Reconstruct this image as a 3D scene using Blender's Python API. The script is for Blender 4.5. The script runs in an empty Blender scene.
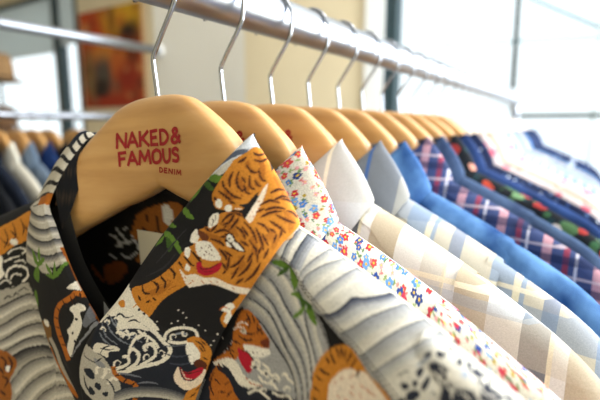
import bpy, bmesh, math, random
import numpy as np
random.seed(7)
PI = math.pi
# ---------------------------------------------------------------- garment geometry
# Garment frame: t = along the hanger (right arm positive), s = out of the shirt front, z = up.
def lerp_tab(x, xs, ys):
    return np.interp(x, xs, ys)

def smooth_tab(x, xs, ys):
    """Catmull-Rom through a table (xs increasing); works on arrays, ys may be (N,k)."""
    xs = np.asarray(xs, float); ys = np.asarray(ys, float)
    if ys.ndim == 1: ys = ys[:, None]; flat = True
    else: flat = False
    x = np.asarray(x, float); shp = x.shape; q = np.clip(x.ravel(), xs[0], xs[-1])
    i = np.clip(np.searchsorted(xs, q, side='right')-1, 0, len(xs)-2)
    m = np.gradient(ys, xs, axis=0)
    h = (xs[i+1]-xs[i]); f = (q-xs[i])/h; f = f[:, None]; h = h[:, None]
    r = ((2*f**3-3*f**2+1)*ys[i]+(f**3-2*f**2+f)*h*m[i]+(-2*f**3+3*f**2)*ys[i+1]+(f**3-f**2)*h*m[i+1])
    return r[:, 0].reshape(shp) if flat else r.reshape(shp+(ys.shape[1],))

def s_mid(t):
    a = np.abs(t)
    return np.where(a < .25, .6*a*a, .0375+.3*(a-.25))

RIDGE_T = [0, .07, .09, .105, .139, .174, .217, .24, .27, .30]
RIDGE_Z = [-.068, -.068, -.069, -.0735, -.0862, -.099, -.1155, -.1245, -.1358, -.149]
def ridge(t):
    return smooth_tab(np.abs(t), RIDGE_T, RIDGE_Z)

def side_taper(t):
    a = np.clip((np.abs(t)-.205)/.036, 0, 1)
    return np.sqrt(np.clip(1-a*a, 0, 1))

def s_front(t, z):
    d = np.maximum(ridge(t)-z, 0)
    q = np.clip(d/.02, 0, 1)
    low = np.clip((d-.16)/.1, 0, 1)
    g = 1-low*(1-side_taper(t))
    return s_mid(t)+g*(.016*np.sqrt(np.clip(1-(1-q)**2, 0, 1))+.026*(1-np.exp(-d/.06)))

def s_back(t, z):
    d = np.maximum(ridge(t)-z, 0)
    q = np.clip(d/.02, 0, 1)
    low = np.clip((d-.16)/.1, 0, 1)
    g = 1-low*(1-side_taper(t))
    return s_mid(t)-g*(.014*np.sqrt(np.clip(1-(1-q)**2, 0, 1))+.010*(1-np.exp(-d/.06)))

NECK_T = [-.095, -.075, -.055, -.03, -.012, .01, .033, .06, .08, .095]
NECK_Z = [-.078, -.11, -.14, -.168, -.176, -.155, -.12, -.088, -.074, -.0715]
def neck_z(t):
    return np.where(np.abs(t) < .095, smooth_tab(t, NECK_T, NECK_Z), ridge(t))

def drop_curve(b, top, bottom=-.74, knee=.80, zk=-.33):
    """b in 0..1 down a sheet: dense above zk, sparse below it."""
    up = top+(zk-top)*(b/knee)
    dn = zk+(bottom-zk)*((b-knee)/(1-knee))
    return np.where(b < knee, up, dn)

def fold_noise(t, z, seed):
    d = np.clip((ridge(t)-z-.05)/.2, 0, 1)
    w = np.sin(t*38+seed*2.1+z*5)*.004+np.sin(t*71+seed*1.3-z*7)*.0018
    return d*w*side_taper(t)

def front_sheet(a, b, side, seed=0):
    """side +1: the wearer-left panel at the right of the picture, -1: the other one."""
    if side > 0: t = -.035+(.24+.035)*a
    else: t = .0+(-.24-.0)*a
    z = drop_curve(b**1.25, neck_z(t)-.0001)
    s = s_front(t, z)+fold_noise(t, z, seed)-(.0 if side > 0 else .0022*np.clip((t+.06)/.03, 0, 1))
    return t, s, z

def back_sheet(a, b, seed=0):
    t = -.24+.48*a
    z = drop_curve(b**1.25, ridge(t)+.0003)
    return t, s_back(t, z)+.7*fold_noise(t, z, seed+3), z

YSEAM_T = [.118, .139, .149, .159, .174, .190, .2075, .22, .24]
YSEAM_Z = [-.086, -.100, -.1045, -.1136, -.1234, -.1317, -.1416, -.1498, -.162]
def yoke_sheet(a, b):
    t = .118+(.2395-.118)*a
    zt = ridge(t)+.0005; zb = smooth_tab(t, YSEAM_T, YSEAM_Z)
    z = zt+(zb-zt)*b**1.5
    return t, s_front(t, z)+.0016*np.clip(b/.08, 0, 1)-.0004, z

# collar: rows run from the right leaf's hidden tip over the back of the neck to the left leaf
COLLAR = [
 [(-0.0417, 0.0560, -0.2436), (0.0052, 0.0554, -0.2569), (0.0520, 0.0487, -0.2702)],
 [(-0.0437, 0.0560, -0.2177), (0.0092, 0.0555, -0.2316), (0.0621, 0.0490, -0.2455)],
 [(-0.0339, 0.0550, -0.1938), (0.0188, 0.0550, -0.2081), (0.0715, 0.0491, -0.2223)],
 [(-0.0144, 0.0540, -0.1701), (0.0329, 0.0545, -0.1864), (0.0802, 0.0491, -0.2027)],
 [(0.0010, 0.0480, -0.1512), (0.0451, 0.0515, -0.1672), (0.0891, 0.0489, -0.1832)],
 [(0.0110, 0.0440, -0.1372), (0.0533, 0.0492, -0.1534), (0.0955, 0.0485, -0.1696)],
 [(0.0231, 0.0390, -0.1189), (0.0626, 0.0463, -0.1367), (0.1022, 0.0476, -0.1545)],
 [(0.0389, 0.0330, -0.0972), (0.0752, 0.0426, -0.1177), (0.1114, 0.0463, -0.1381)],
 [(0.0558, 0.0280, -0.0776), (0.0892, 0.0390, -0.0997), (0.1226, 0.0441, -0.1217)],
 [(0.0726, 0.0260, -0.0606), (0.1027, 0.0362, -0.0830), (0.1328, 0.0404, -0.1053)],
 [(0.0900, 0.0240, -0.0447), (0.1143, 0.0300, -0.0682), (0.1386, 0.0300, -0.0917)],
 [(0.1030, 0.0120, -0.0281), (0.1262, 0.0160, -0.0530), (0.1408, 0.0146, -0.0815)],
 [(0.0880, -0.0060, -0.0330), (0.0960, -0.0070, -0.0540), (0.1120, -0.0040, -0.0800)],
 [(0.0600, -0.0280, -0.0340), (0.0700, -0.0340, -0.0560), (0.0800, -0.0340, -0.0840)],
 [(0.0000, -0.0380, -0.0280), (0.0000, -0.0460, -0.0480), (0.0000, -0.0460, -0.0840)],
 [(-0.0600, -0.0300, -0.0220), (-0.0760, -0.0380, -0.0500), (-0.0850, -0.0360, -0.0840)],
 [(-0.0830, -0.0140, -0.0280), (-0.1000, -0.0200, -0.0500), (-0.1160, -0.0180, -0.0790)],
 [(-0.0825, 0.0060, -0.0327), (-0.0995, 0.0020, -0.0340), (-0.1280, 0.0000, -0.0830)],
 [(-0.0809, 0.0190, -0.0426), (-0.1097, 0.0120, -0.0455), (-0.1420, 0.0080, -0.0910)],
 [(-0.0840, 0.0290, -0.0566), (-0.1248, 0.0180, -0.0640), (-0.1520, 0.0140, -0.0960)],
 [(-0.0930, 0.0350, -0.0745), (-0.1418, 0.0220, -0.0872), (-0.1600, 0.0240, -0.1005)],
 [(-0.0998, 0.0380, -0.0920), (-0.1161, 0.0409, -0.0955), (-0.1324, 0.0379, -0.0989)],
 [(-0.0874, 0.0410, -0.1059), (-0.1097, 0.0454, -0.1138), (-0.1320, 0.0437, -0.1218)],
 [(-0.0721, 0.0450, -0.1202), (-0.0994, 0.0498, -0.1325), (-0.1267, 0.0486, -0.1448)],
 [(-0.0531, 0.0480, -0.1417), (-0.0831, 0.0523, -0.1583), (-0.1131, 0.0507, -0.1750)],
 [(-0.0378, 0.0480, -0.1596), (-0.0693, 0.0526, -0.1821), (-0.1008, 0.0512, -0.2046)],
 [(-0.0255, 0.0470, -0.1755), (-0.0555, 0.0518, -0.2035), (-0.0856, 0.0507, -0.2315)],
 [(-0.0216, 0.0450, -0.1947), (-0.0466, 0.0504, -0.2224), (-0.0715, 0.0498, -0.2500)],
 [(-0.0217, 0.0440, -0.2167), (-0.0391, 0.0495, -0.2441), (-0.0565, 0.0490, -0.2714)],
]

def collar_sheet(u, v):
    """u in 0..1 along the fold line, v in 0..1 from fold to outer edge."""
    n = len(COLLAR)
    C = np.asarray(COLLAR, float)                        # n x 3 x 3
    k = u*(n-1)
    P = smooth_tab(k, np.arange(n), C.reshape(n, 9))
    P = P.reshape(u.shape+(3, 3))
    v = v[..., None]
    A, M, B = P[..., 0, :], P[..., 1, :], P[..., 2, :]
    Q = A*(1-v)*(1-2*v)+M*4*v*(1-v)+B*v*(2*v-1)
    return Q[..., 0], Q[..., 1], Q[..., 2]

SLEEVE = [(.228, -.1205, .214, -.33), (.25, -.1285, .222, -.342), (.275, -.139, .228, -.355), (.30, -.1505, .234, -.37), (.325, -.168, .239, -.385),
          (.348, -.197, .244, -.40), (.366, -.24, .248, -.42), (.380, -.30, .252, -.445), (.392, -.37, .258, -.468), (.398, -.41, .262, -.48)]
def sleeve_sheet(a, b, side, seed=0):
    """a along the arm, b around it."""
    n = len(SLEEVE)
    P = smooth_tab(a*(n-1), np.arange(n), SLEEVE)
    th = b*2*np.pi
    tt, zt, tb, zb = P[..., 0], P[..., 1], P[..., 2], P[..., 3]
    c = (1+np.cos(th))/2
    c = np.clip(c, 0, 1)
    t = tb+(tt-tb)*c; z = zb+(zt-zb)*c
    wdt = .024+.004*np.sin(a*9+seed)
    sn = np.sin(th)
    s = s_mid(t)+.006+wdt*np.sign(sn)*np.abs(sn)**.6+.003*np.sin(z*60+seed*2)*sn
    return t*side, s, z
# ---------------------------------------------------------------- end of geometry
SKY, P_RIGHT, P_BACK, P_FILL, EXPO = 1.8, 265, 250, 3.5, -0.05
INKS = [(206, 211, 218), (82, 90, 107), (195, 191, 180), (21, 20, 22), (93, 127, 46), (60, 90, 34), (50, 50, 54), (44, 44, 48), (200, 129, 42), (173, 106, 32), (169, 101, 30), (236, 220, 198), (200, 118, 60), (243, 238, 226), (109, 58, 28), (58, 28, 16), (122, 90, 72), (179, 24, 47), (124, 15, 32), (239, 226, 208), (201, 141, 94), (199, 107, 44), (79, 90, 84), (163, 97, 31), (48, 20, 8), (138, 74, 22), (29, 33, 45), (125, 130, 141), (235, 228, 212), (143, 148, 156), (185, 179, 166), (143, 144, 148), (178, 101, 28), (112, 116, 126), (92, 96, 106), (74, 76, 82), (103, 103, 104), (132, 130, 126), (160, 157, 148), (189, 184, 170), (90, 42, 20), (239, 220, 196), (232, 216, 192), (59, 65, 79), (163, 163, 163), (152, 154, 157), (162, 163, 163), (172, 171, 169), (182, 180, 175), (191, 189, 181), (201, 197, 187), (211, 206, 193), (44, 45, 53), (142, 144, 148), (154, 155, 156), (166, 166, 164), (178, 176, 172), (190, 187, 180), (202, 198, 188), (214, 209, 196), (138, 140, 144), (150, 150, 152), (161, 161, 159), (172, 171, 166), (184, 181, 174), (196, 192, 182), (207, 202, 189), (131, 133, 138), (145, 146, 147), (159, 158, 156), (173, 171, 166), (187, 183, 175), (201, 196, 184), (38, 39, 47), (124, 126, 132), (137, 138, 140), (150, 149, 148), (163, 161, 156), (176, 172, 164), (189, 184, 172), (138, 138, 138), (236, 220, 200), (192, 104, 60), (107, 47, 22), (201, 192, 173), (77, 48, 16), (92, 70, 54), (185, 96, 42), (210, 206, 195), (93, 98, 108), (118, 122, 131), (144, 147, 153), (169, 171, 176), (42, 46, 58), (116, 119, 125), (149, 150, 149), (183, 180, 174), (216, 211, 198), (51, 54, 63), (155, 156, 159), (175, 175, 173), (196, 193, 186), (216, 212, 200), (80, 83, 92), (156, 158, 161), (171, 172, 171), (186, 185, 180), (201, 198, 190), (47, 50, 59), (155, 156, 160), (177, 176, 175), (198, 196, 189), (220, 216, 204), (75, 78, 87), (61, 67, 85), (85, 89, 104), (108, 112, 123), (132, 134, 141), (155, 157, 160), (179, 179, 179), (35, 40, 58), (192, 190, 187), (204, 202, 194), (217, 213, 202), (139, 142, 147), (150, 152, 155), (161, 162, 163), (172, 172, 171), (183, 182, 179), (45, 48, 56), (201, 197, 186), (212, 207, 196), (222, 217, 205), (143, 146, 150), (154, 156, 158), (166, 166, 166), (177, 176, 173), (188, 186, 181), (159, 161, 164), (173, 173, 173), (186, 186, 182), (200, 198, 190), (214, 210, 199), (220, 216, 205), (42, 47, 62), (154, 160, 170), (170, 182, 200), (25, 24, 23), (168, 162, 148), (113, 110, 105), (138, 134, 126), (164, 158, 148), (189, 183, 170), (214, 207, 191), (43, 41, 41), (42, 41, 43), (76, 73, 71), (109, 106, 100), (143, 138, 128), (123, 120, 114), (146, 142, 133), (168, 164, 152), (191, 185, 172), (51, 49, 50), (133, 128, 120), (160, 154, 144), (187, 181, 167), (151, 89, 31), (27, 26, 26), (185, 178, 163), (76, 75, 76), (107, 105, 102), (138, 134, 127), (170, 164, 152), (201, 194, 178), (32, 31, 32), (183, 176, 160), (140, 80, 22), (111, 113, 120), (58, 59, 64), (127, 90, 42), (168, 160, 144), (42, 40, 40), (154, 82, 16), (198, 191, 174), (29, 36, 51), (20, 17, 17), (148, 88, 31), (26, 13, 7), (216, 215, 212), (194, 195, 197), (138, 71, 24), (34, 42, 58)]
PRINT = """
C 0 1589 -108 -82 -79 -63 -79 -142 42 -61 123 88 201 100 473 83 -80 49 239 5 561 1 466
C 1 1350 -299 71 26 43 286 41 296 19 144 -13 67 -41 -195 -52 -152 -68 -160 -67 -79 -4 -139
C 2 1269 40 74 80 83 120 42 120 -32 173 -49 -66 -65 -267
C 3 1222 -51 73 38 81 440 57 80 26 201 -86 825 -3 1032 -219 -1072 -176 -800 -13 -640 137 -13
C 4 1329 0 15 93 19 134 17 146 16 134 12 133 4 93 -10 -13 -19 -54 -19 -79 -15 -111 -13 -116 -10 -120 -3 -107 0 -93
C 5 1286 -98 9 85 15 146 12 164 6 183 4 173 -1 80 -10 -73 -14 -140 -11 -160 -7 -173 -4 -187
C 4 1283 40 -5 67 -15 93 -18 53 -23 0 -27 -37 -14 -29 7 -67 19 -80 20 -52 22 12 22 13
C 4 1129 0 8 27 11 120 10 146 5 178 4 222 -1 107 -8 -40 -12 -147 -10 -160 -5 -160 -2 -200
C 5 1133 27 -12 -25 -18 -2 -17 -13 -16 13 -15 13 -10 27 1 0 11 13 15 0 16 0 17 -13 17 13 12 -13
C 4 1050 -27 8 120 10 187 4 120 -4 13 -8 -40 -8 -66 -6 -84 -6 -76 -3 -80 2 -67 5 -46
C 4 1000 13 7 0 13 147 11 147 7 174 5 212 1 187 -4 200 -8 200 -6 68 -4 -103 -2 -219 -3 -240 -7 -279 -7 -307
C 5 1014 360 4 99 3 181 -1 120 -11 66 -15 27 -10 -27 1 -93 6 -160 7 -120 5 -79 6 -27
C 4 961 147 14 13 17 40 10 33 -2 47 -10 31 -10 22 -12 -26 -12 -54 -8 -40 0 -26 5 -27
C 6 908 640 26 53 37 40 37 40 37 27 37 3 26 10 -1 -27 -26 -13 -38 -39 -37 -28 -37 -26 -36 -27 -25 -34
C 7 830 600 27 133 35 187 34 146 32 54 30 0 20 0 0 -38 -22 -16 -30 -26 -30 -54 -32 -133 -36 -160 -27 -120
C 8 1481 1981 15 -86 17 -68 17 -49 17 -43 23 -8 33 99 12 166 2 216 0 229 -1 223 -2 232 -1 161 33 588 -30 91 0 294 -28 175 -43 -73 -29 -13 -29 1 -31 -16 -31 -30 -27 -29 -25 -23 -25 -11 -27 5 -29 16 -30 13 -33 3 -36 -1 -32 1 -26 2 -21 4 -24 5 -30 8 -33 4 -31 -4 -29 0 -25 -4 -15 -34 -2 -93 8 -122 16 -85 26 -10 34 24 32 19 30 40 29 41 13 -54 -12 -227 -26 -331 -28 -308 -20 -236 -22 -210 -27 -194 -39 -188 -46 -171 -40 -141 -26 -73 -19 -47 -23 -33 -37 -38 -43 -25 -36 -43 -13 -94 2 -120 1 -120 -10 -120 -10 -133 2 -133 22 -172 31 -175 29 -93 27 67 28 160 29 159 31 134 31 133 30 107 30 80 29 53 28 40 24 1 21 -14 26 53 35 187 41 243 45 170 53 -25 54 -108 42 -34 20 207 8 306 11 203 21 17 25 -84 22 -102 18 -100 14 -124
C 9 1543 1913 -2 210 1 266 1 311 6 281 19 73 44 -90 7 -328 -39 -440 -26 -274
C 9 1420 3169 -8 226 -8 207 -19 100 -21 96 4 75 30 14 35 -117 4 -323 -8 -265
C 9 1504 3115 -1 221 -1 210 -10 155 -12 161 6 69 25 -62 25 -183 -10 -336 -14 -241
C 9 1245 3455 -7 140 -4 95 -18 38 -24 47 2 73 30 65 35 -27 6 -233 -10 -186
C 9 1361 3373 16 98 15 80 13 145 17 157 9 -16 -2 -201 -16 -246 -29 -100 -22 8
C 9 766 986 19 227 36 253 46 134 34 40 0 -80 -30 -160 -37 -160 -32 -173 -29 -134
C 9 1033 1652 3 174 5 160 3 120 6 126 10 34 10 -92 3 -180 -14 -215 -17 -148
C 8 1512 493 12 14 11 -5 10 31 11 48 11 75 13 111 7 158 4 189 -4 173 -6 153 -13 131 -13 120 -16 106 -16 99 -14 72 -10 24 -9 -7 -9 -4 -9 11 -8 13 -9 12 -11 22 -13 14 -13 -14 -13 -66 -12 -93 -7 -52 1 53 7 105 3 80 -4 15 -8 -2 -8 -26 -8 -67 -8 -93 -9 -80 -9 -24 -9 -1 -7 -22 -5 -65 -3 -87 -5 -86 -7 -72 -9 -70 -6 -79 -3 -94 0 -93 2 -107 3 -107 6 -106 10 -90 15 -44 19 -39 20 -40 20 -40 21 -40 18 -40 16 -27 14 -27 14 -23 15 23 16 40
C 10 1442 955 -6 218 -2 271 8 201 10 101 5 -26 0 -120 -2 -152 -3 -235 -4 -239
C 10 1537 933 -7 160 -7 200 -9 201 -5 192 5 49 14 -120 17 -201 4 -256 -4 -206
C 10 1375 893 -10 147 -3 222 15 244 17 137 7 -28 -5 -162 -6 -181 -2 -166 -4 -173
C 10 1502 760 -14 27 -5 173 4 66 14 -26 5 -174
C 3 1453 2053 21 51 -35 291 -57 71 -21 -67 -4 -360 32 107 20 -80
C 11 1514 1962 -6 4 -12 41 -12 53 -11 59 -13 67 -16 67 -25 55 -30 51 -22 43 -3 91 7 96 11 64 12 0 15 -46 15 -46 13 -34 11 -40 11 -55 12 -74 12 -87 10 -84 10 -89 8 -86
C 12 1443 2384 -3 9 -2 -19 1 -26 2 -9 2 20
C 12 1421 2443 -2 10 -3 -23 0 -26 3 -5 3 18
C 12 1397 2493 -3 4 -2 -18 0 -26 3 -8 3 21
C 12 1461 2310 -2 10 -2 -17 0 -27 2 -10 2 17
C 12 1408 2576 -3 10 -2 -24 0 -25 3 -4 3 18
C 12 1445 2493 -3 9 -2 -18 0 -26 3 -9 2 18
C 13 1305 1026 7 0 9 27 6 40 3 74 -1 93 -2 73 -6 35 -7 16 -7 -7 -6 -31 -5 -63 -3 -57 2 -80 4 -80
C 13 1334 1483 7 18 8 45 5 36 1 59 -1 67 -3 45 -6 20 -8 0 -7 -33 -6 -47 -4 -67 -1 -66 3 -40 6 -27
C 13 1362 1853 12 120 14 106 2 -13 -12 -120 -14 -105
C 8 1280 1506 19 56 16 82 15 96 11 106 10 120 7 129 6 136 5 145 4 170 6 188 6 212 1 206 -6 209 -12 202 -16 159 -22 104 -27 59 -28 32 -30 8 -30 -21 -29 -55 -23 -100 -22 -135 -18 -140 -14 -134 -11 -142 -11 -165 -14 -213 -14 -239 -12 -213 -11 -152 -10 -120 -5 -123 -2 -147 2 -155 5 -126 12 -86 15 -58 14 -28 11 13 10 40 9 2 8 -85 6 -117 8 -92 10 -1 12 40 13 67 16 66 18 86 20 69 23 22 26 10
C 9 1255 1726 8 190 10 217 6 240 6 226 9 16 8 -202 -1 -292 -19 -261 -20 -154
C 9 1226 3039 -8 116 -6 76 -20 0 -27 -1 0 63 29 101 36 34 10 -194 -5 -174
C 9 1332 2941 -14 158 -14 148 -21 53 -22 47 2 65 28 54 34 -36 14 -235 2 -222
C 9 1167 1520 3 173 11 206 19 175 17 112 7 -35 -6 -149 -12 -162 -15 -190 -16 -150
C 13 1122 1107 9 -1 10 2 7 27 5 51 1 67 -1 67 -6 51 -8 55 -9 40 -8 16 -7 11 -7 -26 -7 -58 -6 -76 -2 -80 7 -53 11 -54
C 14 1154 1240 5 34 6 86 5 93 4 96 3 108 0 79 -5 38 -7 12 -8 -13 -6 -40 -7 -76 -4 -73 -2 -75 1 -80 2 -69 3 -64 5 -53
C 13 1105 1492 9 1 9 28 10 56 11 76 11 107 8 106 4 107 1 116 -1 122 -1 148 -3 147 -5 82 -10 -9 -12 -68 -12 -87 -12 -102 -12 -123 -9 -120 -5 -115 -2 -111 1 -105 4 -103 8 -95
C 13 1231 1313 11 -19 10 0 10 19 10 47 8 53 3 63 -6 73 -11 77 -12 53 -10 21 -11 6 -10 -30 -8 -50 -8 -70 -2 -63 5 -67 11 -66
C 15 1245 1333 -1 40 -1 61 -2 47 -6 30 -9 35 -6 14 1 13 7 -12 9 -14 8 -27 3 -67 -1 -73 -1 -51
C 15 1267 1400 -8 55 -6 78 2 9 8 -54 5 -75
C 16 1116 1733 1 80 2 123 3 122 6 116 6 112 5 78 1 -1 -4 -79 -6 -111 -5 -115 -3 -119 -3 -124 -2 -88
C 16 1134 1773 3 72 4 104 4 107 4 116 2 121 2 85 1 1 -1 -84 -2 -120 -3 -118 -4 -109 -6 -104 -4 -71
C 16 1101 1793 2 140 4 134 1 1 -2 -135 -4 -139
C 16 1153 1874 1 179 3 173 1 1 -1 -173 -4 -174
C 17 1053 1957 7 4 7 42 4 54 0 62 -3 71 0 76 6 67 9 70 12 68 19 64 21 64 14 55 -2 52 -11 46 -12 24 -12 -2 -13 -22 -13 -39 -15 -58 -14 -76 -12 -85 -8 -96 -5 -105 -1 -98 5 -96 9 -86
C 15 1052 1960 -1 73 -1 109 3 110 10 95 13 85 16 74 19 67 22 48 16 37 0 -9 -16 -42 -21 -60 -19 -67 -15 -73 -13 -80 -8 -82 -4 -98 0 -109 1 -79
C 18 1052 2326 3 47 5 67 7 66 9 58 11 52 7 35 1 -8 -7 -43 -9 -60 -9 -57 -6 -57 -6 -62 -5 -42
C 13 1062 1280 6 40 5 55 2 65 -4 40 -8 40 -8 31 -7 35 -7 10 -4 -10 -2 -60 1 -86 3 -76 6 -48 9 -33
C 13 1019 1673 2 49 0 78 -2 63 -4 38 -6 24 -6 -2 -5 -45 -4 -70 0 -60 7 -41 10 -27
C 19 975 1586 1 67 1 137 3 130 9 80 13 62 11 85 9 123 8 140 9 128 12 98 14 88 12 104 9 135 6 151 8 147 10 141 11 138 11 129 14 129 14 121 7 88 -3 48 -10 14 -11 -24 -12 -72 -13 -111 -13 -130 -11 -154 -11 -177 -11 -168 -10 -151 -10 -142 -13 -127 -17 -109 -20 -94 -18 -94 -15 -90 -12 -92 -7 -98 0 -113 5 -122 5 -117 5 -124 6 -125
C 20 974 1771 -6 149 -3 159 1 2 6 -146 3 -159
C 20 988 2085 -4 134 -2 141 1 4 5 -132 1 -139
C 20 1020 2387 -4 121 0 126 1 5 3 -120 1 -129
C 20 1051 2725 -5 76 -3 87 1 5 6 -76 2 -84
C 20 1077 3095 -1 95 3 98 1 1 0 -95 -2 -98
C 20 1105 3478 -2 78 1 82 1 3 2 -77 0 -84
C 20 988 2266 -17 -64 -18 -43 0 8 17 63 18 42
C 20 1071 2918 -5 75 -3 86 1 4 5 -75 3 -86
C 3 944 2225 29 190 35 220 28 198 17 158 10 144 9 146 14 173 12 175 4 123 -13 41 -22 -9 -19 -18 -10 -14 -6 -23 -6 -34 -7 -61 -6 -72 -11 -33 -16 26 -20 62 -21 80 -20 132 -21 146 -25 38 -29 -137 -31 -247 -30 -271 -30 -275 -30 -297 -22 -283 -16 -281 -9 -272 7 -199 31 -82 43 11 39 29 31 51 29 80 24 80 20 80 17 94
C 13 1025 3649 10 31 8 41 5 45 2 56 -1 60 -4 39 -8 -4 -11 -25 -11 -5 -8 41 -7 61 -8 46 -12 22 -14 8 -10 -16 -7 -54 -3 -76 2 -59 13 -21 18 -5 13 -23 -1 -62 -6 -78 -1 -53 11 -8 16 15
C 15 1018 3731 -2 67 2 70 1 1 2 -66 -2 -70
C 21 976 3568 7 20 11 26 7 24 5 34 4 46 4 34 2 -3 -2 -38 -3 -55 -6 -52 -10 -29 -11 -14 -8 -7
C 15 1248 2141 30 192 -4 283 3 385 -8 166 -27 -254 -16 -296 -2 -288
C 13 1250 2253 6 8 8 38 5 50 1 70 -1 81 -3 59 -6 11 -8 -11 -7 -24 -3 -37 -3 -49 0 -51 2 -52 4 -64
C 13 1260 2602 3 64 3 88 1 86 2 89 0 88 -1 50 -5 -10 -6 -44 -5 -63 -3 -71 -2 -89 -2 -75 -1 -56 1 -44 1 -27 4 -14 5 1
C 13 1228 2360 4 36 4 70 2 67 -1 53 -3 44 -4 23 -3 -41 -4 -68 -3 -63 2 -54 3 -50
C 22 1254 2419 -6 7 -4 -38 0 -42 6 0 4 31
C 23 1463 832 -15 74 -17 124 -8 223 1 240 12 213 11 134 4 -31 -6 -143 -5 -186 1 -160 3 -160 11 -158 10 -109
C 15 1463 853 -7 41 -12 79 -9 93 -6 134 -2 146 2 147 6 133 8 122 5 82 2 -13 -4 -84 -6 -129 -4 -122 0 -121 2 -121 3 -120 7 -94 10 -93 7 -53
C 23 1444 693 -16 0 -20 80 -9 173 -1 160 6 40 10 -104 9 -109 13 -80 10 -107
C 15 1445 706 -9 14 -13 40 -11 53 -7 107 -4 110 -1 90 3 13 4 -67 6 -93 6 -80 9 -53 11 -66 7 -44
C 23 1528 666 1 135 9 174 22 89 36 47 3 -55 -32 -121 -17 -88 -9 -100 -8 -94
C 15 1529 657 2 76 3 108 7 105 12 61 20 46 24 44 1 -26 -22 -67 -19 -68 -10 -56 -6 -67 -6 -96 -4 -64
C 23 1517 910 4 144 12 165 22 66 32 30 1 -57 -30 -110 -16 -75 -11 -98 -10 -92
C 15 1518 906 3 74 6 107 8 93 12 53 18 32 22 36 0 -28 -21 -62 -17 -51 -10 -49 -7 -69 -7 -82 -5 -67
C 23 1480 1269 -12 131 -11 201 5 188 8 78 4 -27 -2 -94 -1 -80 6 -173 7 -185
C 15 1481 1280 -6 84 -9 126 -5 136 1 108 5 80 4 45 2 -14 -2 -59 -3 -66 -1 -67 4 -107 7 -145 5 -103
C 23 1515 1293 -10 147 -7 204 6 171 8 76 4 -28 -2 -96 -1 -87 3 -174 3 -186
C 15 1516 1297 -5 91 -6 133 -3 132 2 109 5 77 4 45 2 -14 -2 -57 -3 -73 -1 -71 2 -109 4 -144 3 -105
C 23 1449 1400 -8 106 -5 174 6 154 9 84 4 -25 -2 -105 -1 -95 1 -120 0 -146
C 15 1450 1406 -3 65 -5 99 -2 110 3 100 5 86 4 45 2 -5 -2 -66 -3 -80 -1 -67 1 -90 2 -105 1 -72
C 23 1376 906 -1 229 4 305 18 226 16 134 5 -38 -8 -162 -11 -187 -8 -253 -8 -253
C 15 1378 906 0 135 2 199 5 188 9 158 12 120 9 80 2 -13 -6 -93 -9 -131 -8 -134 -5 -169 -4 -197 -4 -144
C 23 1490 857 -4 163 1 222 11 150 11 61 2 -40 -6 -119 -5 -105 -3 -149 -3 -172
C 15 1491 866 -1 94 -1 133 1 135 6 105 8 67 6 40 1 -24 -5 -56 -5 -80 -4 -77 -2 -105 -1 -134 -1 -98
C 23 1471 573 7 86 10 62 11 -15 7 -65 -1 -54 -9 -40 -8 -14 -8 -13 -8 0
C 15 1471 560 4 40 6 43 7 37 7 -11 6 -16 5 -26 -1 -27 -5 0 -6 -13 -6 0 -6 -25 -6 -15 -4 -14
C 23 1341 840 3 200 8 240 9 186 10 134 6 -9 1 -138 -5 -187 -12 -249 -14 -191
C 15 1342 826 4 120 6 174 5 145 6 135 5 120 4 80 3 0 -1 -90 -2 -110 -4 -134 -7 -160 -9 -160 -6 -120
C 23 1382 640 -12 112 1 194 7 34 13 -114 -2 -197
C 15 1384 653 -9 133 -2 169 3 18 9 -138 2 -169
C 23 1457 1106 -5 147 6 147 4 7 5 -140 -5 -157
C 15 1458 1104 -2 149 3 149 2 11 2 -147 -2 -158
C 23 1488 1506 -6 87 -4 151 6 127 7 51 3 -31 -1 -78 -1 -64 0 -105 0 -122
C 15 1489 1506 -3 58 -3 89 -1 92 2 81 5 56 3 32 1 -15 -1 -45 -2 -54 -1 -52 0 -68 1 -95 1 -65
C 23 1357 1447 2 153 15 120 6 -14 -2 -157 -15 -109
C 15 1359 1443 5 144 11 133 3 -14 -5 -133 -11 -137
C 23 1307 854 -9 66 7 118 8 28 9 -68 -8 -118
C 15 1309 866 -5 80 3 107 4 2 5 -69 -3 -106
C 23 1454 2465 17 65 16 70 13 134 13 135 4 -25 -8 -188 -15 -205 -22 -57 -18 16
C 15 1454 2451 10 28 14 34 11 48 9 91 9 121 7 89 2 -12 -6 -102 -8 -142 -10 -116 -13 -51 -14 -12 -11 -2
C 23 1455 2709 14 93 17 100 16 144 17 129 4 -31 -12 -187 -18 -198 -20 -85 -17 -16
C 15 1456 2696 8 45 12 58 12 66 10 97 12 118 10 87 2 -15 -8 -103 -11 -138 -12 -115 -13 -67 -13 -37 -9 -21
C 23 1427 2804 19 86 20 76 19 97 17 75 2 -43 -13 -147 -20 -143 -23 -48 -20 -5
C 15 1428 2791 11 41 15 46 14 46 12 68 13 79 9 56 2 -21 -9 -76 -12 -102 -13 -81 -14 -42 -16 -23 -12 -16
C 23 1502 2341 14 66 16 67 14 89 22 109 13 6 -22 -190 -21 -167 -21 -51 -15 16
C 15 1502 2326 8 28 12 36 12 44 9 64 13 89 14 81 5 1 -13 -101 -13 -117 -13 -91 -13 -44 -12 -14 -9 -2
C 23 1516 2678 9 128 13 139 14 146 27 162 37 26 -13 -133 -44 -259 -25 -171 -15 -77
C 15 1517 2668 6 68 10 96 10 95 10 104 13 128 32 120 16 14 -18 -94 -28 -154 -15 -146 -14 -114 -13 -85 -8 -51
C 23 1520 3226 4 122 8 132 7 131 12 137 17 38 7 -94 -14 -191 -22 -193 -14 -104
C 15 1521 3220 4 69 7 98 6 91 5 92 6 107 6 83 7 12 0 -58 -3 -105 -8 -124 -11 -116 -10 -98 -6 -62
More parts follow.
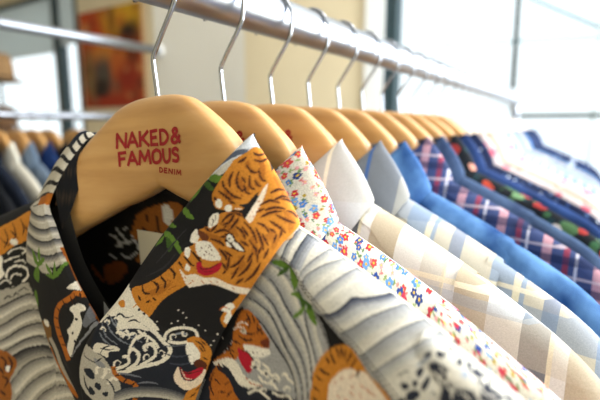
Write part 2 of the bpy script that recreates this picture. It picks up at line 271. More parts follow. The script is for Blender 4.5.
C 23 1397 2804 5 155 5 159 0 141 1 131 7 22 9 -109 4 -183 -11 -198 -14 -135
C 15 1399 2800 4 89 6 123 4 107 0 98 -2 104 -1 75 3 11 4 -66 5 -102 0 -119 -5 -126 -9 -121 -7 -82
C 23 1444 3076 3 210 6 238 5 174 6 127 6 -1 2 -134 -2 -195 -10 -241 -11 -192
C 15 1445 3072 3 123 5 170 4 152 3 122 3 109 2 77 3 -1 0 -77 0 -114 -3 -130 -5 -155 -7 -166 -5 -116
C 23 1474 3049 6 216 11 251 17 184 18 122 6 -23 -12 -165 -14 -193 -15 -228 -12 -184
C 15 1475 3044 5 123 7 172 8 157 10 128 12 111 11 81 2 -12 -8 -94 -10 -123 -10 -126 -9 -151 -9 -162 -7 -114
C 23 1432 3596 -23 10 -15 112 3 48 23 -4 16 -118
C 15 1433 3609 -21 37 -18 85 2 23 21 -33 18 -89
C 23 1467 3589 -21 49 -15 137 4 48 22 -38 13 -151
C 15 1468 3601 -19 76 -17 111 2 23 20 -64 15 -125
C 23 1383 3193 -16 207 -2 254 6 24 17 -202 2 -260
C 15 1385 3199 -13 221 -5 240 3 11 12 -215 6 -246
C 23 1360 3684 -29 -10 -23 96 3 48 29 13 23 -98
C 15 1361 3697 -27 18 -25 68 1 23 28 -16 24 -70
C 23 1499 2623 15 79 19 81 13 78 18 90 12 6 -15 -159 -22 -167 -24 -63 -16 2
C 15 1499 2609 9 35 14 48 13 52 9 60 11 75 12 74 7 5 -12 -91 -12 -108 -13 -89 -14 -52 -15 -25 -9 -9
C 23 1423 3283 -2 164 13 152 6 -7 1 -165 -12 -149
C 15 1425 3282 2 161 8 154 3 -3 -2 -160 -8 -155
C 23 1426 2560 17 109 16 -18 1 -53 -14 -99 -19 9
C 15 1427 2547 17 79 16 11 0 -25 -15 -69 -18 -21
C 23 1274 1810 23 56 24 41 13 49 13 44 4 -40 -9 -115 -20 -115 -28 -13 -22 43
C 15 1274 1800 13 14 19 22 15 30 10 40 10 54 7 27 2 -18 -6 -49 -9 -80 -13 -64 -18 -16 -18 0 -13 13
C 23 1265 2026 25 53 29 22 19 -48 9 -78 -4 -55 -14 -11 -18 11 -25 15 -22 32
C 15 1265 2013 14 16 20 24 18 0 13 -22 10 -31 6 -39 -2 -27 -8 12 -10 7 -13 20 -16 0 -19 3 -14 10
C 23 1280 2226 21 53 25 18 17 -36 8 -61 -3 -54 -13 -26 -16 -1 -22 15 -19 36
C 15 1279 2213 12 16 18 24 16 0 11 -14 9 -26 5 -27 -1 -27 -7 0 -10 0 -11 5 -14 4 -17 8 -11 9
C 23 1308 2308 0 131 1 147 -3 147 -1 133 6 29 12 -96 9 -168 -7 -191 -10 -136
C 15 1310 2307 1 79 3 109 1 99 -2 99 -4 106 -3 73 4 15 5 -61 7 -93 4 -115 -3 -119 -5 -113 -5 -80
C 23 1343 1871 7 235 19 200 6 -13 -6 -227 -19 -209
C 15 1345 1868 10 225 16 207 3 -7 -10 -214 -16 -213
C 23 1354 2419 -3 207 -3 241 -8 221 -6 184 7 34 15 -145 14 -228 -1 -280 -8 -226
C 15 1356 2426 0 121 -1 175 -1 162 -6 147 -7 146 -5 103 3 15 8 -89 10 -136 7 -151 1 -180 -3 -180 -3 -133
C 23 1316 2960 -6 189 -8 214 -15 176 -14 148 5 40 22 -92 22 -178 5 -263 -4 -220
C 15 1318 2964 -3 117 -3 163 -5 143 -10 119 -13 111 -9 80 2 19 12 -61 16 -96 12 -127 5 -161 0 -175 -1 -123
C 23 1379 2879 -14 187 -14 221 -12 180 -7 145 5 36 17 -93 17 -171 11 -251 3 -227
C 15 1380 2885 -6 116 -9 164 -8 147 -9 120 -9 111 -6 78 3 17 8 -61 12 -97 10 -121 8 -157 6 -176 4 -130
C 23 1208 1826 20 123 20 120 12 120 11 116 6 -8 -2 -145 -14 -192 -28 -131 -23 -54
C 15 1209 1813 12 67 17 82 14 78 8 86 7 103 6 77 3 -7 -3 -73 -5 -120 -10 -120 -16 -89 -19 -67 -14 -42
C 23 1173 1828 9 174 11 184 7 135 6 118 7 14 4 -107 -3 -183 -17 -203 -19 -147
C 15 1174 1826 7 97 10 138 8 125 4 90 3 97 2 67 3 6 1 -64 1 -97 -4 -112 -10 -136 -13 -131 -9 -93
C 23 1243 1669 -24 -75 -21 59 2 54 25 79 20 -53
C 15 1244 1684 -24 -40 -21 20 1 29 23 41 22 -14
C 23 1258 3159 -25 -40 -28 -33 -23 -54 -19 -38 -2 43 17 109 27 98 32 3 23 -41
C 15 1259 3169 -15 -11 -21 -12 -18 -19 -16 -39 -16 -49 -11 -34 -1 21 11 54 15 71 18 52 20 14 21 -10 14 -14
C 23 1272 3440 -23 -1 -28 5 -30 -26 -27 -15 0 47 27 89 35 64 30 -40 19 -74
C 15 1272 3453 -13 10 -18 17 -19 6 -20 -20 -22 -31 -16 -20 0 23 16 42 23 53 22 29 20 -13 17 -39 12 -34
C 23 1288 3746 -25 -5 -31 -1 -35 -32 -29 -20 0 46 30 92 38 70 33 -33 22 -68
C 15 1289 3759 -15 8 -20 12 -21 2 -23 -24 -25 -35 -17 -22 0 22 17 44 25 56 25 33 22 -8 20 -34 13 -31
C 23 1199 2717 -23 62 -25 78 -22 40 -17 40 2 50 21 39 28 -10 25 -119 16 -134
C 15 1200 2729 -12 47 -18 69 -16 54 -15 24 -16 14 -10 13 0 24 12 11 17 8 18 -19 17 -64 15 -90 11 -69
C 23 1198 3230 -38 -39 -33 75 2 49 39 37 33 -72
C 15 1199 3243 -37 -10 -35 46 1 23 38 8 34 -43
C 23 1184 1352 -2 168 14 160 7 0 2 -159 -14 -167
C 15 1186 1360 2 160 10 160 3 0 -2 -161 -10 -159
C 23 1176 2301 -2 142 0 143 -3 87 -3 87 6 40 13 -34 10 -111 -5 -192 -9 -157
C 15 1178 2306 0 84 2 119 0 95 -3 62 -4 59 -3 48 3 17 6 -26 7 -45 5 -82 -1 -115 -5 -127 -4 -89
C 23 1190 2506 -1 181 15 185 7 1 0 -183 -14 -188
C 15 1192 2502 3 186 11 184 3 1 -3 -180 -11 -191
C 23 1332 2479 -11 187 4 227 7 15 11 -183 -4 -229
C 15 1333 2482 -6 198 0 214 3 12 7 -197 0 -216
C 23 1283 2759 -1 187 13 177 7 0 1 -183 -14 -181
C 15 1284 2759 3 182 10 182 3 0 -3 -183 -10 -184
C 23 1243 3429 29 38 24 -75 -2 -50 -29 -36 -24 73
C 15 1243 3416 28 10 25 -47 -2 -24 -27 -7 -25 44
C 23 1220 2106 8 129 17 58 4 -36 -8 -124 -16 -62
C 15 1222 2096 10 111 14 75 2 -16 -10 -107 -14 -79
C 23 1300 2000 -13 -120 -17 -15 -2 48 13 126 17 14
C 15 1299 2013 -14 -93 -16 -40 0 26 13 88 16 41
C 23 1127 3524 24 103 26 2 0 -46 -24 -105 -26 1
C 15 1127 3512 25 76 25 29 0 -22 -25 -78 -25 -27
C 23 1341 3442 -26 -3 -19 101 3 48 26 7 19 -104
C 15 1342 3455 -24 24 -21 73 1 24 25 -22 21 -75
C 23 1146 2693 -12 120 3 167 7 23 12 -116 -3 -170
C 15 1148 2699 -8 132 -1 155 3 13 9 -131 0 -158
C 24 785 600 -9 66 -12 80 -6 107 6 120 12 93 9 54 3 -14 -6 -78 -7 -82 -3 -66 3 -67 8 -107 5 -79
C 24 836 859 3 114 4 133 0 94 -6 31 -13 31 -9 31 2 27 11 3 15 -3 12 -67 -1 -133 -8 -147 -6 -107
C 24 887 1066 -2 94 -2 120 -3 93 -5 42 -8 38 -6 30 2 30 8 7 11 -25 9 -61 3 -114 -2 -146 -2 -94
C 24 943 1200 -1 80 0 120 -2 80 -4 41 -7 41 -6 32 2 32 8 -8 10 -19 8 -53 1 -120 -3 -133 -3 -93
C 24 992 1360 -6 131 1 162 4 13 6 -133 -1 -160
C 24 1028 1376 -2 105 -1 148 0 131 2 95 5 69 3 43 4 -3 -1 -44 -1 -63 -1 -79 -1 -125 -2 -147 -2 -120
C 24 1068 1481 0 119 0 160 1 129 0 89 1 74 0 54 4 10 3 -37 3 -66 1 -93 -2 -147 -4 -160 -4 -120
C 24 724 706 -9 94 1 120 5 14 8 -92 -1 -122
C 24 732 1160 11 80 15 26 1 -26 -11 -80 -15 -27
C 24 777 1257 -2 103 7 106 5 0 2 -99 -7 -101
C 25 841 1160 16 134 18 121 1 -7 -16 -135 -19 -124
C 25 898 1373 5 135 8 133 1 -1 -5 -134 -8 -137
C 25 753 1042 3 211 7 200 1 0 -3 -200 -7 -210
C 25 874 1666 21 95 21 82 1 -3 -21 -106 -22 -81
C 25 1416 1400 3 173 4 175 1 0 -2 -175 -5 -173
C 25 1357 1186 12 21 12 19 0 -22 -12 -31 -12 0
C 25 1390 3558 -16 -50 -18 -32 0 9 17 51 17 31
C 25 1496 3289 5 135 8 132 1 -2 -6 -138 -7 -129
C 25 1160 3301 -8 -109 -9 -103 -1 3 7 109 10 102
C 26 429 0 36 -85 22 18 18 80 16 134 11 200 11 213 10 203 10 224 13 258 19 308 25 340 25 331 26 319 25 313 13 290 0 270 -12 246 -24 190 -36 121 -44 70 -45 41 -48 59 -54 30 -55 -106 -47 -315 -43 -456 -44 -491 -60 -539 -68 -647 -45 -606 5 -307 40 -79 59 -54 82 -133 91 -226
C 27 520 360 -7 93 -10 121 -7 148 -3 165 -1 181 2 185 7 205 10 206 7 143 2 -2 -6 -145 -7 -207 -6 -201 -1 -177 1 -176 2 -158 6 -141 7 -133 6 -94
C 27 484 162 -8 105 -13 146 -9 156 -4 167 -1 179 2 182 7 204 10 205 6 142 3 -3 -6 -143 -7 -206 -5 -200 -2 -175 1 -172 3 -159 8 -150 10 -158 7 -108
C 27 449 186 -9 94 -14 133 -10 162 1 200 6 212 4 147 3 1 -2 -147 -3 -208 0 -180 8 -154 11 -139 8 -107
C 27 527 760 -6 99 -8 148 -4 156 2 162 7 158 6 109 2 -2 -3 -110 -4 -158 -2 -149 3 -145 6 -153 4 -110
C 27 409 273 -5 80 -7 118 -3 127 1 138 3 139 4 96 2 2 0 -97 -2 -135 0 -129 3 -120 4 -119 2 -91
C 27 512 187 -7 84 -10 129 -6 160 -2 186 2 202 1 142 3 2 1 -140 1 -200 2 -179 5 -146 7 -134 5 -99
C 28 714 -65 7 92 -3 120 -5 133 -6 121 -10 132 -8 133 -6 107 -5 120 -3 120 -1 136 1 150 0 144 -2 136 -2 130 -4 117 -5 112 -7 101 -8 40 -12 -53 -14 -109 -10 -109 -3 -88 0 -91 -5 -88 -15 -81 -19 -74 -15 -89 -8 -111 -6 -122 -8 -111 -15 -89 -16 -76 -8 -64 6 -43 14 -34 8 -58 -5 -109 -11 -144 -13 -106 -15 -40 -17 -3 -13 -27 -9 -57 -4 -68 6 -48 21 -25 31 -15 30 -14 28 -4 29 9 33 9 40 -14 38 -19
C 8 582 200 13 13 20 54 12 66 -3 67 -10 67 -11 40 -9 -14 -9 -40 -6 -53 -2 -80 0 -80
C 26 491 120 5 93 6 120 10 107 13 44 14 23 8 26 3 58 1 105 5 109 14 88 19 80 15 46 1 -18 -14 -55 -17 -80 -11 -80 -3 -90 0 -106 -6 -107 -14 -43 -14 -13 -10 -27 -9 -89 -8 -111 -6 -80
C 26 551 960 8 41 12 58 9 56 6 74 6 94 5 70 4 -1 -1 -70 -2 -103 -8 -99 -14 -75 -14 -44 -10 -24
C 8 641 813 14 27 19 26 14 41 6 54 4 72 3 73 -1 54 -3 53 -3 40 3 13 5 -39 5 -51 3 -66 -2 -70 -5 -94 -11 -79 -17 -41 -19 -23 -15 -3
C 26 673 1106 -12 0 -9 -53 3 -53 12 0 9 53
C 26 678 1360 -12 0 -8 -54 3 -53 12 0 8 53
C 28 480 829 10 53 14 78 14 89 14 107 15 124 14 121 11 129 9 136 7 94 27 -30 -8 -98 -12 -143 -14 -150 -16 -139 -18 -134 -16 -120 -16 -100 -15 -82 -9 -54
C 28 597 1749 1 69 2 95 -1 102 -4 115 -7 129 -5 124 -1 114 0 90 -3 47 -8 29 -14 18 -14 -1 -15 -22 -17 -43 -16 -58 -16 -80 -17 -102 -18 -104 -17 -98 -18 -97 -20 -103 -23 -108 -24 -111 -18 -111 -13 -133 -9 -150 -6 -111 -22 7 6 115 11 166 15 167 22 138 25 119 23 105 19 98 18 96 17 96 18 103 18 106 19 92 19 70 20 53 20 29 20 3 21 -25 18 -59 8 -97 0 -104 0 -99 6 -113 7 -129 5 -127 1 -119 -2 -100 -1 -74
C 28 471 809 0 53 0 78 3 81 8 63 8 39 5 23 7 -93 -5 -22 -6 -28 -3 -23 -2 -42 0 -67 0 -51
C 28 507 1047 -3 66 -2 94 0 96 10 70 10 27 7 15 3 -90 -7 -15 -8 -19 -2 -11 0 -49 3 -85 2 -65
C 28 551 1413 -3 46 -3 72 1 80 7 66 10 41 6 28 7 -76 -6 -24 -8 -31 -3 -19 1 -37 2 -61 3 -45
C 28 410 2155 11 36 15 53 16 49 15 49 16 50 16 27 16 -8 13 -37 11 -58 6 -84 1 -99 -3 -99 -11 -84 -13 -64 -15 -28 -11 52 -5 73 -3 49 15 49 3 -48 4 -57 1 -16 5 15 9 44 6 46 1 55 -1 74 -3 56 -7 37 -10 27 -10 7 -11 -20 -15 -44 -15 -48 -15 -49 -15 -51 -10 -36
C 28 347 1849 15 50 23 68 22 49 18 11 16 -12 12 -30 11 -49 7 -68 3 -80 -1 -93 -6 -95 -10 -78 -14 -2 -11 36 -7 25 10 91 7 -25 8 -28 1 -8 2 26 4 70 2 60 -3 47 -5 47 -7 35 -9 22 -12 10 -14 -8 -19 -42 -21 -64 -16 -50
C 28 294 1416 14 76 19 104 18 85 15 59 15 44 15 17 14 -33 10 -61 5 -79 -5 -85 -9 -63 -7 -40 -11 66 6 38 7 46 2 21 -2 30 -7 42 -7 18 -8 -10 -11 -35 -14 -52 -17 -80 -18 -99 -13 -74
C 28 460 1593 12 -14 17 -17 14 -2 12 14 12 30 9 41 8 56 7 72 4 75 3 81 0 87 -2 83 -5 86 -6 86 -5 59 14 49 5 -60 7 -90 5 -96 2 -96 0 -100 -3 -98 -6 -95 -9 -90 -11 -76 -12 -56 -15 -37 -15 -19 -16 4 -18 20 -12 14
C 28 540 1576 -14 -6 -13 -5 1 71 13 6 14 6
C 28 555 1829 -12 31 -13 32 6 65 12 -31 13 -30
C 28 561 2083 -14 29 -12 29 5 65 13 -29 13 -28
C 28 620 2449 10 -24 13 -30 13 -8 17 19 20 40 19 62 19 99 20 127 15 122 12 111 7 104 3 78 -4 62 -7 48 -8 13 -11 -24 -18 -64 -19 -84 -20 -103 -22 -121 -19 -112 -12 -99 -9 -95 -6 -68 -22 17 6 69 9 102 14 113 21 121 24 128 23 110 22 92 21 77 22 42 18 -25 11 -71 5 -95 -3 -111 -9 -124 -13 -126 -17 -135 -21 -138 -22 -114 -22 -79 -24 -49 -23 -25 -22 13 -16 37 -9 26
C 29 672 2561 15 57 20 77 16 76 10 88 10 102 7 73 4 -2 -4 -76 -6 -111 -12 -108 -18 -87 -22 -65 -18 -41
C 28 622 2361 -1 -71 -1 -100 1 -93 4 -84 5 -84 4 -59 -14 -35 -5 60 -5 86 -5 93 0 102 1 103 0 71
C 28 360 446 12 101 11 143 9 140 12 126 10 121 6 96 0 67 -5 39 -8 -2 -11 -79 -15 -121 -14 -82 -11 12 -10 53 -8 11 -4 -68 -2 -110 -2 -112 -8 -115 -8 -119 -2 -80 12 -40 19 -14
C 26 350 641 4 80 7 113 8 103 11 80 12 65 9 42 1 -9 -7 -51 -11 -71 -9 -77 -9 -94 -8 -108 -6 -74
C 30 298 58 11 93 2 152 1 164 6 153 5 165 1 160 -6 155 -9 149 -9 134 -8 120 -7 106 -10 93 -14 87 -17 72 -18 35 -18 -7 -20 -44 -21 -87 -22 -145 -24 -200 -19 -213 -12 -174 -6 -146 -2 -160 0 -187 5 -186 14 -134 26 -40 34 -40 35 -26 37 -40 38 -26
C 28 232 973 6 -29 9 -33 7 -5 7 28 11 57 4 40 -1 40 -5 57 -6 32 -11 -7 -15 -33 -12 -27 0 101 12 32 18 33 17 7 12 -53 7 -82 1 -98 -10 -98 -15 -82 -17 -59 -15 7 -11 39 -7 26
C 28 222 1468 12 15 16 19 9 19 2 25 1 63 1 51 17 20 -1 -54 -2 -84 -10 -94 -18 -47 -18 -23 -12 -16
C 26 190 366 10 34 12 80 8 71 3 84 -1 98 -4 67 -8 41 -11 23 -10 -11 -7 -66 -6 -94 -2 -93 2 -93 6 -94
C 26 183 954 5 65 2 88 -1 66 -8 27 -11 0 -9 -27 -5 -67 -2 -93 1 -67 8 -22 11 5
C 26 138 721 2 92 -4 93 -6 67 -9 -13 -11 -67 -8 -67 -3 -80 1 -66 4 -53 11 13 14 40
C 26 155 1263 10 57 12 98 6 67 -8 11 -14 -16 -10 -39 -2 -65 1 -80
C 26 263 70 -4 56 -6 87 -2 94 3 113 6 127 5 119 6 122 5 124 4 88 2 -1 -3 -85 -4 -123 -4 -126 -6 -118 -5 -120 -4 -107 2 -95 4 -86 3 -59
C 31 286 608 6 73 5 138 2 124 -2 100 -5 87 -5 31 -8 -63 -9 -122 -5 -117 4 -108 9 -104
C 32 312 1292 -9 43 -13 64 -10 86 -4 107 -1 114 2 113 4 108 6 94 3 78 1 82 -2 75 -3 42 -10 19 -17 4 -17 0 -14 1 -12 -3 -8 -4 7 145 8 3 13 3 14 -2 17 0 20 -8 18 -42 10 -91 2 -105 -1 -104 -4 -102 -6 -93 -4 -83 -1 -91 1 -94 2 -73 8 -59 11 -57 8 -43
C 15 303 1373 6 88 12 68 2 -9 -6 -85 -12 -69
C 15 282 1563 9 85 13 59 3 -10 -9 -83 -14 -61
C 15 275 1872 16 57 17 17 0 -17 -15 -54 -17 -20
C 15 289 2152 13 58 15 22 1 -15 -13 -57 -15 -23
C 15 270 2304 5 81 12 67 2 -6 -5 -80 -12 -68
C 15 238 2334 3 83 9 77 3 -2 -3 -82 -9 -79
C 33 299 1554 7 105 11 147 12 142 11 142 11 140 9 97 3 -4 -5 -102 -9 -144 -10 -145 -12 -143 -15 -141 -10 -100
C 33 318 2300 9 74 14 101 13 99 10 104 10 109 7 76 4 -4 -4 -81 -7 -116 -11 -113 -14 -102 -16 -94 -12 -63
C 34 570 2444 13 106 21 149 23 143 25 130 27 122 18 84 2 -8 -15 -92 -24 -129 -24 -132 -24 -139 -24 -142 -15 -99
C 35 207 1695 30 186 29 179 25 181 23 182 21 180 20 179 18 180 15 183 11 186 8 185 5 183 -11 24 -6 -183 -8 -185 -12 -185 -16 -184 -17 -182 -20 -181 -21 -182 -24 -186 -26 -182 -29 -180 -31 -189
C 36 194 1702 31 188 29 181 26 182 23 184 21 182 20 181 18 181 15 184 12 185 8 185 6 183 -12 24 -6 -183 -9 -185 -12 -186 -15 -184 -18 -182 -20 -183 -21 -186 -23 -187 -27 -183 -30 -182 -32 -193
C 37 181 1707 32 192 30 181 26 183 24 187 21 185 20 182 17 183 16 184 12 185 8 185 7 184 -12 23 -7 -183 -9 -186 -12 -185 -16 -185 -18 -184 -19 -185 -22 -188 -23 -190 -28 -184 -30 -184 -33 -197
C 38 168 1710 33 196 30 183 28 184 23 189 21 187 20 185 18 184 15 184 12 186 9 185 7 184 -12 23 -7 -184 -10 -185 -12 -186 -15 -186 -18 -185 -20 -188 -21 -191 -24 -191 -28 -185 -32 -187 -33 -203
C 39 155 1710 33 201 32 186 28 185 24 191 21 190 19 187 18 185 16 185 12 186 9 186 8 184 -12 23 -8 -184 -10 -186 -13 -187 -15 -187 -18 -187 -19 -190 -22 -193 -24 -193 -29 -187 -32 -190 -34 -209
C 8 717 3042 13 18 15 58 14 67 10 70 9 78 5 82 1 85 -2 87 -5 87 -5 94 -9 93 -14 70 -23 32 -31 13 -34 10 -34 13 -33 9 -29 4 -26 -2 -25 -6 -24 -1 -27 24 -29 27 -26 -16 -27 -101 -24 -143 -7 -101 19 -23 35 16 34 26 26 31 25 40 26 24 27 2 30 -15 32 -38 36 -72 36 -96 23 -95 7 -85 -3 -82 -2 -78 4 -84 4 -80
C 13 694 3100 13 26 10 49 6 61 -1 72 -4 82 -7 76 -7 72 -9 65 -13 43 -21 10 -24 -13 -22 -22 -16 -30 -13 -40 -5 -48 7 -59 14 -69 14 -64 9 -53 9 -48 11 -40 16 -37 18 -28
C 40 602 3535 15 15 19 52 14 66 6 87 1 101 -6 73 -17 36 -23 10 -17 -19 -7 -60 -4 -89 0 -84 3 -77 6 -73
C 41 504 3144 12 1 9 13 2 30 -9 50 -17 64 -12 72 -5 82 0 89 4 82 9 69 14 64 17 52 23 38 29 28 22 27 7 33 -5 33 -12 25 -17 16 -22 8 -20 -9 -18 -29 -17 -44 -16 -54 -16 -63 -16 -72 -11 -75 -5 -76 0 -79 2 -79 4 -84 7 -84 10 -66 15 -37 17 -18
C 17 531 3216 -1 52 -6 102 -1 93 8 62 12 55 14 55 15 56 17 55 13 50 5 51 -2 46 -9 23 -18 -9 -22 -32 -20 -46 -17 -64 -16 -77 -11 -73 -3 -63 1 -60 5 -63 11 -85 15 -89
C 15 530 3213 -6 69 -7 97 -2 96 8 82 12 72 13 68 15 73 16 72 12 50 2 -7 -12 -54 -15 -77 -14 -77 -12 -69 -12 -67 -7 -66 1 -86 6 -99 4 -71
C 42 524 3268 -9 57 -13 83 -8 82 1 79 6 71 5 47 1 -2 -3 -49 -4 -68 -1 -65 8 -77 11 -87 8 -65
C 15 745 3300 0 60 1 84 -1 79 -7 79 -9 85 -7 61 3 11 10 -50 13 -76 8 -86 0 -92 -4 -91 -4 -63
C 15 771 3438 -9 127 -3 142 4 7 10 -125 2 -144
C 15 677 3728 -3 88 7 92 4 2 3 -87 -7 -93
C 15 729 3496 -11 88 -5 106 3 9 12 -87 5 -108
C 15 467 3922 16 61 19 33 1 -13 -17 -60 -18 -33
C 15 413 3835 19 72 21 46 1 -11 -18 -73 -22 -46
C 28 834 2388 -5 -1 -4 -28 2 -26 5 -2 3 29
C 28 837 2569 -5 -2 -3 -29 1 -27 5 1 4 29
C 28 782 2536 -6 -3 -4 -29 2 -25 6 1 3 29
C 28 828 2747 -5 -2 -4 -29 2 -27 5 4 4 27
C 28 788 2791 -6 -3 -3 -29 2 -26 5 3 4 29
C 28 693 1882 -7 0 -4 -29 2 -27 7 0 4 28
C 28 746 2373 -5 -4 -4 -29 2 -27 5 2 4 29
C 28 871 3910 -5 -2 -4 -27 2 -23 6 2 3 26
C 28 882 4082 -6 -3 -3 -26 2 -23 5 2 4 26
C 28 821 3887 -6 -4 -4 -27 2 -23 6 4 4 27
C 28 787 3846 -6 -4 -4 -27 3 -23 6 4 4 27
C 28 842 3500 -5 -2 -4 -28 2 -24 5 2 4 27
C 28 841 3245 -5 -2 -4 -28 2 -25 5 2 4 28
C 28 465 894 5 -1 6 4 3 15 3 23 2 27 1 30 -1 24 -1 20 -3 17 -3 6 -2 -4 -3 -10 -2 -15 -2 -14 -1 5 1 19 2 21 4 18 4 11 5 -5 4 -17 3 -28 2 -38 0 -42 -3 -53 -4 -44 -7 -33 -8 -13 -6 -4
C 28 475 1180 5 -7 6 -8 4 12 4 21 2 24 1 26 0 26 -1 23 -2 16 -2 9 -3 2 -3 -5 -2 -12 -2 -13 -1 7 1 17 3 19 4 12 4 4 5 -9 3 -21 3 -30 0 -43 -1 -45 -3 -44 -6 -38 -8 -27 -8 -1 -6 7
C 28 508 1359 5 -9 5 -4 3 9 4 17 2 23 2 23 -1 22 -1 21 -1 14 -3 9 -2 2 -3 -4 -2 -11 -2 -11 -1 6 1 16 3 18 3 11 5 4 4 -8 4 -19 2 -30 1 -38 -2 -43 -3 -41 -5 -35 -8 -25 -7 -1 -6 6
C 28 532 1676 4 -9 5 -5 4 8 4 13 2 18 2 22 0 21 -1 19 -1 15 -3 9 -2 4 -3 -2 -2 -10 -2 -11 -1 8 1 14 3 17 4 9 4 1 5 -9 3 -19 2 -30 1 -36 -2 -40 -4 -40 -7 -31 -7 -19 -8 1 -5 6
C 28 514 2069 6 -24 6 -20 6 2 6 13 5 23 4 29 2 32 0 33 -2 25 -3 20 -3 9 -4 2 -4 -9 -3 -12 -1 9 3 16 5 16 5 3 5 -8 5 -22 3 -34 1 -45 -2 -48 -5 -49 -7 -39 -9 -25 -10 -6 -9 21 -7 22
C 28 423 1692 4 -30 6 -27 6 -6 6 5 5 18 4 25 3 30 1 31 0 28 -2 23 -3 15 -4 7 -3 -4 -4 -7 0 10 3 12 5 9 5 -4 4 -16 3 -29 2 -38 -1 -45 -3 -45 -5 -42 -8 -31 -9 -14 -10 6 -8 30 -6 30
C 28 329 1425 4 -26 5 -23 5 -4 6 6 5 16 4 23 2 26 1 29 0 24 -2 20 -3 12 -3 5 -4 -4 -3 -6 -1 10 4 11 4 9 5 -2 5 -13 3 -25 1 -34 0 -41 -3 -44 -6 -39 -7 -30 -9 -14 -9 1 -8 27 -6 25
C 28 520 2628 6 11 9 7 8 -14 6 -28 3 -37 0 -40 -1 -38 -4 -34 -5 -24 -5 -13 -5 -1 -4 8 -2 15 -2 14 2 8 1 -10 3 -9 3 -1 3 4 4 12 2 16 2 22 0 25 -1 24 -1 20 -4 13 -5 5 -6 -10 -5 -13
C 28 455 2171 3 -28 3 -27 4 -10 4 -2 4 7 4 15 3 20 1 22 1 20 -1 20 -2 15 -2 10 -3 0 -3 -4 0 10 3 8 4 5 4 -9 3 -18 2 -25 0 -33 -1 -36 -4 -35 -6 -29 -6 -18 -8 -2 -7 14 -6 34 -4 29
C 28 261 1191 6 -7 6 -2 4 12 5 20 3 26 3 28 0 23 0 20 -2 16 -3 10 -3 1 -3 -4 -3 -13 -3 -13 -1 6 2 18 4 19 4 13 5 3 5 -7 4 -22 2 -30 0 -38 -3 -44 -5 -46 -7 -38 -9 -27 -10 -6 -7 2
C 28 505 347 4 -13 5 -1 3 14 2 13 2 17 1 26 0 24 0 19 -2 21 -2 2 -3 2 -2 -4 -2 -13 -2 -13 -1 12 1 12 3 20 3 14 4 8 4 -11 4 -16 2 -37 0 -39 -1 -43 -2 -41 -5 -40 -7 -26 -7 -1 -5 1
C 28 464 320 4 -9 3 -3 3 9 3 16 1 15 1 19 0 20 -1 15 -1 13 -2 12 -2 -2 -2 2 -2 -16 -1 -11 -1 4 1 23 2 14 3 12 3 3 4 -3 3 -21 2 -19 1 -42 -1 -39 -2 -39 -5 -35 -6 -18 -6 -11 -4 2
C 28 424 360 4 -11 3 -2 3 5 3 14 2 18 1 18 0 16 -1 16 -1 13 -2 9 -2 3 -2 -1 -1 -9 -2 -10 -1 6 1 14 2 21 3 7 4 1 3 -8 3 -13 2 -31 1 -34 -2 -39 -3 -37 -4 -32 -6 -22 -7 -3 -5 4
C 28 527 773 3 -11 4 -8 3 4 3 15 2 13 1 15 1 17 -1 22 -1 13 -1 11 -2 4 -3 -2 -1 -7 -2 -9 -1 8 1 13 2 22 4 3 4 0 3 -13 3 -22 1 -21 1 -40 -2 -40 -4 -39 -5 -27 -7 -14 -6 3 -5 10
C 28 654 2627 2 -32 3 -31 5 -13 6 -7 6 5 6 13 5 19 3 21 2 23 0 22 -2 16 -2 11 -5 3 -4 0 0 11 5 5 6 1 5 -12 3 -20 1 -31 -1 -36 -4 -37 -7 -32 -9 -26 -10 -14 -11 5 -10 22 -6 40 -4 34
C 28 746 2777 -7 1 -9 9 -6 27 -3 35 0 41 2 38 4 31 6 24 6 16 6 6 4 -6 3 -14 2 -19 0 -15 -2 -6 -1 12 -2 12 -3 6 -3 1 -3 -8 -4 -13 -2 -16 -2 -19 -1 -23 1 -20 2 -16 3 -10 6 -1 6 3
C 26 326 757 11 10 15 10 13 15 11 38 11 51 8 36 1 -13 -6 -49 -11 -67 -12 -51 -16 -13 -15 9 -10 6
C 26 322 1050 13 29 18 35 16 34 11 42 11 48 8 33 2 -12 -7 -46 -10 -63 -13 -53 -17 -32 -18 -20 -14 -12
C 26 275 743 20 94 21 51 1 -16 -20 -86 -21 -58
C 26 160 400 -13 13 -18 40 -14 40 -7 107 -2 133 -1 93 4 14 4 -67 5 -107 7 -93 12 -53 15 -53 10 -40
C 26 239 1278 -4 76 -7 107 -6 90 -10 63 -10 53 -7 39 2 16 9 -23 13 -41 11 -65 7 -100 3 -119 2 -86
C 43 541 2583 3 109 7 156 12 156 23 146 31 135 25 92 3 -11 -21 -104 -29 -144 -21 -138 -13 -142 -10 -150 -7 -107
C 43 510 2851 6 103 10 144 13 133 17 107 20 88 15 58 3 -13 -13 -69 -17 -97 -16 -101 -13 -123 -12 -137 -10 -98
R 44 1821 1082 492 -687 355 -232 406 228 678 336 185 302 -2613 1542 187 -762
R 45 2396 450 143 3 128 24 107 51 68 89 37 113 48 99 58 86 48 91 41 96 24 106 18 109 18 -13 -20 -108 -27 -106 -40 -96 -49 -92 -58 -88 -47 -101 -38 -113 -69 -92 -106 -53 -129 -26 -142 -8
R 46 2406 429 142 7 128 25 107 52 68 91 39 114 47 100 57 87 49 92 41 96 26 106 20 108 18 -13 -23 -107 -27 -106 -42 -96 -49 -93 -57 -89 -47 -103 -40 -113 -67 -94 -108 -54 -129 -27 -141 -11
R 47 2415 408 142 10 128 27 107 53 68 93 40 114 46 102 58 89 49 92 41 97 27 105 22 108 18 -13 -24 -107 -29 -105 -42 -97 -49 -94 -58 -90 -45 -104 -42 -114 -67 -96 -108 -54 -129 -29 -142 -14
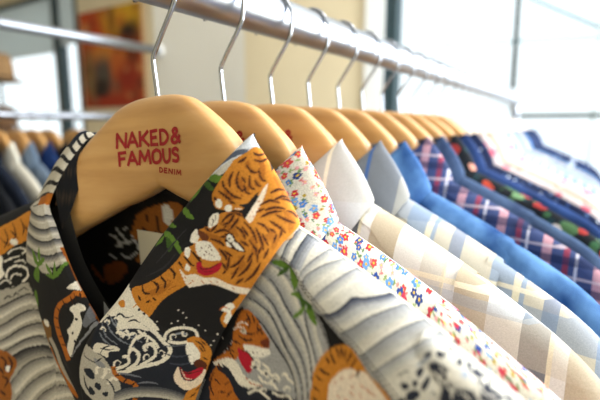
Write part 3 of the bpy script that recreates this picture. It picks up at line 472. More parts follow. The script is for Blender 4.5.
R 48 2423 388 142 13 129 28 108 54 67 95 41 114 46 104 57 90 50 93 41 97 29 105 24 107 18 -13 -26 -106 -31 -105 -42 -97 -50 -95 -57 -91 -45 -106 -43 -114 -67 -98 -109 -55 -130 -30 -141 -17
R 49 2431 368 142 16 129 29 109 55 67 97 42 114 46 106 57 91 49 94 43 97 30 105 25 106 18 -13 -28 -105 -32 -105 -43 -98 -50 -94 -57 -93 -44 -108 -44 -114 -67 -100 -110 -55 -130 -32 -142 -20
R 50 2439 348 141 19 130 31 110 55 67 99 43 115 45 107 57 92 50 95 43 97 31 105 27 106 18 -13 -29 -105 -34 -104 -43 -99 -50 -95 -57 -94 -44 -110 -45 -115 -67 -101 -111 -56 -131 -33 -142 -22
R 51 2445 329 142 21 131 33 111 55 67 101 44 115 45 109 56 93 51 96 43 98 33 104 28 105 18 -13 -31 -104 -35 -104 -44 -99 -50 -96 -57 -95 -43 -111 -47 -116 -67 -103 -112 -56 -131 -34 -143 -25
R 52 2397 448 48 0 66 2 65 7 59 13 58 17 49 22 38 28 29 32 26 41 20 53 17 60 21 58 29 50 34 46 32 50 30 55 30 59 25 62 19 76 15 81 10 56 4 -2 -10 -57 -13 -81 -19 -78 -23 -64 -29 -60 -29 -56 -32 -51 -32 -47 -29 -49 -21 -57 -17 -61 -21 -53 -26 -42 -31 -33 -38 -27 -51 -22 -59 -16 -61 -11 -66 -5 -67 -1 -48 0
R 53 2329 611 136 -2 98 51 83 65 90 53 88 51 74 61 51 82 30 97 20 102 15 104 15 103 13 -9 -16 -103 -18 -104 -23 -101 -32 -96 -50 -84 -72 -67 -81 -58 -87 -59 -84 -65 -102 -49 -138 3
R 54 2337 593 137 -3 101 49 84 66 87 57 83 56 72 65 51 84 32 96 22 102 17 103 16 103 13 -9 -17 -103 -20 -103 -25 -101 -34 -96 -50 -85 -69 -71 -77 -64 -84 -63 -86 -65 -104 -48 -140 5
R 55 2344 574 139 -4 103 48 85 66 85 61 79 62 69 69 51 85 33 96 25 101 19 103 17 103 13 -9 -19 -103 -21 -103 -28 -100 -35 -96 -50 -86 -66 -75 -73 -70 -82 -67 -87 -66 -106 -47 -142 7
R 56 2351 556 141 -7 105 48 87 66 82 65 75 68 66 73 51 86 35 96 27 100 20 103 18 104 14 -10 -20 -103 -23 -103 -30 -99 -37 -95 -51 -88 -63 -79 -68 -76 -79 -71 -89 -66 -109 -46 -143 9
R 57 2358 537 142 -8 108 47 88 66 80 69 70 74 64 77 50 88 37 95 29 100 23 102 19 104 13 -10 -21 -103 -24 -102 -33 -98 -39 -96 -50 -89 -60 -82 -64 -83 -77 -75 -90 -66 -111 -45 -145 10
R 58 2365 519 144 -10 110 45 90 66 77 74 66 80 61 82 50 88 39 96 31 98 24 103 21 103 13 -9 -22 -104 -27 -102 -34 -97 -41 -96 -50 -90 -57 -86 -60 -89 -75 -79 -92 -67 -112 -44 -147 13
R 59 2372 500 146 -11 112 44 91 66 75 78 62 86 58 86 50 89 40 96 34 98 26 102 22 103 13 -9 -24 -103 -28 -102 -37 -97 -42 -95 -50 -92 -55 -90 -55 -95 -73 -84 -93 -66 -115 -43 -148 14
R 52 2330 610 39 -3 55 -1 49 5 37 16 33 22 32 24 30 24 29 25 32 25 40 22 42 22 41 24 39 25 37 26 34 35 28 39 23 48 23 67 23 108 20 126 12 90 5 -4 -12 -90 -19 -127 -21 -110 -20 -68 -23 -50 -27 -41 -33 -36 -38 -28 -39 -25 -40 -24 -43 -22 -38 -22 -33 -24 -29 -25 -31 -23 -33 -23 -35 -21 -40 -15 -51 -3 -56 4 -40 2
R 60 2256 766 125 5 111 21 86 49 74 60 76 54 79 48 69 55 49 72 29 88 15 96 10 98 6 -4 -10 -99 -15 -98 -27 -90 -47 -75 -65 -60 -78 -50 -78 -54 -76 -58 -86 -52 -108 -26 -126 -5
R 61 2266 748 125 5 109 24 86 51 76 59 77 54 78 49 67 59 47 75 27 89 15 97 11 99 5 -4 -10 -100 -14 -99 -27 -91 -44 -79 -63 -63 -78 -51 -79 -53 -77 -58 -85 -54 -107 -29 -127 -5
R 62 2275 729 126 5 108 28 85 53 77 59 79 53 78 51 64 61 44 78 27 91 15 98 10 100 6 -4 -11 -101 -14 -99 -25 -94 -42 -81 -61 -66 -77 -53 -80 -53 -79 -58 -85 -55 -105 -33 -127 -5
R 63 2284 710 127 5 106 32 85 55 78 58 80 53 78 52 61 65 43 81 25 92 15 100 10 100 6 -4 -10 -102 -15 -100 -23 -95 -40 -85 -59 -69 -77 -53 -81 -53 -81 -58 -83 -58 -104 -36 -128 -5
R 64 2294 692 127 5 105 35 84 57 80 57 81 53 77 53 59 69 41 83 24 94 14 101 11 101 6 -4 -11 -102 -14 -102 -23 -97 -37 -87 -57 -72 -76 -55 -83 -53 -82 -57 -83 -60 -102 -40 -129 -5
R 65 2303 673 128 5 103 38 84 59 81 58 82 53 77 54 57 71 38 87 23 96 14 101 11 102 6 -4 -11 -103 -14 -103 -21 -98 -35 -90 -55 -76 -76 -56 -84 -52 -83 -57 -83 -62 -100 -43 -130 -6
R 66 2312 654 129 5 102 42 82 61 83 57 83 53 77 56 55 74 36 89 22 98 13 102 11 103 6 -4 -11 -104 -13 -103 -20 -101 -34 -93 -52 -78 -76 -58 -85 -52 -84 -57 -82 -63 -100 -47 -130 -6
R 52 2257 765 40 1 55 2 52 6 44 9 41 13 38 16 31 21 29 25 31 25 35 26 38 27 40 28 45 27 47 28 40 33 33 39 27 45 21 54 17 77 11 85 6 62 5 -4 -6 -61 -9 -87 -15 -78 -20 -56 -26 -47 -32 -41 -40 -35 -46 -28 -44 -28 -40 -28 -38 -26 -35 -26 -32 -25 -29 -25 -33 -20 -39 -16 -43 -11 -46 -7 -54 -4 -56 0 -40 -1
R 67 2203 913 133 -25 115 1 89 35 68 55 59 62 67 52 71 45 55 59 37 73 16 89 3 96 9 -6 -4 -97 -16 -89 -37 -75 -53 -61 -70 -47 -70 -51 -61 -61 -69 -55 -88 -38 -113 -6 -131 19
R 68 2211 894 131 -21 114 5 88 37 68 56 62 61 68 51 71 46 53 61 37 75 16 89 4 96 9 -6 -5 -96 -17 -90 -35 -76 -52 -64 -71 -48 -70 -50 -64 -60 -69 -56 -87 -40 -112 -9 -129 14
R 69 2219 875 129 -16 112 8 87 39 70 57 63 60 70 50 71 47 52 64 36 76 16 89 5 97 9 -7 -6 -96 -17 -91 -35 -77 -51 -66 -70 -49 -72 -49 -65 -59 -71 -57 -86 -42 -110 -13 -127 10
R 70 2227 856 127 -12 111 12 86 42 70 56 65 59 72 50 70 49 51 65 35 77 17 90 6 97 9 -6 -7 -97 -17 -91 -35 -79 -49 -68 -70 -49 -73 -50 -68 -57 -71 -58 -85 -44 -109 -17 -125 6
R 71 2234 836 126 -6 110 15 85 44 71 57 67 58 72 50 71 49 49 67 35 79 17 91 7 96 9 -6 -9 -96 -16 -92 -34 -81 -49 -69 -70 -51 -74 -49 -70 -57 -71 -58 -84 -46 -108 -20 -124 0
R 72 2242 817 124 -2 108 19 85 46 71 58 69 57 74 49 70 50 49 69 34 80 17 92 8 96 9 -6 -10 -96 -17 -93 -33 -81 -47 -72 -70 -52 -76 -48 -72 -56 -71 -58 -84 -49 -106 -24 -122 -4
R 73 2204 912 39 -8 54 -10 52 -6 46 0 45 4 41 10 36 16 32 22 33 26 33 32 33 37 37 35 45 29 47 27 42 31 33 38 27 44 20 48 11 59 4 64 1 46 5 -3 -1 -46 -2 -66 -9 -61 -18 -50 -27 -45 -32 -41 -41 -32 -47 -28 -43 -29 -37 -35 -33 -36 -33 -33 -34 -26 -34 -21 -37 -16 -44 -9 -46 -2 -48 2 -54 8 -56 12 -38 8
R 74 2143 1042 122 -17 108 1 88 26 75 39 74 38 76 34 66 42 51 55 28 73 18 80 14 82 5 -35 -18 -78 -21 -76 -33 -67 -52 -53 -64 -42 -69 -38 -70 -41 -73 -38 -87 -25 -106 -1 -121 20
R 75 2151 1026 122 -19 106 1 87 24 74 39 71 40 71 37 64 43 52 52 31 70 21 76 17 79 5 -35 -21 -74 -24 -73 -35 -64 -54 -50 -61 -43 -66 -41 -67 -42 -71 -39 -86 -24 -104 0 -120 22
R 76 2160 1010 120 -22 105 1 86 24 72 39 68 41 67 40 62 44 53 50 35 65 23 74 20 75 5 -35 -24 -71 -27 -69 -38 -61 -55 -47 -59 -44 -62 -44 -64 -43 -69 -39 -85 -24 -103 1 -119 24
R 77 2169 993 119 -23 103 0 85 24 71 39 64 43 63 43 60 43 54 48 38 62 26 70 22 72 5 -35 -26 -68 -30 -65 -41 -57 -55 -45 -58 -45 -58 -46 -60 -46 -68 -39 -84 -23 -101 1 -118 26
R 78 2177 977 118 -25 102 -1 84 23 69 39 61 45 59 46 58 44 55 46 41 58 29 66 25 69 4 -35 -28 -64 -33 -63 -44 -53 -56 -43 -56 -45 -54 -49 -57 -47 -67 -39 -82 -22 -100 1 -116 28
R 79 2186 961 117 -28 100 -1 83 23 67 39 58 46 55 49 56 45 57 43 43 55 31 63 28 65 5 -35 -32 -61 -35 -59 -47 -49 -57 -41 -54 -46 -49 -52 -55 -48 -65 -40 -82 -21 -98 1 -115 30
R 73 2143 1042 47 -7 65 -8 60 -4 47 6 44 10 42 15 42 19 41 24 42 24 45 21 47 20 42 23 38 25 34 29 29 41 24 69 18 83 11 60 6 -4 -11 -60 -15 -85 -21 -73 -28 -43 -33 -31 -37 -27 -42 -24 -46 -21 -45 -21 -42 -23 -41 -24 -43 -19 -45 -13 -46 -9 -50 -3 -63 6 -67 11 -47 7
R 3 2915 602 111 -22 148 48 176 33 96 44 -121 46 -183 68 -61 -79 -62 -73
R 80 2857 586 36 10 49 14 45 20 35 27 32 33 28 34 21 37 17 39 10 27 5 -3 -9 -30 -13 -42 -19 -40 -27 -36 -32 -34 -38 -27 -48 -17 -52 -10 -37 -7
R 4 2434 443 16 -23 40 -34 42 -26 43 -12 45 -3 24 4 -8 18 -29 28 -36 22 -50 16 -56 11
R 5 2522 529 2 -19 17 -40 21 -37 27 -31 30 -27 18 -11 1 15 -10 31 -17 32 -30 36 -37 36
R 4 2635 355 12 -18 25 -7 24 6 20 20 17 34 10 36 2 44 -4 47 -10 26 -16 -5 -21 -25 -19 -32 -17 -42 -17 -48
R 5 2702 350 -45 -9 -49 -1 -1 4 45 10 49 0
R 4 2683 593 11 -16 30 -22 29 -16 26 -5 26 2 14 7 -2 13 -14 17 -20 13 -35 8 -42 3
R 5 2798 547 18 1 25 11 16 16 3 25 -4 30 -9 17 -15 -5 -21 -17 -14 -20 -6 -21 1 -23
R 4 2737 790 12 -29 30 -51 27 -46 23 -32 21 -25 11 -7 -3 25 -14 43 -20 40 -31 37 -36 34
R 4 2864 617 11 -26 21 -26 23 -4 29 37 31 57 13 40 -18 8 -36 -8 -32 -14 -21 -18 -16 -23
R 5 2843 556 23 -7 38 -1 25 6 -2 20 -14 27 -17 14 -21 -13 -24 -26
R 5 2738 530 18 9 26 11 24 14 21 19 21 21 14 15 4 -3 -12 -18 -17 -25 -21 -21 -26 -13 -29 -8 -20 -5
R 8 3072 902 16 -32 16 -27 17 -27 21 -29 23 -28 24 -27 25 -25 26 -24 26 -18 24 -11 24 -5 25 3 29 13 31 19 29 19 22 13 20 13 34 14 63 8 74 9 55 35 44 67 27 91 -41 118 -178 191 -277 224 -233 127 -71 -79 16 -191 19 -158 -1 -70 6 -37 11 -37 15 -49 20 -48
R 81 3215 1484 -58 -77 1 -167 9 -138 4 -56 14 -25 18 -27 21 -41 25 -42 26 -37 26 -28 26 -22 24 -17 19 -8 17 -2 17 -6 15 -16 16 -19 16 -12 16 -3 17 5 31 13 61 22 73 30 54 43 37 56 19 71 -33 90 -136 150 -206 174
R 15 3136 806 7 20 12 27 12 20 14 7 15 0 10 -3 4 -7 -6 -5 -8 -6 -10 -8 -13 -16 -17 -21 -13 -14
R 15 3186 735 12 41 26 27 6 -7 -12 -40 -26 -27
R 15 3230 702 3 50 18 38 6 -5 -3 -50 -18 -38
R 15 3282 669 -13 62 0 53 7 -3 13 -61 0 -54
R 15 3338 661 -30 76 -16 72 6 -2 30 -75 15 -73
R 15 3377 682 -29 75 -16 72 6 -2 29 -75 16 -72
R 15 3054 1019 14 4 22 4 22 -1 22 -9 18 -14 11 -10 0 -6 -11 4 -16 6 -15 6 -20 3 -25 2 -18 3
R 15 3032 1100 27 8 35 -9 4 -7 -26 -8 -36 9
R 15 3011 1197 27 8 36 -10 4 -7 -27 -8 -36 9
R 15 3010 1288 26 7 36 -10 4 -7 -26 -7 -36 10
R 15 3413 748 -21 66 -9 59 6 -2 22 -65 8 -60
R 15 3107 888 16 25 29 11 6 -7 -16 -26 -29 -10
R 82 3210 1040 19 -28 13 -29 -3 0 -19 28 -13 28
R 82 3260 970 19 -28 12 -28 -3 -1 -19 28 -12 29
R 82 3344 890 18 -28 12 -29 -3 0 -18 28 -12 28
R 82 3430 872 16 7 20 -3 3 -5 -16 -6 -20 2
R 82 3482 863 16 14 22 4 2 -4 -15 -14 -22 -5
R 82 3234 1104 17 6 22 -2 2 -5 -16 -6 -22 3
R 82 3354 998 16 6 21 -3 3 -4 -16 -7 -22 3
R 82 3518 866 32 1 36 -8 2 -4 -32 -1 -36 8
R 82 3421 945 16 14 22 5 3 -4 -16 -14 -22 -5
R 82 3308 1081 16 7 22 -3 2 -4 -16 -7 -22 3
R 82 3380 909 -10 23 -3 21 3 -1 11 -23 2 -21
R 26 1739 1790 25 -86 29 -59 34 -44 38 -38 42 -11 48 -16 58 3 64 16 59 17 51 18 49 18 50 8 48 -10 51 -20 69 -28 106 -46 122 -55 98 -27 99 -5 77 23 -54 98 -332 267 -498 296 -393 115 -99 -95 81 -184
R 3 1668 1845 11 -41 33 -74 35 -69 36 -53 39 -48 26 -48 -2 -50 -14 -51 4 -51 38 -53 55 -46 51 -58 42 -48 39 -41 36 -34 40 -37 37 -31 18 3 -13 58 -33 90 -32 82 -18 55 -17 48 -29 54 -55 72 -68 79 -59 54 -36 50 -25 41 -28 40 -42 49 -45 46
R 32 2149 1081 22 -34 23 -22 23 -15 25 -7 25 -1 25 4 25 5 25 10 27 12 30 17 32 19 29 18 25 11 23 8 14 14 5 23 -4 28 -18 28 -38 26 -52 27 -49 25 -43 25 -40 24 -35 23 -28 21 -23 19 -20 21 -14 23 -12 24 -20 25 -34 26 -43 26 -45 29 -47 34 -49 36 -42 24 -34 39 -26 41 -16 40 -3 32 8 30 13 33 6 51 11 54 42 28 105 -16 130 -56 88 -57 12 -45 -29 -43 -35 -36 -29 -30 -35 -23 -38 -17 -44 -6 -47 1 -39 -5 -33 -27 -24 -23 0 -27 38 -23 61 -45 51 -45 31 -40 22 -38 16 -38 8 -34 2 -34 6 -41 17 -58 21 -65
R 13 2209 1326 24 -17 41 -20 42 -19 41 -14 41 -13 37 -13 33 -15 28 -16 21 -7 13 5 6 12 -5 18 -21 26 -34 31 -35 28 -35 22 -37 17 -34 12 -32 3 -30 -3 -25 -6 -22 -7 -17 -11
R 83 2419 1179 18 -22 26 -26 23 -16 17 0 14 9 7 12 0 17 -7 21 -12 17 -22 12 -28 8 -21 3 -12 -7 -6 -12
R 17 2150 1381 11 -8 19 1 20 -1 19 -5 21 -7 21 -2 22 5 23 9 18 12 11 17 5 20 -1 23 -9 27 -16 28 -20 19 -23 4 -27 -7 -24 -9 -20 -11 -18 -13 -14 -18 -11 -28 -7 -32
R 15 2175 1387 26 -7 36 -10 32 -3 29 6 28 13 17 15 0 24 -9 30 -7 21 4 -1 10 -22 13 -32 1 -28 -17 -19 -29 -13 -32 -5 -36 5 -39 13 -26 10
R 28 1828 1626 40 -26 73 -31 66 -39 47 -20 42 -10 36 -1 29 13 24 23 25 19 26 9 27 6 33 -1 46 -11 51 -17 35 -9 12 5 -5 15 -17 19 -36 26 -49 29 -46 23 -39 14 -37 7 -34 0 -29 -10 -28 -18 -31 -13 -40 -8 -44 -3 -45 1 -54 12 -56 -1
R 26 1959 1601 20 -8 43 3 40 10 26 17 24 24 28 23 47 20 51 18 27 18 -16 27 -40 26 -40 11 -34 -17 -34 -34 -34 -35 -43 -37 -44 -39
R 15 2217 1038 14 18 20 23 14 21 -1 19 -6 21 -4 16 7 -1 11 -17 13 -26 3 -26 -17 -23 -27 -18 -21 -12
R 15 2290 1016 14 38 29 26 7 -5 -14 -38 -30 -26
R 15 2355 1050 2 43 17 34 8 -5 -2 -43 -18 -33
R 15 2419 1084 -5 29 10 20 7 -4 6 -29 -11 -20
R 15 2140 1277 24 3 36 2 39 -6 39 -17 35 -23 24 -17 -1 -5 -24 12 -35 18 -32 13 -35 7 -38 4 -28 3
R 15 2070 1353 47 0 54 -14 3 -6 -47 0 -54 14
R 15 1955 1506 20 -13 27 -16 26 -15 33 -12 38 -12 28 -10 2 -6 -26 4 -38 8 -38 12 -32 19 -27 22 -17 15
R 15 2001 1435 38 -11 36 -22 0 -5 -38 11 -37 22
R 15 1903 1608 20 37 36 24 8 -5 -20 -35 -36 -24
R 15 1996 1769 43 -39 30 -42 -6 -1 -42 39 -30 42
R 15 1859 1746 34 28 46 3 6 -6 -34 -14 -46 -15
R 15 1919 1852 51 -16 50 -27 0 -5 -50 16 -51 27
R 15 2161 1224 24 1 37 -2 38 -9 39 -21 34 -26 23 -19 -2 -5 -24 15 -35 21 -32 17 -33 9 -38 7 -28 6
R 15 2245 1284 40 -33 29 -37 -4 -2 -40 33 -29 37
R 15 2051 1462 19 20 33 7 6 -6 -19 -20 -33 -6
R 13 2066 1269 20 -16 26 -21 26 -19 28 -13 32 -14 23 -10 1 -4 -22 6 -33 10 -33 15 -29 22 -25 25 -17 17
R 84 2163 1221 15 -13 25 -17 19 -9 11 7 6 15 -1 13 -12 8 -20 6 -17 3 -14 -1 -11 -5
R 13 2112 1204 19 -16 27 -23 23 -17 25 -8 28 -4 20 -3 2 -4 -18 -1 -28 1 -30 9 -29 21 -25 26 -17 18
R 85 2211 1206 -5 9 -11 5 -6 -3 5 -10 11 -5
R 86 2247 1350 23 6 27 2 1 -2 -23 -6 -27 -2
R 86 2306 1319 24 10 27 5 1 -2 -23 -10 -27 -5
R 86 2366 1295 17 13 21 8 2 -1 -17 -13 -21 -9
R 86 2437 1264 10 12 15 8 2 -2 -10 -12 -15 -8
R 28 2339 1427 11 -17 15 -22 10 -11 9 -3 14 0 7 2 -4 13 -13 26 -3 25 21 4 24 -6 20 -4 21 4 22 7 16 5 23 -27 -16 -5 -23 -7 -24 -4 -26 4 -22 6 -7 1 3 -11 13 -26 5 -24 -15 -10 -24 1 -28 11 -24 24 -18 26 -12 17
R 28 2438 1374 20 -4 26 -4 21 1 13 13 11 21 18 12 32 -20 20 -23 8 -8 12 3 17 10 12 8 23 -24 -12 -8 -19 -11 -25 -2 -30 22 -19 22 -4 5 -8 -8 -10 -20 -17 -17 -27 -1 -30 4 -20 4
R 28 2392 1499 18 4 27 5 32 0 34 -12 34 -15 26 -10 26 -1 25 5 18 3 20 -25 -18 -4 -27 -4 -31 1 -34 12 -33 16 -27 9 -26 0 -25 -5 -18 -4
R 28 2297 1702 24 -23 33 -32 30 -22 26 -10 31 -5 29 -2 28 1 25 4 18 3 22 -27 -18 -4 -27 -4 -29 -1 -32 3 -36 6 -39 15 -41 30 -37 35 -24 24
R 28 2690 1290 15 9 23 13 23 9 23 1 22 -2 14 -2 13 -23 -15 2 -20 2 -19 -1 -21 -8 -22 -13 -16 -9
R 28 2566 1536 25 -5 36 -7 38 -13 36 -21 31 -23 20 -11 16 2 15 9 11 8 23 -24 -11 -8 -17 -10 -26 -2 -33 18 -32 23 -28 17 -32 10 -34 7 -25 5
R 26 2382 1422 -9 16 -19 10 -10 -6 9 -17 19 -10
R 26 2514 1406 -9 17 -18 11 -10 -6 9 -17 18 -11
R 26 2621 1402 -8 17 -19 11 -9 -6 8 -17 19 -10
R 87 2258 1580 16 7 25 8 32 1 42 -14 47 -22 33 -17 0 -2 -32 13 -46 19 -39 12 -30 1 -26 -5 -19 -4
R 28 1854 1426 -6 7 -12 3 -6 -6 5 -8 12 -2
R 28 1902 1372 -5 8 -12 3 -6 -15 5 -6 12 7
R 28 1969 1379 -5 9 -12 5 -6 -4 5 -9 12 -5
R 28 1752 1549 -6 7 -12 3 -7 -6 6 -8 12 -2
R 28 2336 1462 2 -10 4 -12 8 -10 10 -10 10 -6 10 -4 9 -1 6 1 4 4 0 6 -2 6 -3 6 -7 7 -7 5 1 2 8 -4 9 -8 8 -9 4 -10 1 -9 -3 -8 -9 -4 -12 0 -16 5 -17 10 -17 14 -16 18 -8 18 -5 13
R 28 2457 1447 2 -11 4 -12 8 -10 10 -10 9 -6 10 -5 9 -1 6 1 3 4 1 6 -2 6 -3 6 -7 7 -7 5 1 2 8 -4 9 -8 7 -9 5 -10 1 -9 -3 -8 -9 -4 -12 1 -16 5 -16 10 -18 14 -15 18 -9 19 -4 13
R 28 2572 1448 2 -12 4 -13 9 -12 11 -11 11 -7 11 -5 10 -2 8 1 3 4 1 7 -2 7 -5 7 -7 7 -7 6 1 2 8 -5 10 -8 7 -10 5 -11 1 -10 -3 -8 -10 -4 -13 1 -17 6 -18 11 -19 17 -16 19 -8 20 -4 15
R 28 2301 1649 2 -10 3 -11 7 -7 8 -8 10 -6 9 -4 6 -1 5 1 3 4 1 5 -1 5 -3 5 -6 6 -6 4 1 2 7 -4 8 -6 7 -8 4 -9 1 -8 -2 -7 -7 -4 -11 0 -15 4 -16 9 -16 12 -15 16 -8 17 -4 12
R 28 2439 1607 3 -10 4 -12 8 -10 10 -10 10 -7 10 -4 8 -1 7 1 3 3 1 6 -2 7 -4 6 -7 7 -7 5 1 2 8 -5 10 -7 7 -10 5 -9 1 -10 -3 -7 -9 -4 -12 0 -16 6 -17 10 -17 14 -16 18 -9 19 -5 13
R 28 2723 1423 2 -10 3 -11 6 -7 7 -8 9 -7 9 -4 6 -2 5 1 3 3 1 5 -2 5 -2 5 -6 6 -5 5 1 2 6 -4 8 -7 6 -8 4 -9 0 -8 -2 -7 -7 -3 -10 0 -14 6 -15 9 -15 14 -13 16 -7 17 -4 12
R 28 2699 1320 1 -8 2 -9 5 -7 6 -7 7 -5 7 -3 6 -1 4 0 3 3 0 4 -1 5 -2 4 -4 5 -5 4 1 2 5 -3 8 -6 5 -8 3 -7 1 -8 -2 -6 -6 -4 -9 0 -13 5 -13 8 -14 12 -12 15 -6 16 -3 10
R 15 1855 1694 -20 30 -26 43 -12 43 15 35 30 29 22 17 8 -2 -15 -22 -21 -32 -12 -32 9 -37 18 -42 12 -29
R 15 2025 1855 43 -48 29 -49 -6 0 -43 48 -29 49
R 15 2071 1383 -42 49 -28 49 6 1 43 -49 27 -50
R 15 2419 1065 -39 43 -27 45 6 1 39 -43 26 -46
R 15 2271 1059 -39 33 -29 38 4 2 39 -33 29 -38
Y 88 166 2466 225 -3466 4608 2200 0 1799 -1451 1880 -3003 120
Y 89 919 4073 12 -343 9 -343 7 -344 6 -337 6 -367 5 -326 4 -347 -1 -373 -9 -373 -20 -360 -25 -373 93 -80 15 373 15 346 4 334 -1 400 -3 346 -3 333 -5 338 -5 345 -6 343 -7 340 -10 344
Y 90 987 3976 10 -344 7 -339 6 -346 6 -334 4 -366 4 -327 3 -347 1 -360 -5 -387 -15 -319 -18 -414 90 -80 10 414 10 293 0 346 -2 387 -3 333 -2 320 -3 338 -5 342 -5 327 -5 313 -8 353
Y 91 1054 3786 8 -307 6 -333 5 -335 4 -339 4 -343 3 -329 2 -334 2 -346 -1 -360 -11 -333 -10 -374 88 -66 3 386 6 280 -3 320 -3 360 -3 320 0 320 -3 327 -4 323 -4 318 -4 314 -5 264
Y 92 1121 3614 5 -321 5 -317 4 -321 4 -327 3 -329 1 -333 2 -320 4 -320 1 -373 -7 -276 -4 -404 91 0 -7 368 3 246 -6 333 -5 306 -2 307 1 320 -2 307 -3 309 -3 304 -3 296 -3 296
Y 93 933 4055 16 -404 17 -576 12 -566 10 -470 4 -533 -6 -440 -17 -400 -30 -239 -12 -280 -10 40 5 240 21 266 12 373 3 480 -4 507 -7 489 -6 566 -9 571 -10 391
Y 94 698 3952 4 -313 1 -307 1 -306 1 -320 6 -360 6 -307 5 -373 2 -346 -2 -360 -10 -347 -16 -346 46 133 27 266 9 387 1 320 -4 387 -6 306 -6 360 -4 320 0 320 -1 311 -1 316 -4 315
Y 95 744 3997 4 -315 1 -310 1 -319 0 -320 4 -307 6 -360 7 -320 3 -373 -1 -333 -9 -374 -28 -266 60 27 24 319 8 360 1 360 -6 320 -8 360 -6 360 -1 320 0 320 0 320 -2 306 -4 299
Y 96 789 4058 4 -315 2 -316 0 -320 0 -281 2 -380 5 -300 8 -360 6 -333 -1 -360 -8 -387 -25 -279 59 40 22 333 7 346 0 360 -7 360 -10 347 -6 314 1 333 0 326 1 320 -2 317 -4 315
Y 97 834 4125 4 -316 2 -317 0 -319 -1 -320 0 -334 5 -306 10 -347 7 -373 0 -360 -8 -347 -22 -319 57 40 20 359 7 360 0 360 -9 360 -12 333 -5 320 3 334 1 333 0 320 -1 306 -4 309
Y 98 707 3949 6 -323 4 -489 3 -458 8 -440 8 -386 3 -453 -3 -414 -16 -426 -16 -293 -4 13 9 280 10 400 0 440 -5 453 -8 388 -6 452 0 480 2 466 -2 324
Y 99 1187 3626 30 -423 32 -420 36 -406 39 -386 39 -365 36 -320 32 -373 27 -306 14 -294 13 -360 9 -973 59 0 -10 973 -13 360 -15 294 -28 346 -35 320 -39 348 -42 364 -42 380 -35 399 -31 410 -30 431
Y 100 1225 3599 31 -413 30 -404 36 -399 41 -380 41 -363 39 -347 35 -320 28 -346 15 -294 13 -360 9 -973 58 0 -10 704 -12 629 -16 294 -30 333 -37 360 -42 346 -45 354 -44 380 -34 391 -30 401 -30 424
Y 101 1263 3559 31 -367 29 -403 35 -392 43 -380 45 -351 41 -346 37 -347 29 -346 16 -294 13 -630 9 -703 58 0 -10 973 -12 374 -17 306 -31 347 -40 346 -44 334 -48 359 -46 379 -34 388 -29 395 -30 414
Y 102 1301 3615 30 -417 29 -395 34 -389 45 -380 48 -354 44 -365 38 -315 31 -347 18 -306 12 -374 9 -973 57 0 -9 973 -13 360 -18 320 -32 347 -42 336 -47 357 -51 363 -47 381 -34 389 -28 387 -30 399
Y 103 1195 3599 20 -267 29 -370 38 -435 50 -478 54 -489 49 -494 41 -519 21 -520 7 -1027 -7 0 -12 987 -23 533 -44 533 -50 475 -54 521 -49 494 -35 446 -24 370 -18 290
Y 104 1318 4131 -14 -385 -1 -374 51 -516 71 -483 70 -440 73 -400 73 -400 69 -347 59 -346 49 -280 43 -1059 56 -41 -44 1033 -50 320 -57 347 -66 373 -70 364 -69 407 -68 432 -70 462 -54 488 -11 427 0 391
Y 105 1350 4109 -3 -390 9 -419 53 -492 70 -466 69 -422 70 -400 70 -387 66 -373 58 -347 50 -266 44 -1078 56 -43 -45 1067 -51 307 -56 346 -64 360 -66 379 -67 404 -67 430 -68 441 -57 476 -21 437 -10 416
Y 106 1382 4093 8 -411 18 -435 56 -478 69 -451 67 -426 68 -386 67 -400 64 -360 56 -346 51 -307 45 -1058 55 -35 -46 1080 -52 307 -55 333 -60 400 -64 373 -64 387 -66 413 -67 438 -59 463 -30 447 -22 437
Y 107 1413 4080 19 -432 28 -445 58 -465 68 -440 66 -419 65 -386 64 -373 61 -400 56 -320 51 -320 46 -1079 55 -1 -47 1053 -53 307 -53 346 -59 387 -60 387 -62 386 -64 411 -66 429 -62 440 -39 466 -32 458
Y 102 1445 4071 29 -459 37 -445 61 -455 67 -431 64 -414 63 -387 61 -387 59 -387 54 -319 52 -334 47 -1053 55 0 -51 987 -51 360 -52 359 -56 360 -57 400 -60 388 -63 409 -65 422 -64 445 -48 462 -43 473
Y 108 1326 4111 -6 -205 -7 -289 8 -325 36 -349 53 -366 56 -350 47 -299 49 -289 66 -346 101 -533 80 -491 62 -1152 -6 -41 -64 1184 -83 473 -103 520 -69 373 -51 280 -47 304 -55 359 -54 384 -36 381 -5 336 13 276 8 194
Y 109 1547 3959 83 -517 76 -478 74 -448 72 -428 68 -408 61 -400 54 -427 50 -373 48 -333 52 -1059 57 -88 96 0 -60 89 -57 1084 -54 280 -56 400 -58 390 -63 423 -69 410 -74 428 -77 450 -81 477 -89 515
Y 110 1591 3951 88 -518 80 -478 77 -449 73 -429 69 -411 63 -400 57 -413 55 -400 53 -293 56 -1070 61 -90 95 0 -64 89 -61 1098 -58 280 -62 349 -61 416 -64 421 -70 415 -75 428 -80 450 -86 479 -93 494
Y 111 1635 3932 93 -506 85 -479 79 -449 74 -428 70 -417 64 -400 61 -413 60 -387 58 -293 59 -1071 64 -89 95 0 -68 87 -65 1046 -62 320 -67 360 -64 427 -66 402 -71 421 -76 428 -82 447 -90 481 -99 513
Y 112 1678 3932 98 -512 90 -481 81 -447 76 -428 71 -420 65 -404 64 -400 65 -400 62 -267 64 -1086 67 -87 93 0 -71 84 -68 1049 -67 307 -71 360 -68 426 -67 408 -72 424 -77 431 -85 445 -94 480 -104 516
Y 113 1555 3946 51 -307 69 -417 68 -411 65 -379 66 -385 64 -381 59 -400 54 -400 49 -386 53 -387 57 -1093 44 0 -5 0 -46 0 -60 1040 -56 413 -51 387 -55 426 -59 377 -63 390 -65 389 -64 384 -65 407 -66 435 -49 311
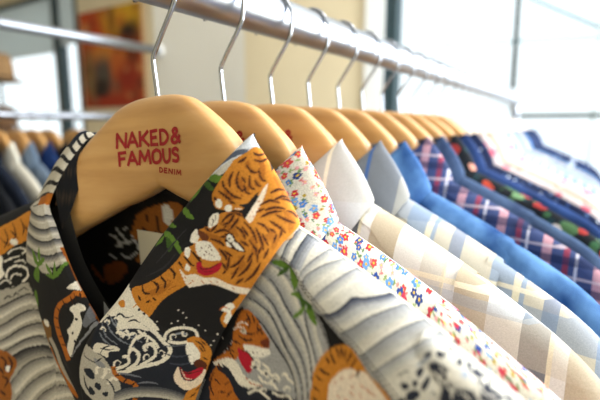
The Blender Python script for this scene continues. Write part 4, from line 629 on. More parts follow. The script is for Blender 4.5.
Y 114 1761 4161 183 -476 156 -541 114 -553 79 -548 124 -437 142 -353 123 -400 109 -413 97 -387 98 -1053 103 0 23 0 -101 3 -101 1197 -91 280 -109 413 -122 400 -137 363 -122 439 -84 535 -114 545 -153 530 -179 471
Y 115 1790 4172 180 -472 154 -532 114 -547 83 -538 122 -438 139 -352 121 -413 110 -400 95 -333 98 -1147 101 0 22 0 -99 149 -100 1086 -90 285 -110 400 -120 400 -133 375 -120 439 -88 526 -114 538 -151 523 -176 465
Y 116 1820 4182 176 -466 152 -525 114 -540 87 -528 120 -440 135 -372 120 -408 109 -383 90 -287 101 -1128 100 -105 22 0 -97 293 -97 963 -92 304 -109 400 -119 400 -129 373 -118 440 -93 516 -113 533 -150 515 -171 459
Y 117 1849 4193 173 -461 149 -517 114 -534 91 -520 119 -440 131 -380 118 -381 110 -400 91 -310 98 -1000 98 -250 22 0 -95 437 -94 831 -94 332 -109 386 -117 393 -125 394 -117 437 -97 508 -113 527 -147 501 -168 463
Y 118 1878 4205 169 -457 148 -510 113 -528 96 -511 117 -440 126 -388 118 -400 109 -371 93 -334 95 -873 96 -393 22 0 -93 579 -91 714 -96 347 -109 386 -116 382 -121 398 -115 442 -101 498 -113 522 -144 502 -166 452
Y 119 1907 4218 166 -453 145 -504 113 -523 100 -501 116 -441 122 -396 116 -374 109 -386 95 -358 92 -746 94 -536 21 0 -91 973 -89 360 -97 333 -108 387 -114 384 -118 406 -114 441 -104 490 -112 516 -143 496 -162 451
Y 120 1767 4178 60 -156 87 -212 83 -223 70 -237 62 -248 52 -230 41 -207 32 -193 29 -181 22 -166 18 -142 29 -139 51 -135 70 -152 89 -224 115 -400 121 -453 93 -307 80 -1026 73 -147 52 0 -7 0 -52 0 -76 44 -82 1036 -97 360 -121 440 -113 373 -86 227 -70 140 -59 156 -40 182 -21 165 -20 162 -28 178 -29 188 -37 199 -49 224 -57 243 -64 230 -77 223 -85 216 -60 161
Y 119 1935 4237 163 -449 143 -496 112 -517 103 -490 114 -441 118 -404 115 -374 109 -386 97 -358 89 -349 92 -973 48 0 -94 398 -92 865 -90 324 -105 386 -111 403 -117 413 -115 444 -107 492 -115 521 -142 508 -159 470
Y 121 1982 4225 159 -466 143 -505 114 -521 106 -491 115 -442 118 -413 111 -401 105 -386 93 -332 91 -813 92 -455 48 0 -94 119 -96 1115 -85 273 -100 413 -108 403 -117 420 -116 448 -109 492 -117 524 -142 519 -156 488
Y 122 2028 4216 156 -485 143 -516 116 -524 108 -492 117 -446 116 -419 110 -401 100 -400 86 -288 96 -1071 94 -174 48 0 -95 0 -92 1080 -89 347 -95 413 -105 440 -117 418 -117 450 -111 494 -119 524 -142 526 -153 515
Y 123 2074 4209 153 -506 143 -528 118 -525 110 -493 118 -450 116 -414 106 -440 96 -400 90 -333 91 -1120 95 0 48 0 -96 0 -94 973 -86 387 -91 426 -102 433 -116 434 -119 453 -112 495 -122 525 -142 543 -150 532
Y 124 2201 4100 145 -514 133 -514 108 -506 104 -476 107 -448 103 -429 95 -444 89 -404 89 -365 93 -1000 96 0 71 0 -97 0 -95 973 -89 374 -91 399 -96 432 -103 441 -107 454 -105 478 -110 509 -131 530 -140 521
Y 125 2256 4109 141 -518 131 -528 110 -509 105 -478 107 -450 103 -442 96 -438 90 -399 89 -374 95 -973 97 0 70 0 -98 0 -96 698 -90 625 -91 410 -97 424 -104 444 -106 457 -107 481 -111 511 -129 535 -137 533
Y 126 2310 4117 138 -531 130 -533 111 -511 106 -480 107 -456 103 -444 97 -429 91 -400 89 -360 96 -973 98 0 69 0 -99 0 -96 630 -91 677 -92 399 -98 429 -104 447 -106 461 -108 483 -112 514 -128 541 -134 539
Y 127 2364 4120 134 -538 128 -539 113 -514 107 -483 107 -459 103 -447 98 -434 92 -386 90 -673 97 -647 99 0 69 0 -100 0 -98 562 -92 731 -93 381 -98 439 -104 449 -107 465 -108 485 -114 517 -126 547 -130 546
Y 128 2417 4122 131 -545 127 -545 113 -516 109 -485 106 -464 104 -448 98 -426 93 -397 92 -717 97 -579 100 0 69 0 -101 0 -99 493 -93 787 -94 373 -99 440 -104 449 -107 468 -109 488 -115 520 -125 552 -127 553
Y 129 2211 4106 68 -232 95 -336 93 -354 75 -326 67 -325 71 -326 82 -343 84 -353 78 -334 63 -290 57 -260 63 -289 88 -365 103 -973 76 0 -4 0 -76 0 -106 973 -91 343 -64 284 -58 266 -64 282 -78 335 -85 355 -82 349 -71 333 -66 326 -72 324 -89 354 -93 341 -67 232
Y 130 2473 4125 127 -553 125 -551 115 -520 110 -487 106 -467 104 -451 100 -439 93 -375 93 -775 98 -507 101 0 68 0 -103 0 -101 422 -96 845 -93 360 -99 439 -104 451 -105 469 -109 490 -115 521 -123 555 -127 553
Y 131 2530 4108 126 -554 124 -554 115 -520 109 -490 105 -469 104 -452 99 -429 93 -373 95 -835 101 -432 103 0 67 0 -105 0 -104 348 -98 906 -93 347 -99 439 -102 451 -104 471 -109 492 -114 522 -123 557 -125 555
Y 132 2586 4090 126 -554 123 -557 114 -522 109 -492 104 -470 103 -442 99 -440 92 -357 98 -897 103 -359 106 0 67 0 -108 0 -106 276 -102 967 -91 344 -99 427 -102 452 -103 471 -108 492 -114 525 -122 559 -124 557
Y 133 2646 4148 123 -580 122 -583 116 -550 108 -515 106 -492 105 -471 101 -437 90 -344 105 -1176 107 0 111 0 -3 0 -101 0 -99 505 -93 778 -93 386 -98 437 -101 446 -101 468 -106 493 -111 530 -117 554 -118 551
Y 134 2689 4148 119 -562 117 -555 113 -533 106 -498 102 -473 102 -452 99 -439 91 -371 96 -878 101 -387 103 0 -3 0 -95 0 -91 1040 -88 360 -92 400 -95 418 -97 431 -99 449 -102 476 -108 513 -113 532 -114 529
Y 135 2731 4148 115 -534 113 -538 109 -517 103 -480 100 -454 98 -435 96 -417 92 -405 88 -381 94 -987 96 0 -2 0 -88 311 -87 927 -82 309 -90 381 -92 405 -94 410 -95 432 -99 459 -105 497 -108 509 -110 506
Y 136 2773 4146 110 -511 110 -515 106 -501 100 -463 96 -436 94 -418 93 -406 90 -389 82 -283 90 -1033 89 -191 -3 0 -81 973 -78 350 -83 352 -87 378 -88 387 -89 397 -92 415 -96 441 -102 479 -104 487 -105 484
Y 137 2815 4144 106 -490 105 -492 103 -483 96 -446 93 -419 90 -401 89 -391 88 -381 83 -346 80 -623 83 -672 -3 196 -78 1018 -70 244 -81 354 -83 364 -84 372 -86 381 -88 398 -93 425 -98 459 -100 465 -101 463
Y 129 2655 4148 59 -272 84 -397 85 -397 80 -371 76 -363 73 -341 67 -311 64 -296 68 -306 71 -318 72 -323 71 -235 108 -1218 120 0 88 0 -4 0 -88 0 -123 0 -111 1182 -73 245 -73 322 -71 320 -69 309 -65 301 -67 315 -72 344 -75 365 -78 374 -83 406 -81 392 -58 273
Y 138 2899 4193 112 -482 109 -481 108 -472 102 -434 96 -404 89 -392 83 -387 81 -386 79 -370 74 -332 76 -1053 83 0 -82 1000 -78 351 -83 369 -85 381 -86 389 -90 394 -96 408 -102 435 -108 475 -109 486 -112 491
Y 139 2948 4182 112 -490 109 -485 108 -474 102 -435 96 -407 90 -394 85 -388 84 -385 83 -364 77 -360 80 -1000 82 0 -86 973 -81 360 -86 352 -88 384 -89 391 -91 397 -97 410 -101 437 -107 476 -110 486 -112 499
Y 140 2996 4169 112 -496 110 -488 107 -475 101 -437 97 -410 91 -396 88 -390 87 -384 85 -360 81 -360 85 -973 80 0 -89 707 -86 596 -88 352 -91 384 -91 391 -93 400 -97 413 -100 440 -107 476 -110 490 -112 500
Y 141 3044 4153 112 -499 110 -490 107 -476 101 -439 96 -413 93 -398 90 -392 90 -380 88 -357 85 -580 88 -729 80 0 -92 624 -90 658 -91 344 -95 387 -93 389 -94 402 -97 416 -100 442 -107 478 -110 490 -112 503
Y 142 3092 4137 111 -502 110 -491 107 -477 101 -442 96 -415 94 -401 93 -393 93 -376 91 -352 89 -643 91 -645 81 0 -96 541 -95 727 -94 332 -98 379 -95 394 -95 405 -97 419 -100 445 -107 480 -110 490 -112 504
Y 129 2909 4192 74 -319 106 -461 106 -456 96 -411 93 -389 88 -371 80 -359 76 -357 74 -358 82 -378 78 -639 58 -694 -4 0 -59 660 -81 660 -84 374 -76 359 -77 358 -80 360 -87 372 -92 390 -95 415 -105 464 -102 454 -73 324
Y 143 3184 4093 237 -1099 240 -1079 245 -1222 336 -1693 757 2813 0 1186 -1430 2000
Y 144 3808 1631 3 -85 25 -87 31 -78 34 -71 40 -61 42 -43 49 -29 50 -12 34 27 1 100 -16 138 0 95 31 14 48 -30 49 -47 48 -62 49 -78 51 -73 54 -73 55 -67 45 -25 49 36 39 160 -24 133 -145 239 -212 488 -156 308 -35 -71 20 -261 4 -203 -38 -48 -51 4 -50 -14 -49 -61 -48 -79
Y 144 4309 401 7 -84 20 -88 25 -72 33 -55 40 -43 32 -7 14 59 5 98 13 68 31 7 40 -24 43 -30 51 -48 54 -9 36 54 -3 106 -21 134 -3 120 32 66 50 40 49 67 53 93 52 107 7 93 -75 120 -122 120 -100 13 -42 -160 -18 -253 -23 -170 -37 -59 -41 -31 -39 -21 -37 -5 -36 8 -30 -13 -27 -51 -22 -72
Y 144 3656 2241 11 -105 24 -129 23 -92 22 -39 21 -3 10 43 -8 126 -20 173 -22 119 -24 16 -25 -41
Y 144 3769 2555 9 -132 21 -176 20 -142 19 -89 21 -57 14 -12 8 48 2 93 -5 108 -14 131 -21 149 -21 104 -22 39 -21 -7
Y 144 3580 3189 39 -146 52 -151 44 -97 31 -21 22 33 4 75 -24 142 -44 184 -42 149 -38 94 -36 59 -24 6 -8 -69 5 -125
Y 144 3436 3232 19 -82 39 -105 35 -77 32 -37 29 -8 11 28 -18 96 -36 134 -35 94 -32 18 -32 -16
Y 145 3639 2046 14 -119 37 -212 37 -188 40 -151 42 -127 22 -36 -12 117 -34 207 -37 186 -42 152 -45 132
Y 144 3878 1024 3 -77 15 -105 19 -78 20 -16 24 12 22 -12 16 -77 13 -101 9 -46 6 54 2 108 -7 106 -19 93 -27 91 -27 62 -27 24 -27 -6
Y 144 4015 490 -1 -72 13 -97 16 -54 23 -20 29 -8 27 -4 28 -17 24 7 9 24 -13 60 -28 79 -31 63 -35 37 -38 18
Y 144 3436 3822 25 -112 36 -117 31 -64 26 16 20 67 2 87 -33 128 -51 152 -40 87 -18 -33 -5 -102
Y 13 4070 1363 25 0 37 -3 42 -26 41 -70 37 -80 35 -57 40 -32 44 -20 38 -7 30 9 25 20 17 14 25 -92 -18 -16 -27 -22 -33 -10 -42 7 -47 19 -48 38 -43 71 -38 81 -31 53 -33 19 -34 2 -25 -1
Y 13 3930 1648 20 42 29 55 34 32 41 -19 43 -43 29 -32 7 -79 -29 31 -40 41 -35 16 -28 -28 -28 -54 -20 -41
Y 13 4229 1667 17 -84 24 -110 21 -70 25 -29 34 -17 26 -10 14 -88 -26 10 -38 18 -42 53 -35 114 -27 124 -18 86
Y 13 4626 546 -16 68 -22 102 -4 94 32 43 45 80 32 53 13 -80 -32 -40 -43 -80 -22 -42 5 -38 18 -66 15 -53
Y 146 4276 960 10 -87 28 -123 28 -89 26 -31 27 5 16 33 -2 78 -14 108 -21 80 -34 39 -42 12
F 147 4790 -107 -1781 107 -1413 560 -906 -307 -297 1950 3436 1076
F 8 3528 434 -101 -50 -185 13 -174 10 -127 -11 -115 -14 -115 -13 -112 -32 -110 -31 -130 26 -153 119 -116 146 -49 106 46 48 104 23 112 16 103 12 110 5 109 12 99 30 98 37 116 27 160 25 178 15 133 -33 78 -131 45 -195
F 15 2957 459 -47 70 -61 92 -37 71 8 45 28 38 21 27 -11 6 -31 -21 -40 -35 -12 -53 43 -78 72 -93 57 -70
F 15 2794 399 -55 73 -63 92 -38 71 7 45 27 38 21 27 -11 6 -31 -21 -39 -35 -11 -52 44 -78 74 -94 65 -72
F 15 2616 380 -53 61 -58 77 -40 63 -7 46 6 42 5 30 -11 5 -17 -25 -17 -40 5 -52 46 -69 69 -79 62 -60
F 15 3006 618 -110 96 -121 80 -7 -3 106 -89 125 -88
F 15 2470 518 -88 102 -104 91 -9 -1 84 -96 109 -98
F 15 2792 538 -141 118 -149 100 -7 -4 134 -108 156 -110
F 15 2617 668 90 54 70 67 -10 6 -92 -53 -69 -67
F 28 2732 926 -18 -13 -27 -18 -36 -11 -54 -5 -65 1 -61 6 -57 13 -53 18 -19 8 12 7 39 15 31 10 -27 21 -31 -10 -43 -16 -18 -25 43 -28 62 -21 66 -16 67 -7 71 0 59 4 43 14 30 19 19 14
F 28 2817 1032 -48 -9 -68 -12 -67 -9 -67 -3 -69 1 -49 1 11 -24 49 -1 71 0 71 2 70 9 69 12 47 9
F 28 2732 1260 -5 -29 -9 -41 -22 -29 -42 -17 -60 -11 -66 -2 -77 10 -84 18 -59 21 -32 28 -16 35 2 30 32 22 56 22 43 15 -33 25 -44 -16 -62 -23 -42 -31 -5 -40 21 -45 48 -41 78 -29 95 -21 88 -11 78 2 70 12 55 23 29 39 10 44 5 31
F 28 2644 1299 -20 -22 -28 -30 -33 -16 -54 5 -72 15 -53 12 -7 -20 53 -12 77 -17 72 -4 48 21 32 32 20 23
F 28 3035 896 -47 -15 -74 33 -54 42 -9 44 11 54 3 48 -31 37 -40 31 -8 27 55 37 88 35 67 -11 29 -102 13 -151
F 28 2744 706 -35 -6 -59 6 -50 14 -36 27 -27 35 -3 24 35 6 59 -4 49 -13 36 -27 27 -37
F 28 2886 1334 -36 -15 -50 -19 -44 -7 -45 15 -51 28 -37 21 -21 -12 37 -21 56 -30 62 -20 61 7 54 21 37 15
F 28 2585 1058 -54 0 -74 -1 -56 5 -36 15 -36 24 -27 18 -10 -3 19 -21 33 -30 53 -24 70 -4 72 6 50 7
F 148 4299 1409 -1451 4 -284 -31 -330 -26 -197 233 -286 506 -637 290 -144 325 2859 569
F 3 2797 1556 -30 -13 -39 -18 -27 -8 -22 4 -35 11 -28 8 -7 -6 20 -14 34 -18 48 -9 43 15 33 24 20 18
F 3 2608 1539 -30 -17 -39 -24 -26 -11 -21 6 -36 17 -28 13 -9 -4 20 -17 34 -23 49 -12 43 17 32 29 20 22
F 3 2467 1470 -42 -12 -56 -16 -45 -8 -29 4 -34 12 -26 9 -6 -4 20 -13 34 -18 48 -8 54 12 52 20 36 17
F 3 2940 1409 -53 -11 -74 -13 -62 -6 -38 9 -44 19 -60 10 -71 -12 -70 -20 -49 -15 8 -7 52 10 73 14 62 6 38 -10 44 -18 61 -11 71 11 70 21 49 15
F 149 3141 1696 -99 -24 -98 -24 -99 -23 -97 -23 -97 -22 -98 -21 -98 -21 -99 -20 -103 -13 -109 6 -104 27 -25 31 108 -25 112 -8 107 13 102 19 100 21 98 23 98 25 98 25 100 24 102 23 103 22
F 150 3142 1724 -102 -23 -101 -22 -100 -24 -98 -25 -97 -24 -98 -23 -100 -21 -101 -19 -106 -13 -112 7 -107 25 -25 31 111 -23 114 -9 110 11 105 19 102 22 99 25 98 27 98 27 102 25 105 21 105 21
F 151 3144 1752 -105 -21 -104 -22 -101 -24 -99 -27 -97 -27 -100 -24 -101 -22 -104 -19 -109 -11 -114 8 -110 24 -24 30 113 -22 117 -9 112 10 108 19 104 22 100 26 98 30 99 29 103 25 107 21 109 19
F 152 3146 1780 -108 -20 -107 -20 -103 -25 -99 -29 -98 -29 -100 -26 -103 -22 -107 -19 -111 -10 -117 9 -112 22 -25 30 116 -21 120 -10 115 10 110 18 106 23 101 28 98 31 99 32 105 25 110 20 112 17
F 153 3147 1807 -111 -17 -109 -20 -104 -26 -100 -31 -98 -31 -100 -27 -106 -23 -109 -18 -115 -10 -118 10 -116 21 -25 30 120 -19 121 -11 119 8 112 18 108 23 102 30 98 34 100 33 106 27 113 19 115 15
F 154 3139 1703 -60 -13 -88 -18 -98 -21 -105 -24 -115 -27 -114 -25 -116 -25 -115 -23 -98 -13 -78 5 -67 14 -46 11 -5 -5 46 -13 67 -19 88 -8 105 10 118 22 116 25 114 25 114 28 104 26 95 24 84 23 59 15
F 149 3158 1946 -117 -25 -116 -26 -113 -29 -107 -35 -105 -36 -107 -33 -112 -29 -118 -23 -125 -15 -130 4 -116 30 -25 28 120 -28 133 -4 128 15 121 24 114 30 109 34 107 37 109 35 115 29 119 26 119 25
F 150 3161 1974 -119 -26 -118 -26 -115 -29 -109 -35 -106 -37 -109 -34 -114 -29 -120 -24 -127 -15 -132 4 -120 28 -25 28 124 -25 135 -6 130 16 123 24 116 31 111 35 108 38 111 35 117 30 120 26 122 25
F 151 3163 2001 -121 -25 -120 -26 -116 -29 -111 -36 -107 -37 -111 -35 -116 -31 -122 -24 -130 -16 -134 6 -123 26 -25 28 127 -24 137 -6 133 16 126 25 118 31 112 36 110 39 112 36 119 29 122 26 124 26
F 152 3166 2029 -123 -26 -122 -26 -118 -29 -112 -36 -109 -38 -112 -36 -118 -31 -125 -25 -132 -16 -137 6 -126 24 -24 28 129 -23 140 -6 136 16 127 26 120 32 114 37 111 39 115 37 120 30 124 26 125 25
F 153 3169 2056 -125 -25 -124 -26 -120 -30 -113 -36 -111 -39 -114 -37 -119 -32 -127 -26 -136 -16 -139 6 -129 23 -24 27 133 -20 141 -7 139 17 130 26 122 33 116 38 112 40 116 37 122 30 126 26 127 26
F 154 3157 1953 -87 -17 -124 -25 -130 -31 -129 -40 -132 -44 -126 -37 -122 -27 -117 -20 -99 -9 -82 5 -69 15 -48 12 -6 -5 46 -13 69 -20 90 -9 108 7 122 19 124 27 127 37 132 46 124 42 126 33 121 29 86 19
F 149 3179 2154 -129 -33 -127 -32 -125 -35 -118 -41 -116 -42 -121 -39 -131 -32 -138 -24 -147 -17 -149 3 -136 20 -12 27 139 -16 150 -3 148 17 140 25 131 32 123 38 118 41 120 39 125 34 128 31 130 31
F 150 3181 2173 -129 -32 -128 -31 -126 -33 -119 -40 -118 -42 -122 -38 -131 -31 -140 -25 -148 -17 -150 2 -138 18 -12 27 141 -14 151 -2 150 17 141 25 132 32 123 37 120 41 121 38 126 32 129 30 130 30
F 151 3183 2192 -130 -30 -128 -31 -126 -32 -121 -38 -119 -41 -123 -38 -132 -31 -141 -25 -149 -17 -151 2 -140 15 -12 26 143 -11 152 -1 150 17 142 25 133 32 125 37 121 39 122 37 127 31 129 29 131 29
F 152 3185 2211 -130 -29 -129 -29 -127 -32 -122 -37 -120 -39 -125 -37 -133 -32 -141 -25 -151 -17 -151 1 -143 12 -11 27 144 -8 153 -1 152 17 143 26 134 31 126 37 122 38 124 35 127 30 130 28 131 28
F 153 3188 2230 -131 -28 -130 -28 -127 -31 -124 -35 -121 -38 -126 -37 -134 -32 -143 -25 -151 -17 -153 1 -144 8 -11 27 146 -5 154 0 153 16 144 27 135 31 127 36 124 38 124 33 128 29 131 27 131 27
F 154 3177 2160 -100 -25 -143 -33 -144 -38 -130 -43 -130 -47 -130 -40 -136 -30 -141 -23 -124 -14 -105 2 -90 11 -61 8 -6 -5 60 -10 90 -15 112 -5 131 11 145 22 140 31 132 40 129 48 126 45 139 40 141 38 99 25
F 149 3117 2303 -120 -37 -120 -37 -118 -36 -116 -39 -117 -41 -122 -37 -131 -31 -141 -25 -149 -12 -147 4 -138 10 -24 29 128 -10 137 -3 141 10 135 21 127 27 118 32 112 36 110 36 108 36 107 38 107 38
F 150 3027 2310 -110 -38 -110 -37 -110 -36 -111 -37 -113 -37 -118 -33 -128 -28 -137 -22 -142 -10 -139 4 -130 9 -24 28 120 -8 128 -4 134 9 130 18 124 23 115 29 109 32 105 34 101 36 97 38 97 39
F 151 2937 2317 -99 -39 -100 -38 -103 -36 -106 -34 -109 -33 -116 -29 -125 -25 -131 -19 -136 -9 -131 4 -121 9 -24 27 111 -8 120 -3 126 7 126 15 119 20 113 25 106 28 100 32 94 36 89 38 86 40
F 152 2848 2324 -89 -40 -90 -39 -96 -35 -102 -33 -106 -29 -113 -25 -121 -21 -127 -16 -128 -8 -122 4 -113 8 -23 46 103 -26 110 -3 118 5 120 12 115 17 110 20 104 25 96 30 87 35 80 40 77 41
F 153 2760 2330 -79 -41 -82 -39 -89 -36 -98 -30 -103 -25 -111 -22 -117 -17 -121 -13 -120 -6 -113 3 -105 32 -22 -10 94 6 101 -3 110 3 113 9 111 14 107 16 101 21 92 28 81 35 72 41 68 42
F 154 3102 2307 -102 -31 -144 -42 -138 -41 -117 -39 -113 -39 -114 -33 -119 -27 -124 -23 -118 -14 -121 -1 -116 6 -79 5 -4 -5 77 -7 116 -10 126 -2 126 12 127 21 123 28 115 34 112 39 114 41 135 44 141 46 101 32
F 155 2892 2371 -96 -44 -98 -43 -101 -40 -106 -37 -115 -31 -124 -26 -133 -21 -138 -18 -139 -10 -126 7 -112 7 -28 -1 107 27 121 -8 135 8 138 17 132 22 123 27 114 32 106 37 100 40 97 42 94 42
F 156 2852 2395 -96 -42 -96 -42 -100 -40 -106 -37 -114 -32 -124 -27 -132 -22 -138 -17 -135 -8 -122 7 -108 -24 -27 18 103 39 115 -9 132 6 136 17 132 22 124 28 113 34 106 36 99 40 96 40 93 42
F 157 2811 2419 -94 -42 -95 -41 -100 -39 -105 -37 -114 -33 -123 -28 -133 -22 -136 -17 -132 -6 -117 8 -103 -36 -26 19 97 50 111 -11 127 5 134 16 133 23 123 29 113 34 105 37 100 39 95 40 93 40
F 158 2772 2443 -93 -41 -95 -40 -100 -39 -105 -37 -113 -34 -124 -29 -132 -23 -135 -16 -128 -5 -112 10 -98 -47 -25 19 92 52 106 -3 122 2 133 16 131 22 123 31 113 36 106 37 99 38 95 39 92 40
F 159 2808 2651 -81 -66 -84 -65 -92 -62 -102 -59 -121 -52 -139 -43 -153 -38 -162 -28 -154 -13 -132 -9 -114 -63 -31 4 110 45 129 44 152 13 159 32 156 40 141 46 124 53 104 59 94 63 87 64 83 65
F 160 2787 2675 -83 -65 -86 -65 -93 -62 -104 -59 -123 -53 -141 -45 -155 -40 -160 -31 -152 -13 -130 -40 -111 -46 -30 5 107 44 126 57 149 14 158 35 156 42 144 47 126 54 107 60 96 62 88 65 85 64
F 161 2767 2699 -85 -65 -88 -64 -96 -62 -106 -60 -125 -53 -143 -47 -156 -42 -159 -34 -149 -14 -127 -54 -108 -44 -30 6 105 42 123 91 146 -6 156 37 156 44 146 49 129 55 109 60 98 63 91 64 87 64
F 162 2746 2723 -87 -64 -90 -64 -97 -63 -109 -60 -128 -55 -145 -48 -157 -44 -156 -36 -147 -15 -123 -67 -106 -42 -29 6 103 40 119 75 143 23 153 39 156 47 149 50 131 56 112 61 100 63 93 64 89 64
F 153 2725 2747 -88 -64 -93 -64 -100 -63 -111 -60 -130 -56 -148 -50 -156 -47 -154 -38 -144 -25 -120 -70 -104 -40 -28 7 101 38 116 53 140 58 149 40 155 49 151 52 134 57 114 62 104 63 96 64 91 63
F 163 2802 2656 -79 -63 -117 -87 -119 -75 -104 -50 -106 -39 -116 -34 -133 -32 -139 -27 -125 -16 -119 0 -105 -48 -68 -29 -4 -6 67 27 103 48 122 -3 132 15 144 27 135 32 118 34 108 42 105 52 116 77 112 89 78 63
F 159 2773 2881 -93 -71 -98 -71 -107 -70 -122 -68 -143 -64 -162 -61 -170 -57 -167 -45 -153 -59 -127 -58 -112 -46 -27 12 105 39 118 52 143 77 158 43 166 56 164 61 147 64 123 68 108 70 98 71 92 70
F 160 2726 2892 -92 -71 -98 -70 -108 -70 -123 -69 -146 -64 -164 -61 -167 -56 -159 -43 -145 -74 -121 -53 -106 -40 -27 13 100 34 112 46 135 116 151 16 160 54 164 60 150 65 125 69 110 70 97 70 92 70
F 161 2678 2902 -92 -70 -97 -71 -109 -70 -126 -68 -148 -65 -164 -60 -163 -55 -151 -19 -137 -110 -114 -48 -101 -35 -27 14 95 29 107 41 127 73 142 70 154 52 163 59 151 65 128 69 111 70 98 71 92 70
F 162 2629 2911 -91 -69 -99 -71 -110 -70 -127 -69 -151 -65 -163 -59 -156 -53 -144 -66 -130 -74 -107 -43 -96 -30 -26 14 90 24 101 37 120 69 135 85 146 49 159 57 152 65 131 69 112 71 100 71 92 69
F 153 2580 2920 -92 -70 -100 -70 -112 -71 -130 -69 -152 -65 -160 -57 -148 -51 -136 -81 -123 -70 -102 -37 -91 -26 -26 15 86 20 96 32 114 64 127 99 138 47 153 55 152 63 132 70 114 71 102 71 93 70
F 163 2763 2884 -91 -69 -137 -96 -146 -88 -140 -66 -148 -59 -145 -50 -126 -41 -108 -30 -103 -3 -118 -89 -111 -48 -73 -29 -3 -7 72 28 110 44 120 100 112 -7 115 31 129 41 145 51 148 60 139 68 142 89 133 98 90 70
F 164 2494 2973 -100 -74 -109 -76 -125 -76 -144 -73 -159 -67 -155 -55 -139 -78 -126 -82 -110 -49 -93 -26 -88 -20 -30 19 84 19 88 23 102 44 116 75 127 95 141 49 149 63 141 71 128 76 113 76 104 74
F 165 2424 2980 -103 -74 -113 -76 -129 -76 -141 -72 -151 -63 -143 -50 -128 -92 -118 -77 -103 -45 -90 -23 -84 -19 -29 20 80 17 84 21 97 41 108 70 117 82 130 69 138 58 134 69 127 74 117 76 108 75
F 166 2348 2985 -107 -75 -116 -76 -128 -75 -136 -69 -140 -59 -132 -56 -119 -94 -110 -71 -97 -41 -86 -22 -80 -17 -30 21 77 15 81 20 91 38 102 64 109 75 119 83 126 53 124 64 122 72 117 75 112 75
F 153 2264 2986 -111 -76 -117 -75 -123 -72 -126 -66 -129 -53 -121 -81 -110 -77 -103 -65 -93 -38 -81 -20 -78 -16 -29 22 74 14 77 18 87 36 96 58 101 70 110 75 114 68 112 59 112 67 113 73 110 75
F 163 2482 2975 -96 -70 -152 -102 -161 -91 -143 -65 -131 -50 -117 -41 -102 -60 -90 -63 -85 -52 -98 -38 -96 -26 -66 -15 -4 -7 65 14 95 22 99 37 92 54 97 79 106 46 120 41 135 53 143 67 157 93 145 102 94 70
F 167 3190 2252 -99 -66 -124 19 -102 24 -57 5 -35 11 -37 19 -55 26 -55 33 -30 36 13 42 38 47 41 44 39 37 41 34 27 39 -1 45 -14 49 2 60 24 82 39 93 65 70 124 58 154 38 105 -53 11 -229 -45 -324
F 15 2972 2303 -33 22 -44 29 -24 24 6 29 21 41 14 30 -16 3 -31 -28 -38 -42 -13 -45 39 -35 61 -23 45 -14
F 15 2793 2294 -16 29 -24 38 -11 33 15 33 29 40 20 30 -15 4 -36 -27 -46 -40 -25 -46 19 -42 41 -35 33 -23
F 15 2966 2567 -36 14 -45 17 -18 12 16 27 39 44 28 34 -13 5 -43 -30 -55 -44 -29 -45 39 -30 62 -10 46 -4
F 15 3041 2756 -43 44 -72 24 -14 -9 42 -43 74 -25
F 15 3038 2438 -42 57 -76 41 -15 -7 41 -57 77 -42
F 13 2851 2424 -28 -8 -37 -2 -24 6 1 19 15 27 18 20 22 9 26 1 18 -6 5 -19 -4 -27
X 168 3254 4999 59 -5068 435 -462 458 2424 -403 3106 -417 0
X 169 2983 720 -14 -676 177 -206 167 93 88 116 -83 4952 -205 0 -258 -1080
X 170 2962 3972 34 -986 15 -667 12 -466 11 -373 9 -360 8 -294 6 -266 4 -267 2 -221 0 -255 -1 -257 14 35 0 252 0 246 -2 214 -4 266 -6 307 -8 253 -9 333 -10 374 -11 479 -13 614 -16 1013
X 171 2992 3959 18 -1040 13 -613 11 -453 11 -400 9 -307 8 -293 6 -240 3 -266 2 -280 0 -227 1 -250 13 37 0 248 -1 249 -2 236 -4 267 -6 239 -7 294 -9 306 -10 387 -11 440 -12 586 -12 1053
X 172 3010 3972 12 -1066 12 -600 11 -466 10 -360 9 -334 8 -293 6 -266 4 -254 2 -226 0 -240 1 -249 13 40 0 242 -1 220 -3 240 -4 253 -6 253 -7 294 -9 333 -10 360 -10 440 -12 573 -10 1013
X 173 3023 3919 11 -1053 11 -573 11 -440 10 -373 8 -307 8 -280 6 -293 4 -213 2 -280 1 -213 1 -245 13 34 -1 243 -1 244 -3 230 -4 267 -6 239 -7 294 -9 306 -9 360 -11 440 -11 573 -10 933
X 174 3034 3839 10 -973 11 -560 11 -440 10 -360 8 -320 8 -293 6 -253 4 -267 2 -226 2 -227 1 -242 13 30 -1 239 -2 213 -3 240 -4 253 -6 267 -7 280 -8 333 -10 360 -11 426 -11 547 -10 933
X 175 2969 4026 31 -960 20 -893 16 -573 12 -427 10 -360 7 -333 3 -333 -1 -334 -1 -244 -4 -9 0 244 -1 329 -4 320 -7 307 -10 386 -11 400 -14 547 -19 853 -31 946
X 170 3054 3972 14 -906 16 -587 15 -413 16 -373 13 -320 11 -320 8 -307 5 -239 2 -307 1 -224 1 -262 15 -23 -1 263 -1 233 -3 266 -4 293 -8 307 -12 307 -13 333 -15 360 -16 440 -16 560 -16 919
X 171 3064 3986 15 -933 16 -560 16 -427 15 -360 14 -346 11 -320 8 -294 4 -253 3 -306 1 -229 1 -263 15 -23 -1 265 -1 236 -3 267 -4 293 -9 307 -11 320 -13 333 -16 373 -16 427 -17 546 -16 947
X 172 3074 3986 16 -933 16 -560 16 -427 16 -360 13 -346 11 -320 9 -307 4 -253 3 -307 1 -232 1 -265 15 -21 -1 265 -2 253 -2 254 -5 293 -8 306 -11 320 -13 374 -16 346 -17 427 -17 560 -17 919
X 173 3083 3959 17 -920 17 -546 17 -414 16 -373 13 -360 11 -320 8 -306 5 -293 2 -267 2 -236 1 -265 15 -21 -1 266 -2 256 -3 267 -4 293 -8 306 -11 320 -13 360 -16 360 -18 440 -18 547 -18 853
